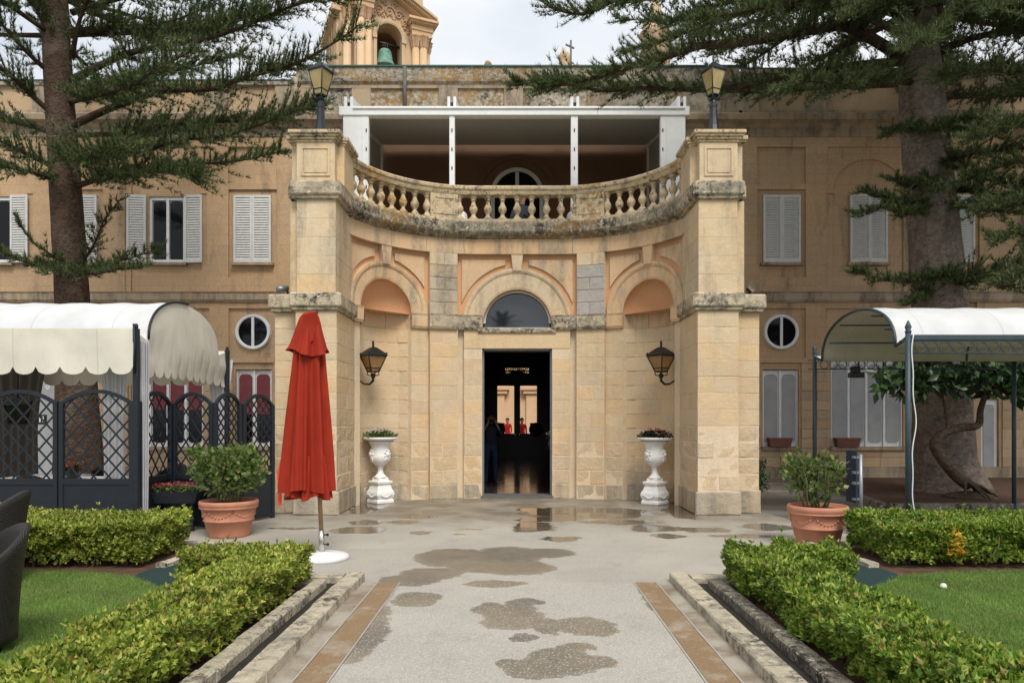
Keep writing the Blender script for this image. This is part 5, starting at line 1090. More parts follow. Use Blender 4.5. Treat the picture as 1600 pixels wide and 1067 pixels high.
cloth([(0.205, 2.37), (0.178, 2.46), (0.146, 2.60), (0.120, 2.72), (0.100, 2.79), (0.065, 2.835), (0.02, 2.85)], 90, 5, 0.22, 9, lambda z: cx_(z) + Vector((0.004, -0.01, 0)), lambda a: 0.045 * math.sin(2 * a + 0.8)).build('top_vent', 'umbrella_red', um)
mb = MB(); p = cx_(2.6) + Vector((0.03, -0.17, 0)); mb.grid(lambda u, v: (p.x + 0.16 * u * (1 - 0.4 * v) - 0.05, p.y - 0.03 + 0.06 * u + 0.02 * math.sin(3 * v), 2.78 - 0.34 * v + 0.06 * u), 6, 8); mb.build('loose_flap', 'umbrella_red', um)
mb = MB(); mb.bar((gx(437, UD), UD - 0.02, gz(735, UD)), (gx(438.5, UD), UD - 0.03, gz(789, UD)), 0.045, 0.006); mb.bar((gx(437, UD), UD - 0.02, gz(735, UD)), (gx(446, UD), UD - 0.02, gz(700, UD)), 0.03, 0.006); mb.build('strap', 'strap_red', um)

# ------------------------------------------------------------------ lattice screens
def screen(P0, P1, label, seed, lower=True):
    P0 = Vector((*P0, 0)); P1 = Vector((*P1, 0)); d = (P1 - P0); W = d.length; a = math.atan2(d.y, d.x)
    r_ = thing('lattice_screen', label, 'lattice screen', (P0.x, P0.y, 0.004), a, 'dark lattice screens round the pavilion')
    for x in (0.03, W - 0.03): MB().bbox(x - 0.03, x + 0.03, -0.03, 0.03, 0, 1.86, 0.004).build('post', 'navy_metal', r_, False)
    MB().box(0.05, W - 0.05, -0.014, 0.014, 0.06, 0.73).build('panel', 'navy_metal', r_, False)
    MB().box(0.05, W - 0.05, -0.026, 0.026, 0.72, 0.80).build('rail', 'navy_metal', r_, False); MB().box(0.05, W - 0.05, -0.024, 0.024, 0.03, 0.075).build('rail', 'navy_metal', r_, False)
    top = lambda x: 1.82 + 0.19 * (1 - ((2 * x / W - 1)) ** 2)
    mb = MB(); n = 16; v = []
    for i in range(n + 1):
        x = 0.02 + (W - 0.04) * i / n; v += [(x, -0.024, top(x) - 0.04), (x, 0.024, top(x) - 0.04), (x, 0.024, top(x) + 0.012), (x, -0.024, top(x) + 0.012)]
    mb.add(v, [(i * 4 + j, i * 4 + (j + 1) % 4, (i + 1) * 4 + (j + 1) % 4, (i + 1) * 4 + j) for i in range(n) for j in range(4)]); mb.build('top_rail', 'navy_metal', r_, False)
    sp = 0.205 * (W / 1.0 if W < 0.8 else 1.0); ax_ = W / (round(W / sp) or 1); sl = 1.12
    z0 = 0.79
    for sg in (1, -1):
        k = -8
        while k < 16:
            b = k * ax_ * sl + (0.5 * ax_ * sl); k += 1; pts = []
            for i in range(121):
                x = 0.05 + (W - 0.1) * i / 120; z = z0 + (sl * x + (b - 1.5) if sg > 0 else -sl * x + b)
                if z0 <= z <= top(x) - 0.03: pts.append((x, z))
            if len(pts) > 4: MB().bar((pts[0][0], 0.006 * sg, pts[0][1]), (pts[-1][0], 0.006 * sg, pts[-1][1]), 0.022, 0.010).build('lattice_slat', 'navy_metal', r_, False)
FD = 9.65
screen((-7.33, FD), (-6.29, FD), 'dark lattice screen with arched top in front of the hanging lantern', 1)
screen((-6.27, FD), (-5.25, FD), 'dark lattice screen with arched top in front of the orange flower pot', 2)
screen((-5.20, FD + 0.05), (-5.22, 10.62), 'dark lattice screen turned edgeways behind the pansy trough', 4)
screen((-5.20, 10.65), (-4.46, 10.32), 'dark lattice screen behind the pansy trough and shrub pot', 5)
screen((-4.44, 10.32), (-4.30, 10.95), 'narrow dark lattice screen seen edgeways above the potted shrub', 6)
screen((-4.28, 10.97), (-4.02, 11.62), 'dark lattice screen ending nearest the portico pier', 7)

# ------------------------------------------------------------------ pavilion with canvas roof (left) and bare pergola (right)
def roof_prof(n=26):
    pts = [(0.0, 2.84), (0.15, 2.79), (0.32, 2.74)]
    for i in range(n + 1): a = PI * i / n; pts.append((1.525 - 1.20 * math.cos(a), 2.74 + 0.68 * max(0.0, math.sin(a)) ** 0.85))
    pts += [(2.73, 2.74), (2.9, 2.79), (3.05, 2.84)]; return pts
RPF = roof_prof()
pv = thing('canvas_pavilion', 'garden pavilion with white barrel canvas roof and scalloped cream valance', 'pavilion', (-7.5, 11.2, 0))
xE, xW = -5.24, -9.9
mb = MB(); nx = 24; v = []
for i in range(nx + 1):
    x = xE + (xW - xE) * i / nx; v += [(x, FD + y - 0.02, z + 0.012 * math.sin(i * 1.9) * (1 if 0.4 < y < 2.6 else 0.2)) for y, z in RPF]
kk = len(RPF); mb.add(v, [(i * kk + j, i * kk + j + 1, (i + 1) * kk + j + 1, (i + 1) * kk + j) for i in range(nx) for j in range(kk - 1)], True); mb.build('roof_canvas', 'canvas_white', pv)
def valance(name, A, B, ztop, drop, sc_w, sag=0.0, mat='canvas_cream', wav=0.02):
    A = Vector(A); B = Vector(B); L = (B - A).length; d = (B - A) / L; nrm_ = Vector((-d.y, d.x, 0)); n = int(L / sc_w) ; N = n * 8; mb = MB(); v = []
    for i in range(N + 1):
        u = i / N * L; t_ = (i % 8) / 8; sc = 0.105 * math.sqrt(max(0, 1 - (2 * t_ - 1) ** 2)); p = A + d * u
        for j in range(7):
            f = j / 6; z = ztop - (drop - 0.095) * f - (sc if j == 6 else sc * f ** 6) ; o_ = wav * math.sin(u * 5.1 + 2 * f) * f + sag * f
            v.append((p.x + nrm_.x * o_, p.y + nrm_.y * o_, z))
    mb.add(v, [(i * 7 + j, i * 7 + j + 1, (i + 1) * 7 + j + 1, (i + 1) * 7 + j) for i in range(N) for j in range(6)], True); return mb.build(name, mat, pv)
valance('valance', (xE, FD - 0.03, 0), (xW, FD - 0.03, 0), 2.86, 0.62, 0.315); valance('valance', (xE, FD + 3.07, 0), (xW, FD + 3.07, 0), 2.86, 0.62, 0.315)
# end canvas that hangs from the arch and sags
mb = MB(); v = []; NY = 96; q = random.Random(2)
for i in range(NY + 1):
    y = 3.05 * i / NY; zt_ = np.interp(y, [p[0] for p in RPF], [p[1] for p in RPF]); t_ = (i % 8) / 8; sc = 0.105 * math.sqrt(max(0, 1 - (2 * t_ - 1) ** 2)); zb_ = 2.30 - sc + 0.04 * math.sin(y * 1.1)
    for j in range(13):
        f = j / 12; z = zt_ + (zb_ - zt_) * f; bulge = 0.05 * math.sin(PI * min(1, f * 1.1)) * math.sin(PI * i / NY) + 0.018 * math.sin(7 * f + 1.7 * y) * f + 0.012 * math.sin(6 * y - 9 * f) * f
        v.append((xE + bulge, FD + y - 0.02, z))
mb.add(v, [(i * 13 + j, i * 13 + j + 1, (i + 1) * 13 + j + 1, (i + 1) * 13 + j) for i in range(NY) for j in range(12)], True); mb.build('end_canvas', 'canvas_cream', pv)
for x in (xE + 0.02, xW):
    for y in (FD - 0.0, FD + 3.02):
        mb = MB(); mb.bbox(x - 0.035, x + 0.035, y - 0.035, y + 0.035, 0, 2.86, 0.005); mb.sphere((x, y, 2.89), 0.028, 8, 6, (1, 1, 1.5)); mb.build('corner_post', 'navy_metal', pv)
mb = MB(); mb.tube([(xE + 0.01, FD - 0.045, 2.92), (xE + 0.03, FD - 0.06, 2.6), (xE + 0.02, FD - 0.05, 2.25)], 0.016, 6); mb.tube([(xE + 0.02, FD + y, z + 0.02) for y, z in RPF if 0.3 < y < 1.6], 0.018, 6); mb.build('lacing', 'navy_metal', pv)
def curtain(x, y, w0, w1, ztop, zbot, mat, name='curtain', ang=0.0, tie=0.55):
    mb = MB(); N = 48
    def f(u, v):
        wd = w0 + (w1 - w0) * math.sin(PI * min(1, v / tie) / 2) if v < tie else w1 + (w0 * 0.7 - w1) * ((v - tie) / (1 - tie)) * 0.6
        uu = (u - 0.5) * wd; dd = 0.035 * math.sin(u * 38) + 0.015 * math.sin(u * 17 + 3 * v)
        return (x + uu * math.cos(ang) - dd * math.sin(ang), y + uu * math.sin(ang) + dd * math.cos(ang), ztop + (zbot - ztop) * v)
    mb.grid(f, N, 16); return mb.build(name, mat, pv)
curtain(gx(178, 9.95) , 9.95, 0.42, 0.30, 2.72, 0.05, 'curtain_white'); curtain(-5.32, 12.6, 0.50, 0.22, 2.7, 0.05, 'curtain_white', ang=0.9); curtain(-5.16, FD + 0.10, 0.10, 0.08, 2.7, 0.05, 'curtain_white', ang=0.9)
curtain(gx(20, 12.4), 12.45, 1.2, 0.8, 2.75, 0.05, 'curtain_taupe'); curtain(gx(-30, 10.4), 10.3, 0.5, 0.7, 2.75, 0.05, 'curtain_white')
# inside the pavilion
lt = thing('hanging_lantern', 'black lantern hanging under the pavilion roof behind the lattice', 'lantern', (gx(28, 11.2), 11.2, 1.55))
lantern(lt, 0, 0.26, 0.16, 0.30, 'glass_dark', 'black_metal', 0.12); MB().tube([(0, 0, 0.5), (0, 0, 1.78)], 0.012, 6).build('chain', 'black_metal', lt, False)
def cafe_table(X, D, label):
    t_ = thing('cafe_table', label, 'table', (X, D, 0)); MB().bbox(X - 0.45, X + 0.45, D - 0.45, D + 0.45, 0.70, 0.735, 0.008).build('tabletop', 'linen', t_)
    mb = MB(); mb.tube([(X, D, 0.02), (X, D, 0.71)], 0.04, 10); mb.lathe([(0.26, 0.0), (0.26, 0.02), (0.05, 0.05)], 16, (X, D, 0.004)); mb.build('pedestal', 'black_metal', t_)
cafe_table(gx(150, 10.6), 10.55, 'white topped pavilion table holding the orange flower pot'); cafe_table(gx(50, 10.7), 11.0, 'white topped pavilion table under the hanging lantern')
def tub_chair(X, D, rz, label, sc=1.0, grp=None):
    """woven tub chair: curved back that flares at the top and runs down into the arms"""
    r_ = thing('wicker_chair', label, 'chair', (X, D, 0.03 if D < 7.5 else 0.004), rz, grp); mb = MB(); n = 30
    def shell(off):
        def f(u, v):
            a = PI * (-0.16 + 1.32 * u); side = math.cos(a); back = math.sin(a); ht = 0.60 + 0.24 * max(0, back) ** 1.5 ; fl = 1 + 0.20 * v ** 2.2 * max(0, back) + 0.05 * v
            rx, ry = 0.30 * fl + off, 0.30 * fl + off; return (rx * side * sc, (ry * back + 0.02) * sc, (0.06 + (ht - 0.06) * v) * sc)
        return f
    o_, i_ = shell(0.0), shell(-0.045); nv = 12
    v = [o_(i / n, j / nv) for j in range(nv + 1) for i in range(n + 1)] + [i_(i / n, j / nv) for j in range(nv + 1) for i in range(n + 1)]; B = (n + 1) * (nv + 1); f = []
    for j in range(nv):
        for i in range(n): a = j * (n + 1) + i; f += [(a, a + 1, a + n + 2, a + n + 1), (B + a + n + 1, B + a + n + 2, B + a + 1, B + a)]
    for i in range(n): a = nv * (n + 1) + i; f.append((a, a + 1, B + a + 1, B + a)); f.append((B + i, B + i + 1, i + 1, i))
    for j in range(nv): a = j * (n + 1); f.append((a, a + n + 1, B + a + n + 1, B + a)); a += n; f.append((B + a, B + a + n + 1, a + n + 1, a))
    mb.add(v, f, True); mb.build('back', 'wicker', r_, False)
    mb = MB(); mb.lathe([(0.24 * sc, 0.34 * sc), (0.275 * sc, 0.36 * sc), (0.275 * sc, 0.42 * sc), (0.25 * sc, 0.44 * sc), (0.02, 0.445 * sc)], 24); mb.build('seat', 'wicker', r_, False)
    for a in (0.25, 0.75, 1.25, 1.75): MB().tube([(0.24 * sc * math.cos(a * PI), 0.24 * sc * math.sin(a * PI), 0), (0.25 * sc * math.cos(a * PI), 0.25 * sc * math.sin(a * PI), 0.36 * sc)], [0.02, 0.026], 8).build('leg', 'wicker', r_, False)
tub_chair(gx(-62, 4.75), 4.75, R(-40), 'dark woven tub chair standing on the lawn behind the path hedge', 1.0); tub_chair(gx(-32, 6.75), 6.75, R(-75), 'dark woven tub chair standing on the lawn before the far hedge', 1.06)
tub_chair(gx(150, 11.4), 11.35, R(0), 'dark woven chair inside the pavilion behind the orange flowers', 1.0); tub_chair(gx(70, 10.2), 10.2, R(180), 'dark woven chair inside the pavilion below the hanging lantern', 1.0)
tub_chair(gx(250, 12.0), 12.1, R(-20), 'dark woven chair inside the pavilion below the red window blinds', 1.0)
def flower_patch(root, P, pet, m, n, sz, seed, leaf='shrub_leaf', hgt=0.14, rad=(0.1, 0.1)):
    q = np.random.default_rng(seed); A = np.stack([q.uniform(-rad[0], rad[0], n), q.uniform(-rad[1], rad[1], n), q.uniform(0, hgt, n)], 1) + np.array(P)
    D_ = np.stack([q.normal(0, 1, n), q.normal(0, 1, n), q.uniform(0.1, 1, n)], 1); soup('foliage', leaves(A, D_, q.uniform(0.03, 0.06, n), 0.5, seed=seed), LEAF_F, leaf, root, True, kind='stuff')
    B_ = np.stack([q.uniform(-rad[0], rad[0], m), q.uniform(-rad[1], rad[1], m), q.uniform(hgt * 0.75, hgt * 1.15, m)], 1) + np.array(P); P5 = np.repeat(B_, 6, 0); an = np.tile(np.arange(6) * PI / 3, m); D5 = np.stack([np.cos(an), -0.5 + 0 * an, np.sin(an)], 1)
    V = leaves(P5, D5, np.full(6 * m, sz), 0.95, seed=seed + 1); soup('blossoms', V, LEAF_F, pet, root, True, kind='stuff')
fp = thing('flower_pot', 'small dark pot of orange flowers on the pavilion table', 'flower pot', (gx(113, 10.4), 10.4, 0.735))
MB().lathe([(0.07, 0), (0.10, 0.12), (0.105, 0.125), (0.02, 0.12)], 16, (gx(113, 10.4), 10.4, 0.735)).build('pot', 'black_metal', fp); flower_patch(fp, (gx(113, 10.4), 10.4, 0.83), 'petal_orange', 22, 180, 0.035, 21, 'dark_leaf', 0.12, (0.11, 0.09))
tr = thing('flower_trough', 'dark trough of orange and purple pansies below the lattice screens', 'flower trough', (-4.95, 10.15, 0.40))
mb = MB(); mb.add([(-5.16, 10.02, 0.42), (-4.62, 10.08, 0.42), (-4.62, 10.30, 0.42), (-5.16, 10.28, 0.42), (-5.2, 9.98, 0.58), (-4.56, 10.04, 0.58), (-4.56, 10.34, 0.58), (-5.2, 10.32, 0.58)], [(0, 3, 2, 1), (0, 1, 5, 4), (1, 2, 6, 5), (2, 3, 7, 6), (3, 0, 4, 7), (4, 5, 6, 7)]); mb.build('trough', 'navy_metal', tr)
for x in (-5.05, -4.7): MB().bar((x, 10.18, 0.004), (x, 10.18, 0.43), 0.05, 0.05).build('leg', 'navy_metal', tr)
flower_patch(tr, (-4.90, 10.14, 0.575), 'petal_mixed', 36, 420, 0.034, 22, 'shrub_leaf', 0.11, (0.30, 0.13))
sg = thing('toilet_sign', 'small square black sign with two white figures on the palace wall', 'sign', (gx(62, 19.0), 19.4, gz(655, 19.3)))
x_, z_ = gx(62, 19.3), gz(655, 19.3); MB().bbox(x_ - 0.13, x_ + 0.13, 19.38, 19.46, z_ - 0.13, z_ + 0.13, 0.006).build('plate', 'black_metal', sg)
mb = MB()
for q in (-0.045, 0.045): mb.lathe([(0.018, 0), (0.018, 0.006)], 10, (0, 0, 0)); b = len(mb.v) - 20; mb.v[b:] = [(x_ + q + p[0], 19.376 - p[2], z_ + 0.075 + p[1]) for p in mb.v[b:]]; mb.box(x_ + q - 0.02, x_ + q + 0.02, 19.372, 19.379, z_ - 0.075, z_ + 0.048)
tag(mb.build('pictogram', 'white_paint', sg), kind='stuff')

# right-hand pergola
pg = thing('metal_pergola', 'dark metal pergola with white barrel cloth roof and ring frieze', 'pergola', (7.5, 11.2, 0))
xA, xB = 5.36, 10.4
def barrel(mb, x0, x1, dz, nx, smooth=True):
    v = []
    for i in range(nx + 1): x = x0 + (x1 - x0) * i / nx; v += [(x, FD + y, z - 0.07 + dz + 0.008 * math.sin(i * 2.3)) for y, z in RPF]
    mb.add(v, [(i * kk + j, i * kk + j + 1, (i + 1) * kk + j + 1, (i + 1) * kk + j) for i in range(nx) for j in range(kk - 1)], smooth); return mb
barrel(MB(), xA, xB, 0.0, 20).build('roof_cloth', 'canvas_white', pg); barrel(MB(), xA + 0.02, xB, -0.025, 20).build('roof_underside_tint', 'canvas_beige', pg)  # beige lower sheet: light filtering through the cloth put in as colour
for x in (xA, 7.9, xB): MB().tube([(x, FD + y, z - 0.085) for y, z in RPF], 0.022, 8).build('roof_arch', 'pergola_metal', pg)
for y, z in ((0.62, 3.02), (1.0, 3.27), (2.05, 3.27), (2.43, 3.02)): MB().tube([(xA, FD + y, z - 0.09), (xB, FD + y, z - 0.09)], 0.014, 6).build('purlin', 'pergola_metal', pg)
for x in (xA, 8.95, xB):
    for y in (FD, FD + 3.03):
        if x == 8.95 and y == FD: continue
        mb = MB(); mb.tube([(x, y, 0), (x, y, 2.80)], 0.036, 10); mb.lathe([(0.038, 2.80), (0.045, 2.82), (0.03, 2.84), (0.045, 2.88), (0.008, 2.97)], 10, (x, y, 0)); mb.lathe([(0.10, 0.004), (0.10, 0.014), (0.045, 0.02), (0.04, 0.10)], 12, (x, y, 0)); mb.build('post', 'pergola_metal', pg)
ring_me = None
for y in (FD, FD + 3.03):
    mb = MB(); mb.bbox(xA, xB, y - 0.02, y + 0.02, 2.705, 2.775, 0.004); mb.build('eave_beam', 'pergola_metal', pg)
    for z in (2.69, 2.525): MB().tube([(xA - 0.12, y, z), (xB, y, z)], 0.009, 6).build('frieze_rod', 'pergola_metal', pg)
    nr = int((xB - xA - 0.15) / 0.168)
    for i in range(nr):
        c = (xA + 0.17 + i * 0.168, y, 2.607)
        if ring_me is None:
            o = MB().tube([(0.072 * math.cos(2 * PI * j / 18), 0, 0.072 * math.sin(2 * PI * j / 18)) for j in range(19)], 0.0075, 6, False).build('frieze_ring', 'pergola_metal', pg); ring_me = o.data
        else: o = bpy.data.objects.new('frieze_ring', ring_me); COL.objects.link(o); attach(o, pg, True)
        o.location = c
mb = MB(); mb.box(xA, xB, FD + 2.96, FD + 2.975, 2.66, 2.74); mb.build('cloth_rail', 'canvas_beige', pg)
wr = thing('lighting_cable', 'white cable running loosely down the pergola corner post', 'cable', (xA, FD, 0)); q = random.Random(8)
MB().tube([(xA + 0.05 + 0.022 * math.sin(z * 4.2 + 1) + 0.012 * math.sin(z * 9), FD - 0.045, z) for z in [2.78 - 2.72 * i / 60 for i in range(61)]], 0.008, 6).build('cord', 'rubber_white', wr)
fl = thing('floodlight', 'black floodlight hanging under the back of the metal pergola', 'floodlight', (gx(1338, 12.6), 12.6, 2.2)); X = gx(1338, 12.6)
mb = MB(); mb.bbox(X - 0.13, X + 0.13, 12.56, 12.66, gz(590, 12.6), gz(582, 12.6), 0.01); mb.build('housing', 'black_metal', fl)
mb = MB(); mb.bbox(X - 0.07, X + 0.07, 12.58, 12.68, gz(582, 12.6) - 0.005, gz(582, 12.6) + 0.11, 0.01); mb.tube([(X + 0.06, 12.64, 2.4), (X + 0.08, 12.67, 2.70)], 0.012, 6); mb.build('bracket', 'black_metal', fl)
f2 = thing('floodlight', 'small silver faced floodlight on the impost of the portico pier', 'floodlight', (4.05, 12.3, ZI1)); a_ = Vector((0.55, -0.6, 0.58)).normalized(); s_ = a_.orthogonal().normalized(); u_ = a_.cross(s_)
MB().obox((4.10, 12.3, ZI1 + 0.16), s_, u_, a_, 0.085, 0.065, 0.025).build('face', 'steel', f2); mb = MB(); mb.obox(Vector((4.10, 12.3, ZI1 + 0.16)) - a_ * 0.05, s_, u_, a_, 0.07, 0.055, 0.03); mb.tube([(4.06, 12.33, ZI1 - 0.01), (4.07, 12.33, ZI1 + 0.12)], 0.02, 6); mb.build('housing', 'black_metal', f2)
c2 = thing('wall_camera', 'small grey security camera on the impost of the pier behind the parasol', 'camera', (-4.0, 12.3, ZI1)); mb = MB(); mb.tube([(-4.02, 12.32, ZI1 + 0.15), (-4.14, 12.16, ZI1 + 0.11)], [0.05, 0.045], 10); mb.build('housing', 'grey_metal', c2); MB().tube([(-4.0, 12.34, ZI1 - 0.01), (-4.03, 12.33, ZI1 + 0.13)], 0.018, 6).build('bracket', 'black_metal', c2)
# sign seen from behind, on its clamp post
sn = thing('garden_sign', 'blue backed sign clamped to a grey post beside the right terracotta pot', 'sign', (4.52, 9.25, 0)); X, D = gx(1344.5, 9.25), 9.25
MB().tube([(X, D, 0), (X, D, 1.16)], 0.030, 12).build('post', 'grey_metal', sn)
ang = R(86); dx = Vector((-math.cos(ang), math.sin(ang), 0)); nn = Vector((math.sin(ang), math.cos(ang), 0)); MB().obox(Vector((X, D, 0.86)) + dx * 0.10 + Vector((-0.06, 0, 0)), dx, nn, Vector((0, 0, 1)), 0.12, 0.012, 0.34).build('board', 'sign_blue', sn)
for z in (1.12, 0.92, 0.78, 0.57): mb = MB(); mb.obox((X - 0.035, D + 0.015, z), Vector((1, 0, 0)), Vector((0, 1, 0)), Vector((0, 0, 1)), 0.055, 0.035, 0.018); mb.build('clamp', 'grey_metal', sn)
# terracotta boxes on the right-hand sills
for x0, x1, w_ in ((1203, 1238, 'narrow white window'), (1308, 1345, 'wide white window')):
    a, b = gx(x0, 19.3), gx(x1, 19.3); t_ = thing('window_box', 'terracotta window box on the sill of the ' + w_, 'window box', ((a + b) / 2, 19.4, 0.88)); mb = MB(); z0 = 0.885
    mb.add([(a + 0.03, 19.32, z0), (b - 0.03, 19.32, z0), (b - 0.03, 19.53, z0), (a + 0.03, 19.53, z0), (a, 19.29, z0 + 0.22), (b, 19.29, z0 + 0.22), (b, 19.53, z0 + 0.22), (a, 19.53, z0 + 0.22)], [(0, 3, 2, 1), (0, 1, 5, 4), (1, 2, 6, 5), (2, 3, 7, 6), (3, 0, 4, 7), (4, 5, 6, 7)]); mb.build('box', 'terracotta_dull', t_)
    mb = MB(); mb.box(a - 0.012, b + 0.012, 19.28, 19.535, z0 + 0.20, z0 + 0.24); mb.build('rim', 'terracotta_dull', t_)
bs = tag(MB().lathe([(0.028, 0), (0.036, 0.012), (0.033, 0.032), (0.02, 0.046), (0.006, 0.05)], 12, (gx(1474, 6.6), 6.6, 0.028), True, fn=lambda r, z, a: r * (1 + 0.12 * math.sin(2 * a) + 0.06 * math.sin(5 * a))).build('pebble', 'pebble'), 'single pale pebble lying on the lawn edge', 'pebble')
# ------------------------------------------------------------------ hedges
def hedge(boxes, label, seed, dens, ls, mat, stems=60):
    ros = 6
    x0 = min(b[0] for b in boxes); y0 = min(b[2] for b in boxes); r_ = thing('hedge', label, 'hedge', ((boxes[0][0] + boxes[0][1]) / 2, (boxes[0][2] + boxes[0][3]) / 2, 0.012)); q = np.random.default_rng(seed); Ps, Ds = [], []
    for (a, b, c, d, h) in boxes:
        W, L = b - a, d - c; z0 = 0.07
        for (area, kind) in ((W * L, 'top'), (L * h, 'xa'), (L * h, 'xb'), (W * h, 'ya'), (W * h, 'yb')):
            n = int(area * dens / ros); u, v = q.uniform(0, 1, n), q.uniform(0, 1, n); dep = np.minimum(q.exponential(0.035, n), 0.16)
            EX = L if kind in ('top', 'xa', 'xb') else W
            lump = 0.046 * np.sin(u * EX * 5.3 + seed) * np.sin(v * 7 + 2 * seed) + 0.026 * np.sin(u * EX * 13 + 3 * v + 1.3) * np.sin(v * 11 + u * EX * 3) + q.normal(0, 0.016, n)
            spike = (q.random(n) < 0.05) * q.uniform(0.0, 0.08, n)
            if kind == 'top': P = np.stack([a + W * v, c + L * u, h - dep + lump + spike], 1); N = np.array([0, 0, 1.0])
            else:
                zz = z0 + (h - z0) * v ** 0.75; thin = 0.04 * (1 - v)
                if kind == 'xa': P = np.stack([a + dep + lump + thin, c + L * u, zz], 1); N = np.array([-1.0, 0, 0.35])
                elif kind == 'xb': P = np.stack([b - dep - lump - thin, c + L * u, zz], 1); N = np.array([1.0, 0, 0.35])
                elif kind == 'ya': P = np.stack([a + W * u, c + dep + lump + thin, zz], 1); N = np.array([0, -1.0, 0.35])
                else: P = np.stack([a + W * u, d - dep - lump - thin, zz], 1); N = np.array([0, 1.0, 0.35])
            ax_ = nrm(N[None, :] * 0.8 + q.normal(0, 0.35, (n, 3)) + np.array([0, 0, 0.45])); e1 = nrm(np.cross(ax_, q.normal(size=(n, 3)))); e2 = np.cross(ax_, e1)      # rosettes of leaves at the shoot tips
            for k in range(ros):
                a_ = 2 * PI * k / ros + q.uniform(-0.4, 0.4, (n, 1)); sp_ = q.uniform(0.25, 1.25, (n, 1)); Ds.append(ax_ * 0.75 + (e1 * np.cos(a_) + e2 * np.sin(a_)) * sp_); Ps.append(P - ax_ * q.uniform(0.0, 0.02, (n, 1)))
        n = int(W * L * h * dens * 2.0); Ps.append(np.stack([q.uniform(a + 0.06, b - 0.06, n), q.uniform(c + 0.06, d - 0.06, n), q.uniform(0.14, h - 0.05, n)], 1)); Ds.append(q.normal(0, 1, (n, 3)))
    P = np.concatenate(Ps); D_ = np.concatenate(Ds); n = len(P); S = q.uniform(0.6, 1.45, n) * ls
    # thin patches where the clipping has bared the twigs
    den = np.sin(P[:, 0] * 5.1 + seed) + np.sin(P[:, 1] * 4.3 + 2 * seed) + np.sin(P[:, 2] * 16 + P[:, 1] * 3.7 + P[:, 0] * 3.1); k = q.random(n) < np.clip(0.75 + 0.22 * den, 0.30, 1.0); P, D_, S = P[k], D_[k], S[k]; n = len(P)
    bw = q.random(n) < 0.035
    soup('foliage', leaves(P[~bw], D_[~bw], S[~bw], 0.52, 0.28, seed=seed), LEAF_F, mat, r_, True, kind='stuff'); soup('dry_leaves', leaves(P[bw], D_[bw], S[bw], 0.5, 0.3, seed=seed), LEAF_F, 'brown_leaf', r_, True, kind='stuff')
    mb = MB(); rr_ = random.Random(seed)
    for k in range(stems):
        a, b, c, d, h = boxes[k % len(boxes)] if len(boxes) > 1 and k % 4 == 0 else boxes[0]; p = Vector((rr_.uniform(a + 0.10, b - 0.10), rr_.uniform(c + 0.1, d - 0.1), 0.0)); pts = [p]
        for j in range(3): p = p + Vector((rr_.uniform(-0.06, 0.06), rr_.uniform(-0.06, 0.06), h * 0.28)); pts.append(p)
        mb.tube(pts, [0.012, 0.009, 0.006, 0.004], 5)
    tag(mb.build('stems', 'leaf_stem', r_), kind='stuff'); return r_
hedge([(-2.50, -1.97, 2.75, 6.78, 0.40), (-3.02, -2.46, 6.22, 6.80, 0.41)], 'clipped hedge along the path ending at the red parasol', 1, 12500, 0.037, 'hedge_leaf', 130)
hedge([(1.98, 2.50, 2.75, 6.75, 0.40), (2.46, 3.02, 6.24, 6.78, 0.41)], 'clipped hedge along the path facing the parasol from the far side', 2, 12000, 0.038, 'hedge_leaf_deep', 130)
hedge([(-6.9, -4.02, 7.50, 8.66, 0.49)], 'clipped hedge below the dark lattice screens', 3, 9500, 0.040, 'hedge_leaf', 110)
hr = hedge([(4.02, 8.4, 7.50, 8.62, 0.49)], 'clipped hedge in front of the metal pergola with a yellow sprig', 4, 9500, 0.040, 'hedge_leaf_deep', 110)
q = np.random.default_rng(5); n = 70; P = np.array([gx(1490, 7.5), 7.46, 0.30]) + q.normal(0, 1, (n, 3)) * np.array([0.04, 0.03, 0.08]); soup('yellow_sprig', leaves(P, q.normal(0, 1, (n, 3)) + np.array([0, -0.8, 0.2]), q.uniform(0.05, 0.09, n), 0.4, seed=9), LEAF_F, 'yellow_leaf', hr, True, kind='stuff')

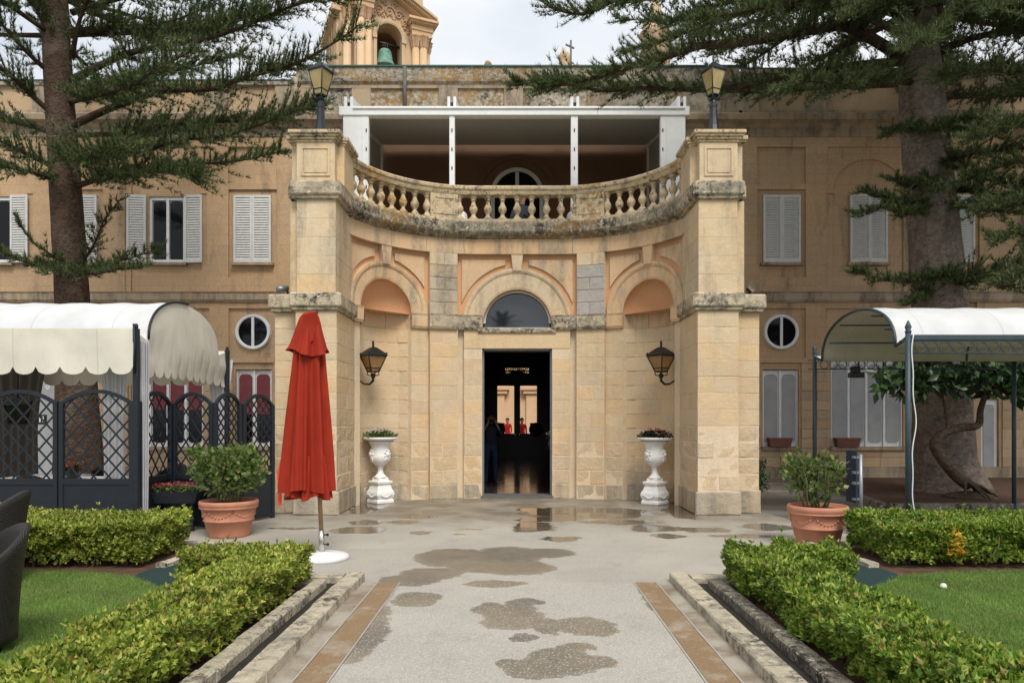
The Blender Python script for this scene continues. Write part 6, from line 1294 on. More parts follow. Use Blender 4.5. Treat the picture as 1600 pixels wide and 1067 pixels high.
# ------------------------------------------------------------------ Norfolk-pine trees
def bez(pts, n):
    """smooth polyline through pts"""
    P = [Vector(p) for p in pts]; P = [P[0] * 2 - P[1]] + P + [P[-1] * 2 - P[-2]]; out = []; m = len(P) - 3
    for k in range(n + 1):
        t = k / n * m; i = min(int(t), m - 1); t -= i; a, b, c, d = P[i:i + 4]
        out.append(0.5 * ((2 * b) + (c - a) * t + (2 * a - 5 * b + 4 * c - d) * t * t + (3 * b - a - 3 * c + d) * t ** 3))
    return out
class Pine:
    def __init__(s, seed): s.q = np.random.default_rng(seed); s.r = random.Random(seed); s.nv = []; s.branches = []; s.nw = 0.0075; s.nk = 9; s.nl = (0.06, 0.16)
    def branch(s, pts, r0, dens=1.0, start=0.16, lat=0.75, drop=0.0, nsh=9):
        L = sum((Vector(b) - Vector(a)).length for a, b in zip(pts[:-1], pts[1:])); n = max(8, int(L / 0.25)); C = bez(pts, n); mb = MB(); mb.tube(C, [max(0.010, r0 * (1 - 0.88 * (i / n) ** 0.8)) for i in range(n + 1)], 7); s.branches.append(mb)
        C = np.array([p[:] for p in C]); seg = np.linalg.norm(np.diff(C, axis=0), axis=1); cum = np.concatenate([[0], np.cumsum(seg)]); L = cum[-1]
        nl = int(L * (1 - start) * 24 * dens); t = np.sort(s.q.uniform(start * L, L, nl)); base = np.stack([np.interp(t, cum, C[:, k]) for k in range(3)], 1); t2 = np.minimum(t + 0.15, L); t1 = np.maximum(t - 0.15, 0)
        tan = nrm(np.stack([np.interp(t2, cum, C[:, k]) - np.interp(t1, cum, C[:, k]) for k in range(3)], 1)); side = nrm(np.cross(tan, np.array([0, 0, 1.0])))
        sg = np.where(np.arange(nl) % 2 == 0, 1.0, -1.0)[:, None]; f = (t / L)[:, None]
        d = nrm(tan * (0.55 + 0.4 * f) + side * sg * s.q.uniform(0.5, 1.0, (nl, 1)) + np.array([0, 0, 1.0]) * s.q.normal(0.12, 0.40, (nl, 1)))
        ln = lat * (1.0 - 0.55 * f) * s.q.uniform(0.3, 1.35, (nl, 1)); ln = np.maximum(ln * np.minimum(1, 0.35 + (t[:, None] - start * L) / 0.8), 0.18)
        # each side shoot: a thin twig carrying upturned tufts of needles
        curl = np.array([0, 0, 1.0]) * s.q.uniform(0.02, 0.22, (nl, 1)) - np.array([0, 0, 1.0]) * drop
        a = base; b = base + d * ln * 0.5; c = base + d * ln + curl * ln; w = nrm(np.cross(d, np.array([0, 0, 1.0]))) * 0.010
        s.nv.append(np.stack([a - w, a + w, c], 1))
        for j in range(nsh):
            fr = (j + s.q.uniform(0, 1, (nl, 1))) / nsh; p = a + (b - a) * np.minimum(fr * 2, 1) + (c - b) * np.maximum(fr * 2 - 1, 0); p = np.where(fr < 0.5, a + (b - a) * fr * 2, b + (c - b) * (fr * 2 - 1))
            for k in range(s.nk):
                nd = nrm(d * s.q.uniform(0.25, 1.1, (nl, 1)) + s.q.normal(0, 0.42, (nl, 3)) + np.array([0, 0, 1.0]) * s.q.uniform(0.1, 1.1, (nl, 1))); le = s.q.uniform(*s.nl, (nl, 1)); ww = nrm(np.cross(nd, s.q.normal(size=(nl, 3)))) * s.nw
                s.nv.append(np.stack([p - ww, p + ww, p + nd * le], 1))
    def whorl(s, cx, cy, z, n, L, rise, tip, r0, dens, az0=None, skip=None, lat=0.75):
        for i in range(n):
            a = (az0 if az0 is not None else s.r.uniform(0, 6)) + 2 * PI * i / n + s.r.uniform(-0.25, 0.25)
            if skip and skip(a): continue
            l = L * s.r.uniform(0.75, 1.1); dx, dy = math.cos(a), math.sin(a); k = s.r.uniform(0.7, 1.3)
            s.branch([(cx, cy, z), (cx + dx * l * 0.35, cy + dy * l * 0.35, z + rise * l * 0.35 * k), (cx + dx * l * 0.7, cy + dy * l * 0.7, z + (rise * 0.7) * l * k), (cx + dx * l, cy + dy * l, z + (rise * 0.7 + tip) * l * k)], r0, dens, lat=lat)
    def build(s, root, leafmat, trunk_mb, trunkmat):
        trunk_mb.build('trunk', trunkmat, root)
        for mb in s.branches: mb.build('branch', 'branch_bark', root)
        soup('crown', np.concatenate(s.nv), [(0, 1, 2)], leafmat, root, True, kind='stuff')
def trunk_tube(pts, rad, seed, n=20, flare=None):
    r = random.Random(seed); C = bez(pts, 40); R_ = np.interp(np.linspace(0, 1, 41), np.linspace(0, 1, len(rad)), rad); mb = MB(); mb.tube(C, list(R_), n)
    for i in range(len(mb.v)):
        p = Vector(mb.v[i]); k = i // n; c = C[min(k, 40)]; a = math.atan2(p.y - c.y, p.x - c.x); f = 1 + 0.03 * math.sin(3 * a + seed) + 0.025 * math.sin(7 * a + k * 0.3) + 0.012 * math.sin(k * 2.1)
        if flare and k < 9: f *= 1 + 0.10 * (1 - k / 9) * abs(math.sin(2.5 * a + seed))
        mb.v[i] = (c.x + (p.x - c.x) * f, c.y + (p.y - c.y) * f, p.z)
    return mb
LD = 15.2
lx = lambda x: gx(x, LD)
tl = thing('pine_tree', 'tall dark pine with tiered branches rising behind the canvas pavilion', 'pine tree', (lx(128), LD, 0))
pn = Pine(31)
trk = trunk_tube([(lx(126), LD, 0), (lx(120), LD, gz(600, LD)), (lx(112), LD, gz(450, LD)), (lx(100), LD, gz(250, LD)), (lx(88), LD, gz(50, LD)), (lx(84), LD, gz(-120, LD)), (lx(80), LD, 17)], [0.52, 0.40, 0.335, 0.315, 0.28, 0.25, 0.16, 0.06], 4)
PB = [ # (points as photo column, row, distance), radius, density
 ([(112, 125, 15.2), (189, 88, 14.9), (252, 72, 14.5), (333, 58, 14.2), (405, 31, 13.8), (470, 5, 13.5), (540, -10, 13.2)], 0.085, 1.1),
 ([(98, 50, 15.2), (189, 43, 15.0), (279, 45, 14.8), (342, 40, 14.6), (400, 20, 14.4)], 0.07, 1.1),
 ([(104, 200, 15.2), (180, 166, 14.9), (252, 142, 14.4), (333, 139, 13.9), (382, 121, 13.6), (459, 101, 13.2), (530, 62, 12.9), (560, 40, 12.8)], 0.09, 0.9),
 ([(106, 212, 15.2), (216, 207, 15.4), (288, 193, 15.6), (373, 189, 15.7), (440, 180, 15.6), (505, 160, 15.5)], 0.06, 1.0),
 ([(106, 245, 15.2), (202, 238, 14.6), (279, 220, 14.2), (360, 209, 13.8), (423, 189, 13.6), (470, 170, 13.5)], 0.06, 0.7),
 ([(110, 292, 15.2), (193, 268, 14.7), (288, 258, 14.3), (370, 252, 13.9), (436, 238, 13.6)], 0.05, 0.7),
 ([(112, 295, 15.2), (180, 275, 14.4), (240, 270, 13.9), (310, 275, 13.5)], 0.045, 1.1),
 ([(90, 185, 15.2), (50, 150, 14.8), (0, 106, 14.2), (-60, 70, 13.8)], 0.08, 1.0), ([(92, 265, 15.2), (40, 240, 14.6), (0, 220, 14.2), (-60, 200, 13.8)], 0.07, 1.0),
 ([(90, 210, 15.2), (40, 195, 15.4), (0, 184, 15.6), (-80, 160, 15.6)], 0.07, 1.0), ([(86, 120, 15.2), (45, 85, 14.8), (0, 36, 14.2), (-40, -5, 13.8)], 0.07, 1.0),
 ([(95, 285, 15.2), (50, 270, 14.3), (10, 262, 13.8), (-40, 250, 13.2)], 0.05, 1.0), ([(86, 95, 15.2), (60, 20, 14.9), (30, -30, 14.6)], 0.06, 1.0),
 ([(112, 90, 15.2), (125, 30, 14.9), (150, -20, 14.5), (180, -50, 14.2)], 0.06, 1.0), ([(112, 20, 15.2), (200, -5, 15), (300, -12, 14.6), (400, -30, 14.2), (520, -25, 13.8)], 0.07, 1.1),
 ([(90, 15, 15.2), (30, -5, 15), (-40, -20, 14.6)], 0.07, 1.0), ([(108, 160, 15.2), (150, 150, 14.0), (200, 135, 13.2), (260, 100, 12.6), (300, 80, 12.4)], 0.06, 1.0),
 ([(108, 160, 15.2), (160, 140, 16.3), (230, 120, 17.0), (300, 105, 17.6), (380, 85, 18.0)], 0.06, 1.2), ([(96, 240, 15.2), (120, 250, 14.2), (150, 240, 13.4), (200, 225, 12.9)], 0.05, 1.1),
 ([(112, 245, 15.2), (170, 228, 16.2), (240, 210, 16.9), (320, 200, 17.4)], 0.05, 1.0)]
for pts, r0, dn in PB: pn.branch([pp(*p) for p in pts], r0, dn * 1.35, lat=1.05)
for pts in ([(118, 425, 15.2), (170, 412, 14.6), (215, 400, 14.2), (245, 388, 14.0)], [(118, 425, 15.2), (150, 428, 14.3), (190, 420, 13.8), (225, 418, 13.5)], [(105, 420, 15.2), (60, 415, 14.4), (25, 405, 14.0), (0, 392, 13.8)], [(105, 415, 15.2), (75, 395, 14.5), (45, 372, 14.2), (28, 345, 14.1)], [(118, 425, 15.2), (145, 385, 14.9), (165, 340, 14.7), (190, 310, 14.6)],
            [(110, 420, 15.2), (90, 425, 14.2), (65, 430, 13.8)], [(105, 425, 15.2), (40, 410, 13.9), (-10, 385, 13.2)]): pn.branch([pp(*p) for p in pts], 0.03, 0.85, 0.12, 0.42, nsh=5)
for z in (9.9, 10.8, 11.7, 12.7, 13.7, 14.8, 15.8): pn.whorl(lx(84), LD, z, 6, 4.6 * (17.8 - z) / 8, 0.05, 0.10, 0.06, 0.55)
pn.build(tl, 'pine_leaf', trk, 'pine_bark')

RD = 15.6; rx = lambda x: gx(x, RD)
tr_ = thing('pine_tree', 'massive grey trunked pine with dense dark branches behind the metal pergola', 'pine tree', (rx(1478), RD, 0))
pn = Pine(57)
trk = trunk_tube([(rx(1480), RD, 0), (rx(1474), RD, gz(690, RD)), (rx(1468), RD, gz(480, RD)), (rx(1452), RD, gz(300, RD)), (rx(1438), RD, gz(120, RD)), (rx(1432), RD, gz(-60, RD)), (rx(1430), RD, 18.5)], [0.82, 0.62, 0.575, 0.53, 0.50, 0.46, 0.38, 0.25, 0.08], 2, 28, True)
PB = [
 ([(1425, 100, 15.6), (1331, 45, 14.8), (1272, 47, 14.3), (1160, 67, 13.6), (1100, 71, 13.3), (1041, 89, 13.0), (999, 101, 12.9), (948, 115, 12.8), (900, 130, 12.7), (835, 138, 12.6)], 0.13, 1.35),
 ([(1425, 95, 15.6), (1317, 106, 15.0), (1250, 121, 14.6), (1160, 135, 14.3), (1080, 140, 14.1), (1010, 138, 14.0), (940, 142, 13.9), (870, 128, 13.9), (812, 132, 13.9)], 0.11, 1.25),
 ([(1425, 20, 15.6), (1300, -30, 14.5), (1150, -40, 13.6), (1040, -30, 13.2), (961, 0, 13.0), (929, 17, 12.9), (895, 22, 12.9), (858, 12, 12.9)], 0.10, 1.0),
 ([(1425, 60, 15.6), (1330, 20, 16.2), (1230, 10, 16.8), (1130, 30, 17.2), (1050, 60, 17.3), (980, 80, 17.3)], 0.10, 1.2),
 ([(1425, 30, 15.6), (1340, 5, 14.2), (1260, 0, 13.2), (1180, 15, 12.6), (1100, 30, 12.2)], 0.10, 1.2), ([(1425, 10, 15.6), (1330, -15, 15.6), (1220, -10, 15.6), (1120, 10, 15.6), (1040, 40, 15.5)], 0.10, 1.2),
 ([(1430, 130, 15.6), (1340, 135, 16.5), (1250, 140, 17.2), (1180, 145, 17.8), (1100, 140, 18.2)], 0.09, 1.2), ([(1430, 130, 15.6), (1370, 125, 14.0), (1310, 130, 12.9), (1240, 125, 12.2)], 0.08, 1.0),
 ([(1450, 130, 15.6), (1500, 110, 14.8), (1560, 105, 14.2), (1640, 120, 13.8)], 0.14, 1.3), ([(1450, 90, 15.6), (1520, 60, 15), (1600, 50, 14.5), (1680, 60, 14.2)], 0.11, 1.3),
 ([(1450, 40, 15.6), (1520, 15, 14.6), (1590, 10, 13.8), (1660, 25, 13.4)], 0.10, 1.3), ([(1450, 150, 15.6), (1520, 150, 16.6), (1600, 150, 17.2), (1680, 150, 17.5)], 0.10, 1.2),
 ([(1440, 60, 15.6), (1450, 50, 13.8), (1440, 60, 12.4), (1430, 70, 11.6)], 0.09, 1.2), ([(1440, 20, 15.6), (1400, 0, 13.8), (1370, -5, 12.4), (1340, 10, 11.6)], 0.09, 1.2), ([(1440, 10, 15.6), (1500, -5, 13.6), (1540, 0, 12.2), (1560, 15, 11.4)], 0.09, 1.2),
 ([(1460, 215, 15.6), (1510, 205, 15.0), (1560, 205, 14.6), (1620, 190, 14.2)], 0.06, 1.3), ([(1460, 250, 15.6), (1510, 270, 14.8), (1560, 285, 14.4), (1610, 290, 14.1)], 0.06, 1.3), ([(1462, 260, 15.6), (1520, 240, 14.4), (1570, 235, 13.8), (1630, 225, 13.4)], 0.06, 1.3),
 ([(1465, 320, 15.6), (1510, 325, 14.8), (1555, 330, 14.4), (1600, 335, 14.2)], 0.05, 1.3), ([(1465, 300, 15.6), (1530, 300, 15.0), (1590, 310, 14.6)], 0.05, 1.3), ([(1470, 440, 15.6), (1520, 430, 14.8), (1570, 420, 14.4), (1620, 400, 14.2)], 0.045, 1.0), ([(1470, 445, 15.6), (1530, 440, 14.4), (1590, 450, 13.9)], 0.045, 1.0)]
for pts, r0, dn in PB: pn.branch([pp(*p) for p in pts], r0, dn * 1.1, lat=0.95)
for pts in ([(1440, 205, 15.6), (1412, 200, 14.8), (1385, 210, 14.5)], [(1440, 205, 15.6), (1470, 200, 14.4), (1500, 205, 14.1)], [(1445, 290, 15.6), (1420, 290, 14.8), (1390, 278, 14.6)], [(1445, 320, 15.6), (1415, 318, 14.6), (1385, 310, 14.3), (1345, 300, 14.2)], [(1448, 325, 15.6), (1420, 335, 14.5), (1385, 325, 14.2), (1340, 335, 14.1)], [(1450, 280, 15.6), (1460, 290, 14.3), (1465, 300, 14.0)],
            [(1455, 430, 15.6), (1425, 440, 14.6), (1390, 438, 14.2), (1335, 425, 14.0)], [(1455, 435, 15.6), (1470, 430, 14.4), (1490, 420, 14.1)], [(1455, 450, 15.6), (1430, 470, 14.5), (1420, 475, 14.2)], [(1460, 210, 15.6), (1500, 190, 14.2), (1530, 185, 13.7)]): pn.branch([pp(*p) for p in pts], 0.035, 1.3, 0.12, 0.45, nsh=6)
pn.nw = 0.013; pn.nk = 7; pn.nl = (0.08, 0.20)
for z in (10.7, 11.4, 12.1, 12.9, 13.8, 15.0, 16.4, 17.4): pn.whorl(rx(1432), RD, z, 9, min(7.4, 7.4 * (20.5 - z) / 7), 0.02, 0.05, 0.09, 0.75, lat=1.15)
pn.build(tr_, 'pine_leaf', trk, 'pine_bark_grey')
t3 = thing('pine_tree', 'out of view pine added for shade, its boughs hanging beside the massive trunk', 'pine tree', (15.4, 13.2, 0)); pn = Pine(91)  # mostly unseen pine put in to shade the right wing
trk = trunk_tube([(15.4, 13.2, 0), (15.3, 13.2, 6), (15.2, 13.2, 12), (15.2, 13.2, 18)], [0.6, 0.45, 0.4, 0.3, 0.08], 6)
for pts in ([(1680, 200, 13.2), (1620, 195, 13), (1570, 200, 12.8), (1520, 215, 12.7)], [(1680, 260, 13.2), (1620, 250, 13.2), (1560, 262, 13.4), (1510, 280, 13.5)], [(1680, 320, 13.2), (1620, 320, 13), (1570, 318, 12.9), (1525, 330, 12.8)], [(1680, 390, 13.2), (1630, 372, 13), (1590, 365, 12.9), (1555, 375, 12.9)], [(1690, 470, 13.2), (1640, 440, 13), (1600, 428, 12.9), (1560, 440, 12.9)], [(1680, 150, 13.2), (1600, 120, 13), (1540, 110, 12.8), (1480, 115, 12.6)]): pn.branch([pp(*p) for p in pts], 0.05, 1.3, 0.1, 0.8)
pn.nw = 0.013; pn.nk = 7; pn.nl = (0.08, 0.20)
for z in (8.6, 9.6, 10.7, 12, 13.4, 15, 16.6): pn.whorl(15.2, 13.2, z, 8, min(5.5, 5.5 * (19 - z) / 7), 0.02, 0.05, 0.08, 0.7, lat=1.1)
pn.build(t3, 'pine_leaf', trk, 'pine_bark_grey')

# ------------------------------------------------------------------ twisted small tree in front of the big trunk
TDs = 14.2
tw = thing('twisted_tree', 'small large leaved tree with a looping bare stem in front of the massive trunk', 'tree', (gx(1520, TDs), TDs, 0.05)); mb = MB()
st = [(1512, 757, 14.2), (1493, 743, 14.1), (1470, 715, 14.0), (1460, 693, 13.95), (1472, 678, 14.0), (1500, 668, 14.1), (1528, 664, 14.1), (1532, 640, 14.1), (1541, 612, 14.1), (1548, 590, 14.0)]
mb.tube(bez([pp(*p) for p in st], 40), list(np.interp(np.linspace(0, 1, 41), [0, 0.15, 0.6, 0.75, 1], [0.12, 0.10, 0.080, 0.060, 0.04])), 12)
for br in ([(1482, 678, 14.0), (1479, 650, 14.0), (1472, 620, 14.0), (1450, 590, 13.9)], [(1541, 612, 14.1), (1565, 605, 13.9), (1590, 600, 13.8)], [(1545, 600, 14.1), (1520, 585, 13.9), (1490, 578, 13.8)], [(1472, 620, 14.0), (1430, 580, 13.8), (1390, 585, 13.7)], [(1548, 590, 14), (1570, 570, 13.8), (1600, 560, 13.7)], [(1450, 590, 13.9), (1410, 600, 13.7), (1375, 590, 13.6)]): mb.tube(bez([pp(*p) for p in br], 10), list(np.linspace(0.045, 0.012, 11)), 7)
mb.build('stem', 'twisted_bark', tw); mb = MB(); rr_ = random.Random(4); b0 = pp(1508, 752, 14.2)
for k in range(16):
    a = rr_.uniform(-0.75 * PI, 0.35 * PI) if k % 3 else rr_.uniform(-0.3, 0.3); l = rr_.uniform(0.3, 0.85); p1 = b0 + Vector((math.cos(a) * l * 0.4, math.sin(a) * l * 0.4, -0.08)); p2 = Vector((b0.x + math.cos(a) * l, b0.y + math.sin(a) * l, 0.02)); mb.tube(bez([b0, p1, p2], 8), list(np.linspace(0.045, 0.012, 9)), 6)
mb.lathe([(0.55, 0.04), (0.36, 0.13), (0.10, 0.18)], 16, (b0.x + 0.1, b0.y, 0)); mb.build('roots', 'twisted_bark', tw)
q = np.random.default_rng(12); n = 1500; cx = np.array([(1395, 588), (1420, 600), (1455, 585), (1490, 590), (1525, 588), (1560, 590), (1590, 585), (1600, 600), (1440, 575), (1500, 572), (1550, 572), (1620, 590)]); k = q.integers(len(cx), size=n)
xx = cx[k, 0] + np.clip(q.normal(0, 15, n), -24, 24); yy = cx[k, 1] + np.clip(q.normal(0, 14, n), -24, 24); Dd = q.uniform(13.2, 14.6, n); P = np.stack([(xx - VPX) * Dd / FPX, Dd, EYE + (HORY - yy) * Dd / FPX], 1); D_ = q.normal(0, 1, (n, 3)); D_[:, 2] -= 0.5; D_[:, 1] -= 0.3
soup('crown', leaves(P, D_, q.uniform(0.16, 0.32, n), 0.46, 0.12, seed=12), LEAF_F, 'big_leaf', tw, True, kind='stuff')
# small dark bush tucked behind the right pier
bu = thing('bush', 'small dark bush tucked behind the portico pier by the white window', 'bush', (gx(1188, 16), 16, 0)); q = np.random.default_rng(14); n = 420; P = np.stack([gx(1184, 16) + q.normal(0, 0.11, n), 16 + q.normal(0, 0.12, n), q.uniform(0.05, 0.72, n)], 1)
soup('foliage', leaves(P, q.normal(0, 1, (n, 3)), q.uniform(0.06, 0.11, n), 0.5, seed=2), LEAF_F, 'big_leaf', bu, True, kind='stuff'); mb = MB(); [mb.tube([(gx(1184, 16), 16, 0), (gx(1184, 16) + rng.uniform(-0.15, 0.15), 16 + rng.uniform(-0.1, 0.1), 0.6)], [0.012, 0.005], 5) for _ in range(5)]; mb.build('stems', 'leaf_stem', bu)
# palm on the far side of the garden: shows as a reflection in the fanlight
pm = thing('palm_tree', 'palm tree whose crown is mirrored in the arched fanlight over the door', 'palm tree', (-1.05, -19, 0))
MB().tube([(-1.0, -19, 0), (-1.1, -19, 4), (-1.05, -19, 8.0)], [0.28, 0.20, 0.17], 12).build('trunk', 'pine_bark', pm)
nv = []; q = np.random.default_rng(3)
for k in range(38):
    a = k * 2.39996; e = R(80 - 115 * k / 38); c, s_ = math.cos(a), math.sin(a); pts = []
    for i in range(9): t_ = i / 8 * 1.9; pts.append((-1.05 + c * (math.cos(e) * t_), -19 + s_ * (math.cos(e) * t_), 8.0 + math.sin(e) * t_ - 0.22 * t_ * t_))
    pts = np.array(pts); tn = nrm(np.gradient(pts, axis=0)); sd = nrm(np.cross(tn, [0, 0, 1]))
    for i in range(1, 9):
        for j in range(4):
            p = pts[i - 1] + (pts[i] - pts[i - 1]) * j / 4
            for g in (-1, 1): d_ = sd[i] * g + tn[i] * 0.8 + np.array([0, 0, 0.15]); d_ = d_ / np.linalg.norm(d_); w = tn[i] * 0.022; nv.append([p - w, p + w, p + d_ * 0.48 * (1 - 0.6 * (i / 9) ** 2)])
soup('crown', np.array(nv), [(0, 1, 2)], 'palm_leaf', pm, True, kind='stuff')

# ------------------------------------------------------------------ people
def person(name, loc, rz, label, joints, edges, rad, cloth, seed=0, hair='hair_dark', hair_r=0.105):
    r_ = thing(name, label, 'person', loc, rz)
    me = bpy.data.meshes.new('body'); names = list(joints); me.from_pydata([joints[k] for k in names], [(names.index(a), names.index(b)) for a, b in edges], [])
    o = bpy.data.objects.new('body_tmp', me); COL.objects.link(o); o.modifiers.new('s', 'SKIN'); sv = me.skin_vertices[0].data
    for i, k in enumerate(names): sv[i].radius = (rad[k][0], rad[k][1]) if isinstance(rad[k], tuple) else (rad[k], rad[k]); sv[i].use_root = (k == 'pelvis')
    ss = o.modifiers.new('u', 'SUBSURF'); ss.levels = 2; ss.render_levels = 2
    dg = bpy.context.evaluated_depsgraph_get(); dg.update(); m2 = bpy.data.meshes.new_from_object(o.evaluated_get(dg)); bpy.data.objects.remove(o)
    m2.name = 'body'; m2.materials.clear(); mats = ['skin'] + sorted(set(c for c in cloth(None))); 
    for m_ in mats: m2.materials.append(M[m_])
    for p in m2.polygons: p.material_index = mats.index(cloth(p.center)); p.use_smooth = True
    b = bpy.data.objects.new('body', m2); COL.objects.link(b); attach(b, r_, False)
    h = Vector(joints['head']); mb = MB(); mb.sphere((h.x, h.y + 0.012, h.z + 0.035), hair_r, 14, 9, (0.92, 1.0, 0.98)); mb.v = [(v[0], v[1] if not (v[1] < h.y - 0.03 and v[2] < h.z + 0.05) else h.y - 0.02, v[2]) for v in mb.v]; mb.build('hair', hair, r_, False)
    mb = MB(); mb.sphere((h.x, h.y - 0.108, h.z - 0.02), 0.017, 7, 5, (0.8, 1.2, 1.5))
    for sd in (-1, 1): mb.sphere((h.x + sd * 0.088, h.y + 0.0, h.z - 0.01), 0.022, 7, 5, (0.5, 1, 1.5))
    tag(mb.build('nose_and_ears', 'skin', r_, False), kind='stuff'); mb = MB()
    for sd in (-1, 1): mb.sphere((h.x + sd * 0.034, h.y - 0.093, h.z + 0.008), 0.011, 7, 5)
    mb.box(h.x - 0.024, h.x + 0.024, h.y - 0.100, h.y - 0.088, h.z - 0.066, h.z - 0.056); tag(mb.build('eyes_and_mouth', 'hair_dark', r_, False), kind='stuff'); return r_
def figure(seat=False, arms='camera'):
    J = {}; dz = -0.45 if seat else 0.0
    J['pelvis'] = (0, 0, 0.95 + dz); J['waist'] = (0, 0.005, 1.10 + dz); J['chest'] = (0, 0, 1.30 + dz); J['neck'] = (0, 0.01, 1.46 + dz); J['chin'] = (0, -0.01, 1.53 + dz); J['head'] = (0, -0.015, 1.62 + dz); J['crown'] = (0, -0.005, 1.69 + dz)
    E = [('pelvis', 'waist'), ('waist', 'chest'), ('chest', 'neck'), ('neck', 'chin'), ('chin', 'head'), ('head', 'crown')]; Rd = dict(pelvis=(0.155, 0.11), waist=(0.14, 0.10), chest=(0.165, 0.11), neck=0.055, chin=0.07, head=0.092, crown=0.06)
    for n_, s in (('l', -1), ('r', 1)):
        J['sh' + n_] = (s * 0.185, 0.01, 1.40 + dz)
        if arms == 'camera': J['el' + n_] = (s * 0.275, -0.13, 1.17 + dz); J['wr' + n_] = (s * 0.115, -0.27, 1.46 + dz); fd = Vector((-s * 0.35, -0.25, 0.75))
        elif arms == 'lap': J['el' + n_] = (s * 0.25, -0.05, 1.12 + dz); J['wr' + n_] = (s * 0.14, -0.30, 1.13 + dz); fd = Vector((-s * 0.3, -0.9, -0.1))
        else: J['el' + n_] = (s * 0.235, 0.03, 1.12 + dz); J['wr' + n_] = (s * 0.245, -0.03, 0.87 + dz); fd = Vector((-s * 0.05, -0.25, -1))
        fd.normalize(); w = Vector(J['wr' + n_]); J['pa' + n_] = tuple(w + fd * 0.07); E += [('chest', 'sh' + n_), ('sh' + n_, 'el' + n_), ('el' + n_, 'wr' + n_), ('wr' + n_, 'pa' + n_)]; Rd.update({'sh' + n_: 0.062, 'el' + n_: 0.042, 'wr' + n_: 0.028, 'pa' + n_: (0.034, 0.020)})
        sd = fd.orthogonal().normalized(); dn = fd.cross(sd)
        for k in range(4): p = w + fd * 0.085 + sd * (0.020 * (k - 1.5)); f1 = 'f%s%d' % (n_, k); J[f1] = tuple(p + fd * (0.035, 0.045, 0.042, 0.03)[k]); J[f1 + 't'] = tuple(p + fd * (0.06, 0.075, 0.07, 0.05)[k] + dn * 0.02); E += [('pa' + n_, f1), (f1, f1 + 't')]; Rd[f1] = 0.0095; Rd[f1 + 't'] = 0.008
        J['t' + n_] = tuple(w + fd * 0.05 + sd * 0.05 + dn * 0.01); J['tt' + n_] = tuple(w + fd * 0.085 + sd * 0.06 + dn * 0.02); E += [('wr' + n_, 't' + n_), ('t' + n_, 'tt' + n_)]; Rd['t' + n_] = 0.011; Rd['tt' + n_] = 0.009
        J['hp' + n_] = (s * 0.095, 0, 0.88 + dz)
        if seat: J['kn' + n_] = (s * 0.12, -0.43, 0.50); J['an' + n_] = (s * 0.12, -0.40, 0.09); J['to' + n_] = (s * 0.13, -0.56, 0.045)
        else: J['kn' + n_] = (s * 0.11, -0.01, 0.49); J['an' + n_] = (s * 0.12, 0.03, 0.09); J['to' + n_] = (s * 0.13, -0.13, 0.045)
        E += [('pelvis', 'hp' + n_), ('hp' + n_, 'kn' + n_), ('kn' + n_, 'an' + n_), ('an' + n_, 'to' + n_)]; Rd.update({'hp' + n_: 0.095, 'kn' + n_: 0.062, 'an' + n_: 0.045, 'to' + n_: (0.042, 0.03)})
    return J, E, Rd
def clothes(topm, legm, dz=0.0, seat=False):
    def f(c):
        if c is None: return [topm, legm]
        if c.z > 1.475 + dz: return 'skin'
        if (seat and (c.y < -0.14 and c.z < 0.66 or c.z < 0.45)) or (not seat and c.z < 0.95): return legm if not (not seat and abs(c.x) > 0.2 and c.z < 0.95) else 'skin'
        if c.y < -0.235 and not seat: return 'skin'
        return topm
    return f
J, E, Rd = figure(); person('person', (gx(767, 17.6), 17.6, 0.05), R(8), 'person in dark top and jeans holding up a camera inside the doorway', J, E, Rd, clothes('cloth_dark', 'jeans'))
pcam = thing('photo_camera', 'black camera raised by the person inside the doorway', 'camera', (gx(767, 17.6), 17.28, 1.58)); x_ = gx(767, 17.6) + 0.04
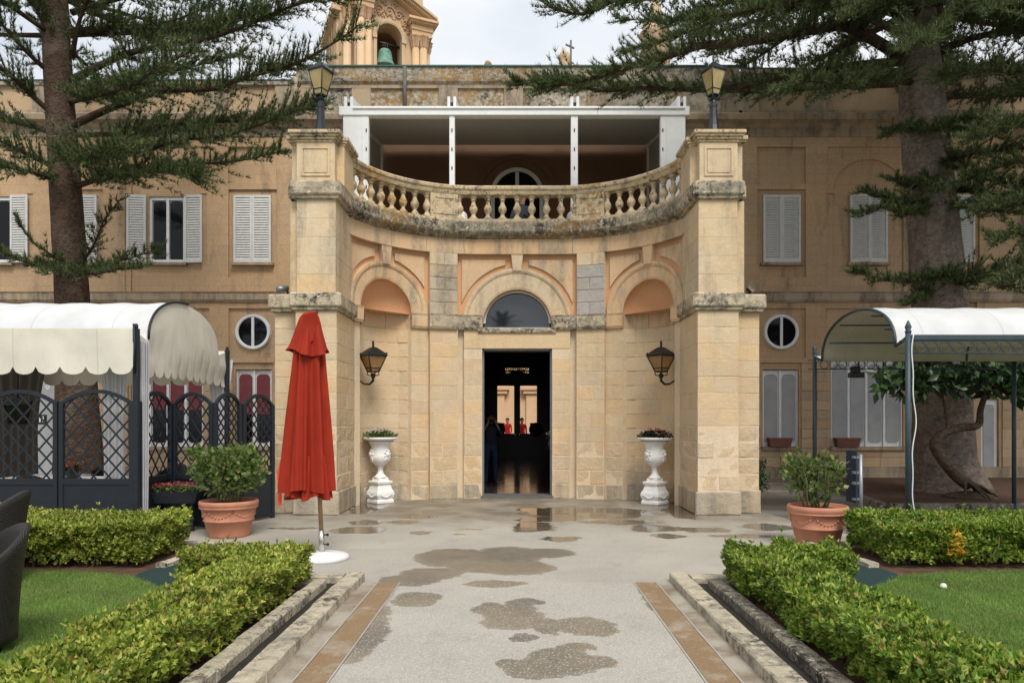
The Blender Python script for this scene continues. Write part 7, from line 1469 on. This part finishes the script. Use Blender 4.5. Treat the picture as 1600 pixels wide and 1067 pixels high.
MB().bbox(x_ - 0.07, x_ + 0.07, 17.26, 17.32, 1.55, 1.64, 0.008).build('camera_body', 'black_metal', pcam); mb = MB(); mb.tube([(x_, 17.27, 1.595), (x_, 17.19, 1.595)], [0.035, 0.038], 14); mb.build('lens', 'black_metal', pcam)
J, E, Rd = figure(True, 'lap'); person('person', (gx(816, 16.4), 16.4, pz0), R(-10), 'person in dark clothes seated on the terrace behind the balusters', J, E, Rd, clothes('cloth_dark', 'cloth_dark', -0.45, True))
ch = thing('terrace_chair', 'dark chair under the seated person on the terrace', 'chair', (gx(816, 16.4), 16.45, pz0)); X = gx(816, 16.4)
MB().bbox(X - 0.22, X + 0.22, 16.2, 16.66, pz0 + 0.36, pz0 + 0.41, 0.008).build('seat', 'dark_wood', ch); MB().bbox(X - 0.21, X + 0.21, 16.62, 16.66, pz0 + 0.41, pz0 + 0.85, 0.008).build('backrest', 'dark_wood', ch)
for a in (-0.19, 0.19):
    for b in (16.23, 16.63): MB().bbox(X + a - 0.02, X + a + 0.02, b - 0.02, b + 0.02, pz0, pz0 + 0.37, 0.003).build('leg', 'dark_wood', ch)
J, E, Rd = figure(False, 'down'); person('person', (gx(815.5, 35), 35, 0), R(15), 'person in a red top standing in the courtyard beyond the far doors', J, E, Rd, clothes('cloth_red', 'cloth_dark'))
J, E, Rd = figure(False, 'down'); person('person', (gx(793, 38), 38, 0), R(-30), 'dark haired person in red further off in the courtyard beyond the far doors', J, E, Rd, clothes('cloth_red', 'cloth_red'))
vs_ = thing('flower_vase', 'pale flowers in a vase on a stand just inside the door', 'flower vase', (0.76, 15.6, 0.05)); X, D = gx(861, 15.7), 15.7
mb = MB(); mb.lathe([(0.14, 0.05), (0.14, 0.08), (0.03, 0.10), (0.03, 0.95), (0.13, 0.97), (0.13, 1.0)], 16, (X, D, 0)); mb.build('stand', 'dark_wood', vs_); MB().lathe([(0.05, 1.0), (0.08, 1.08), (0.05, 1.17), (0.06, 1.19)], 16, (X, D, 0)).build('vase', 'lead_grey', vs_); flower_patch(vs_, (X, D, 1.18), 'petal_white', 24, 90, 0.03, 33, 'shrub_leaf', 0.16, (0.11, 0.1))
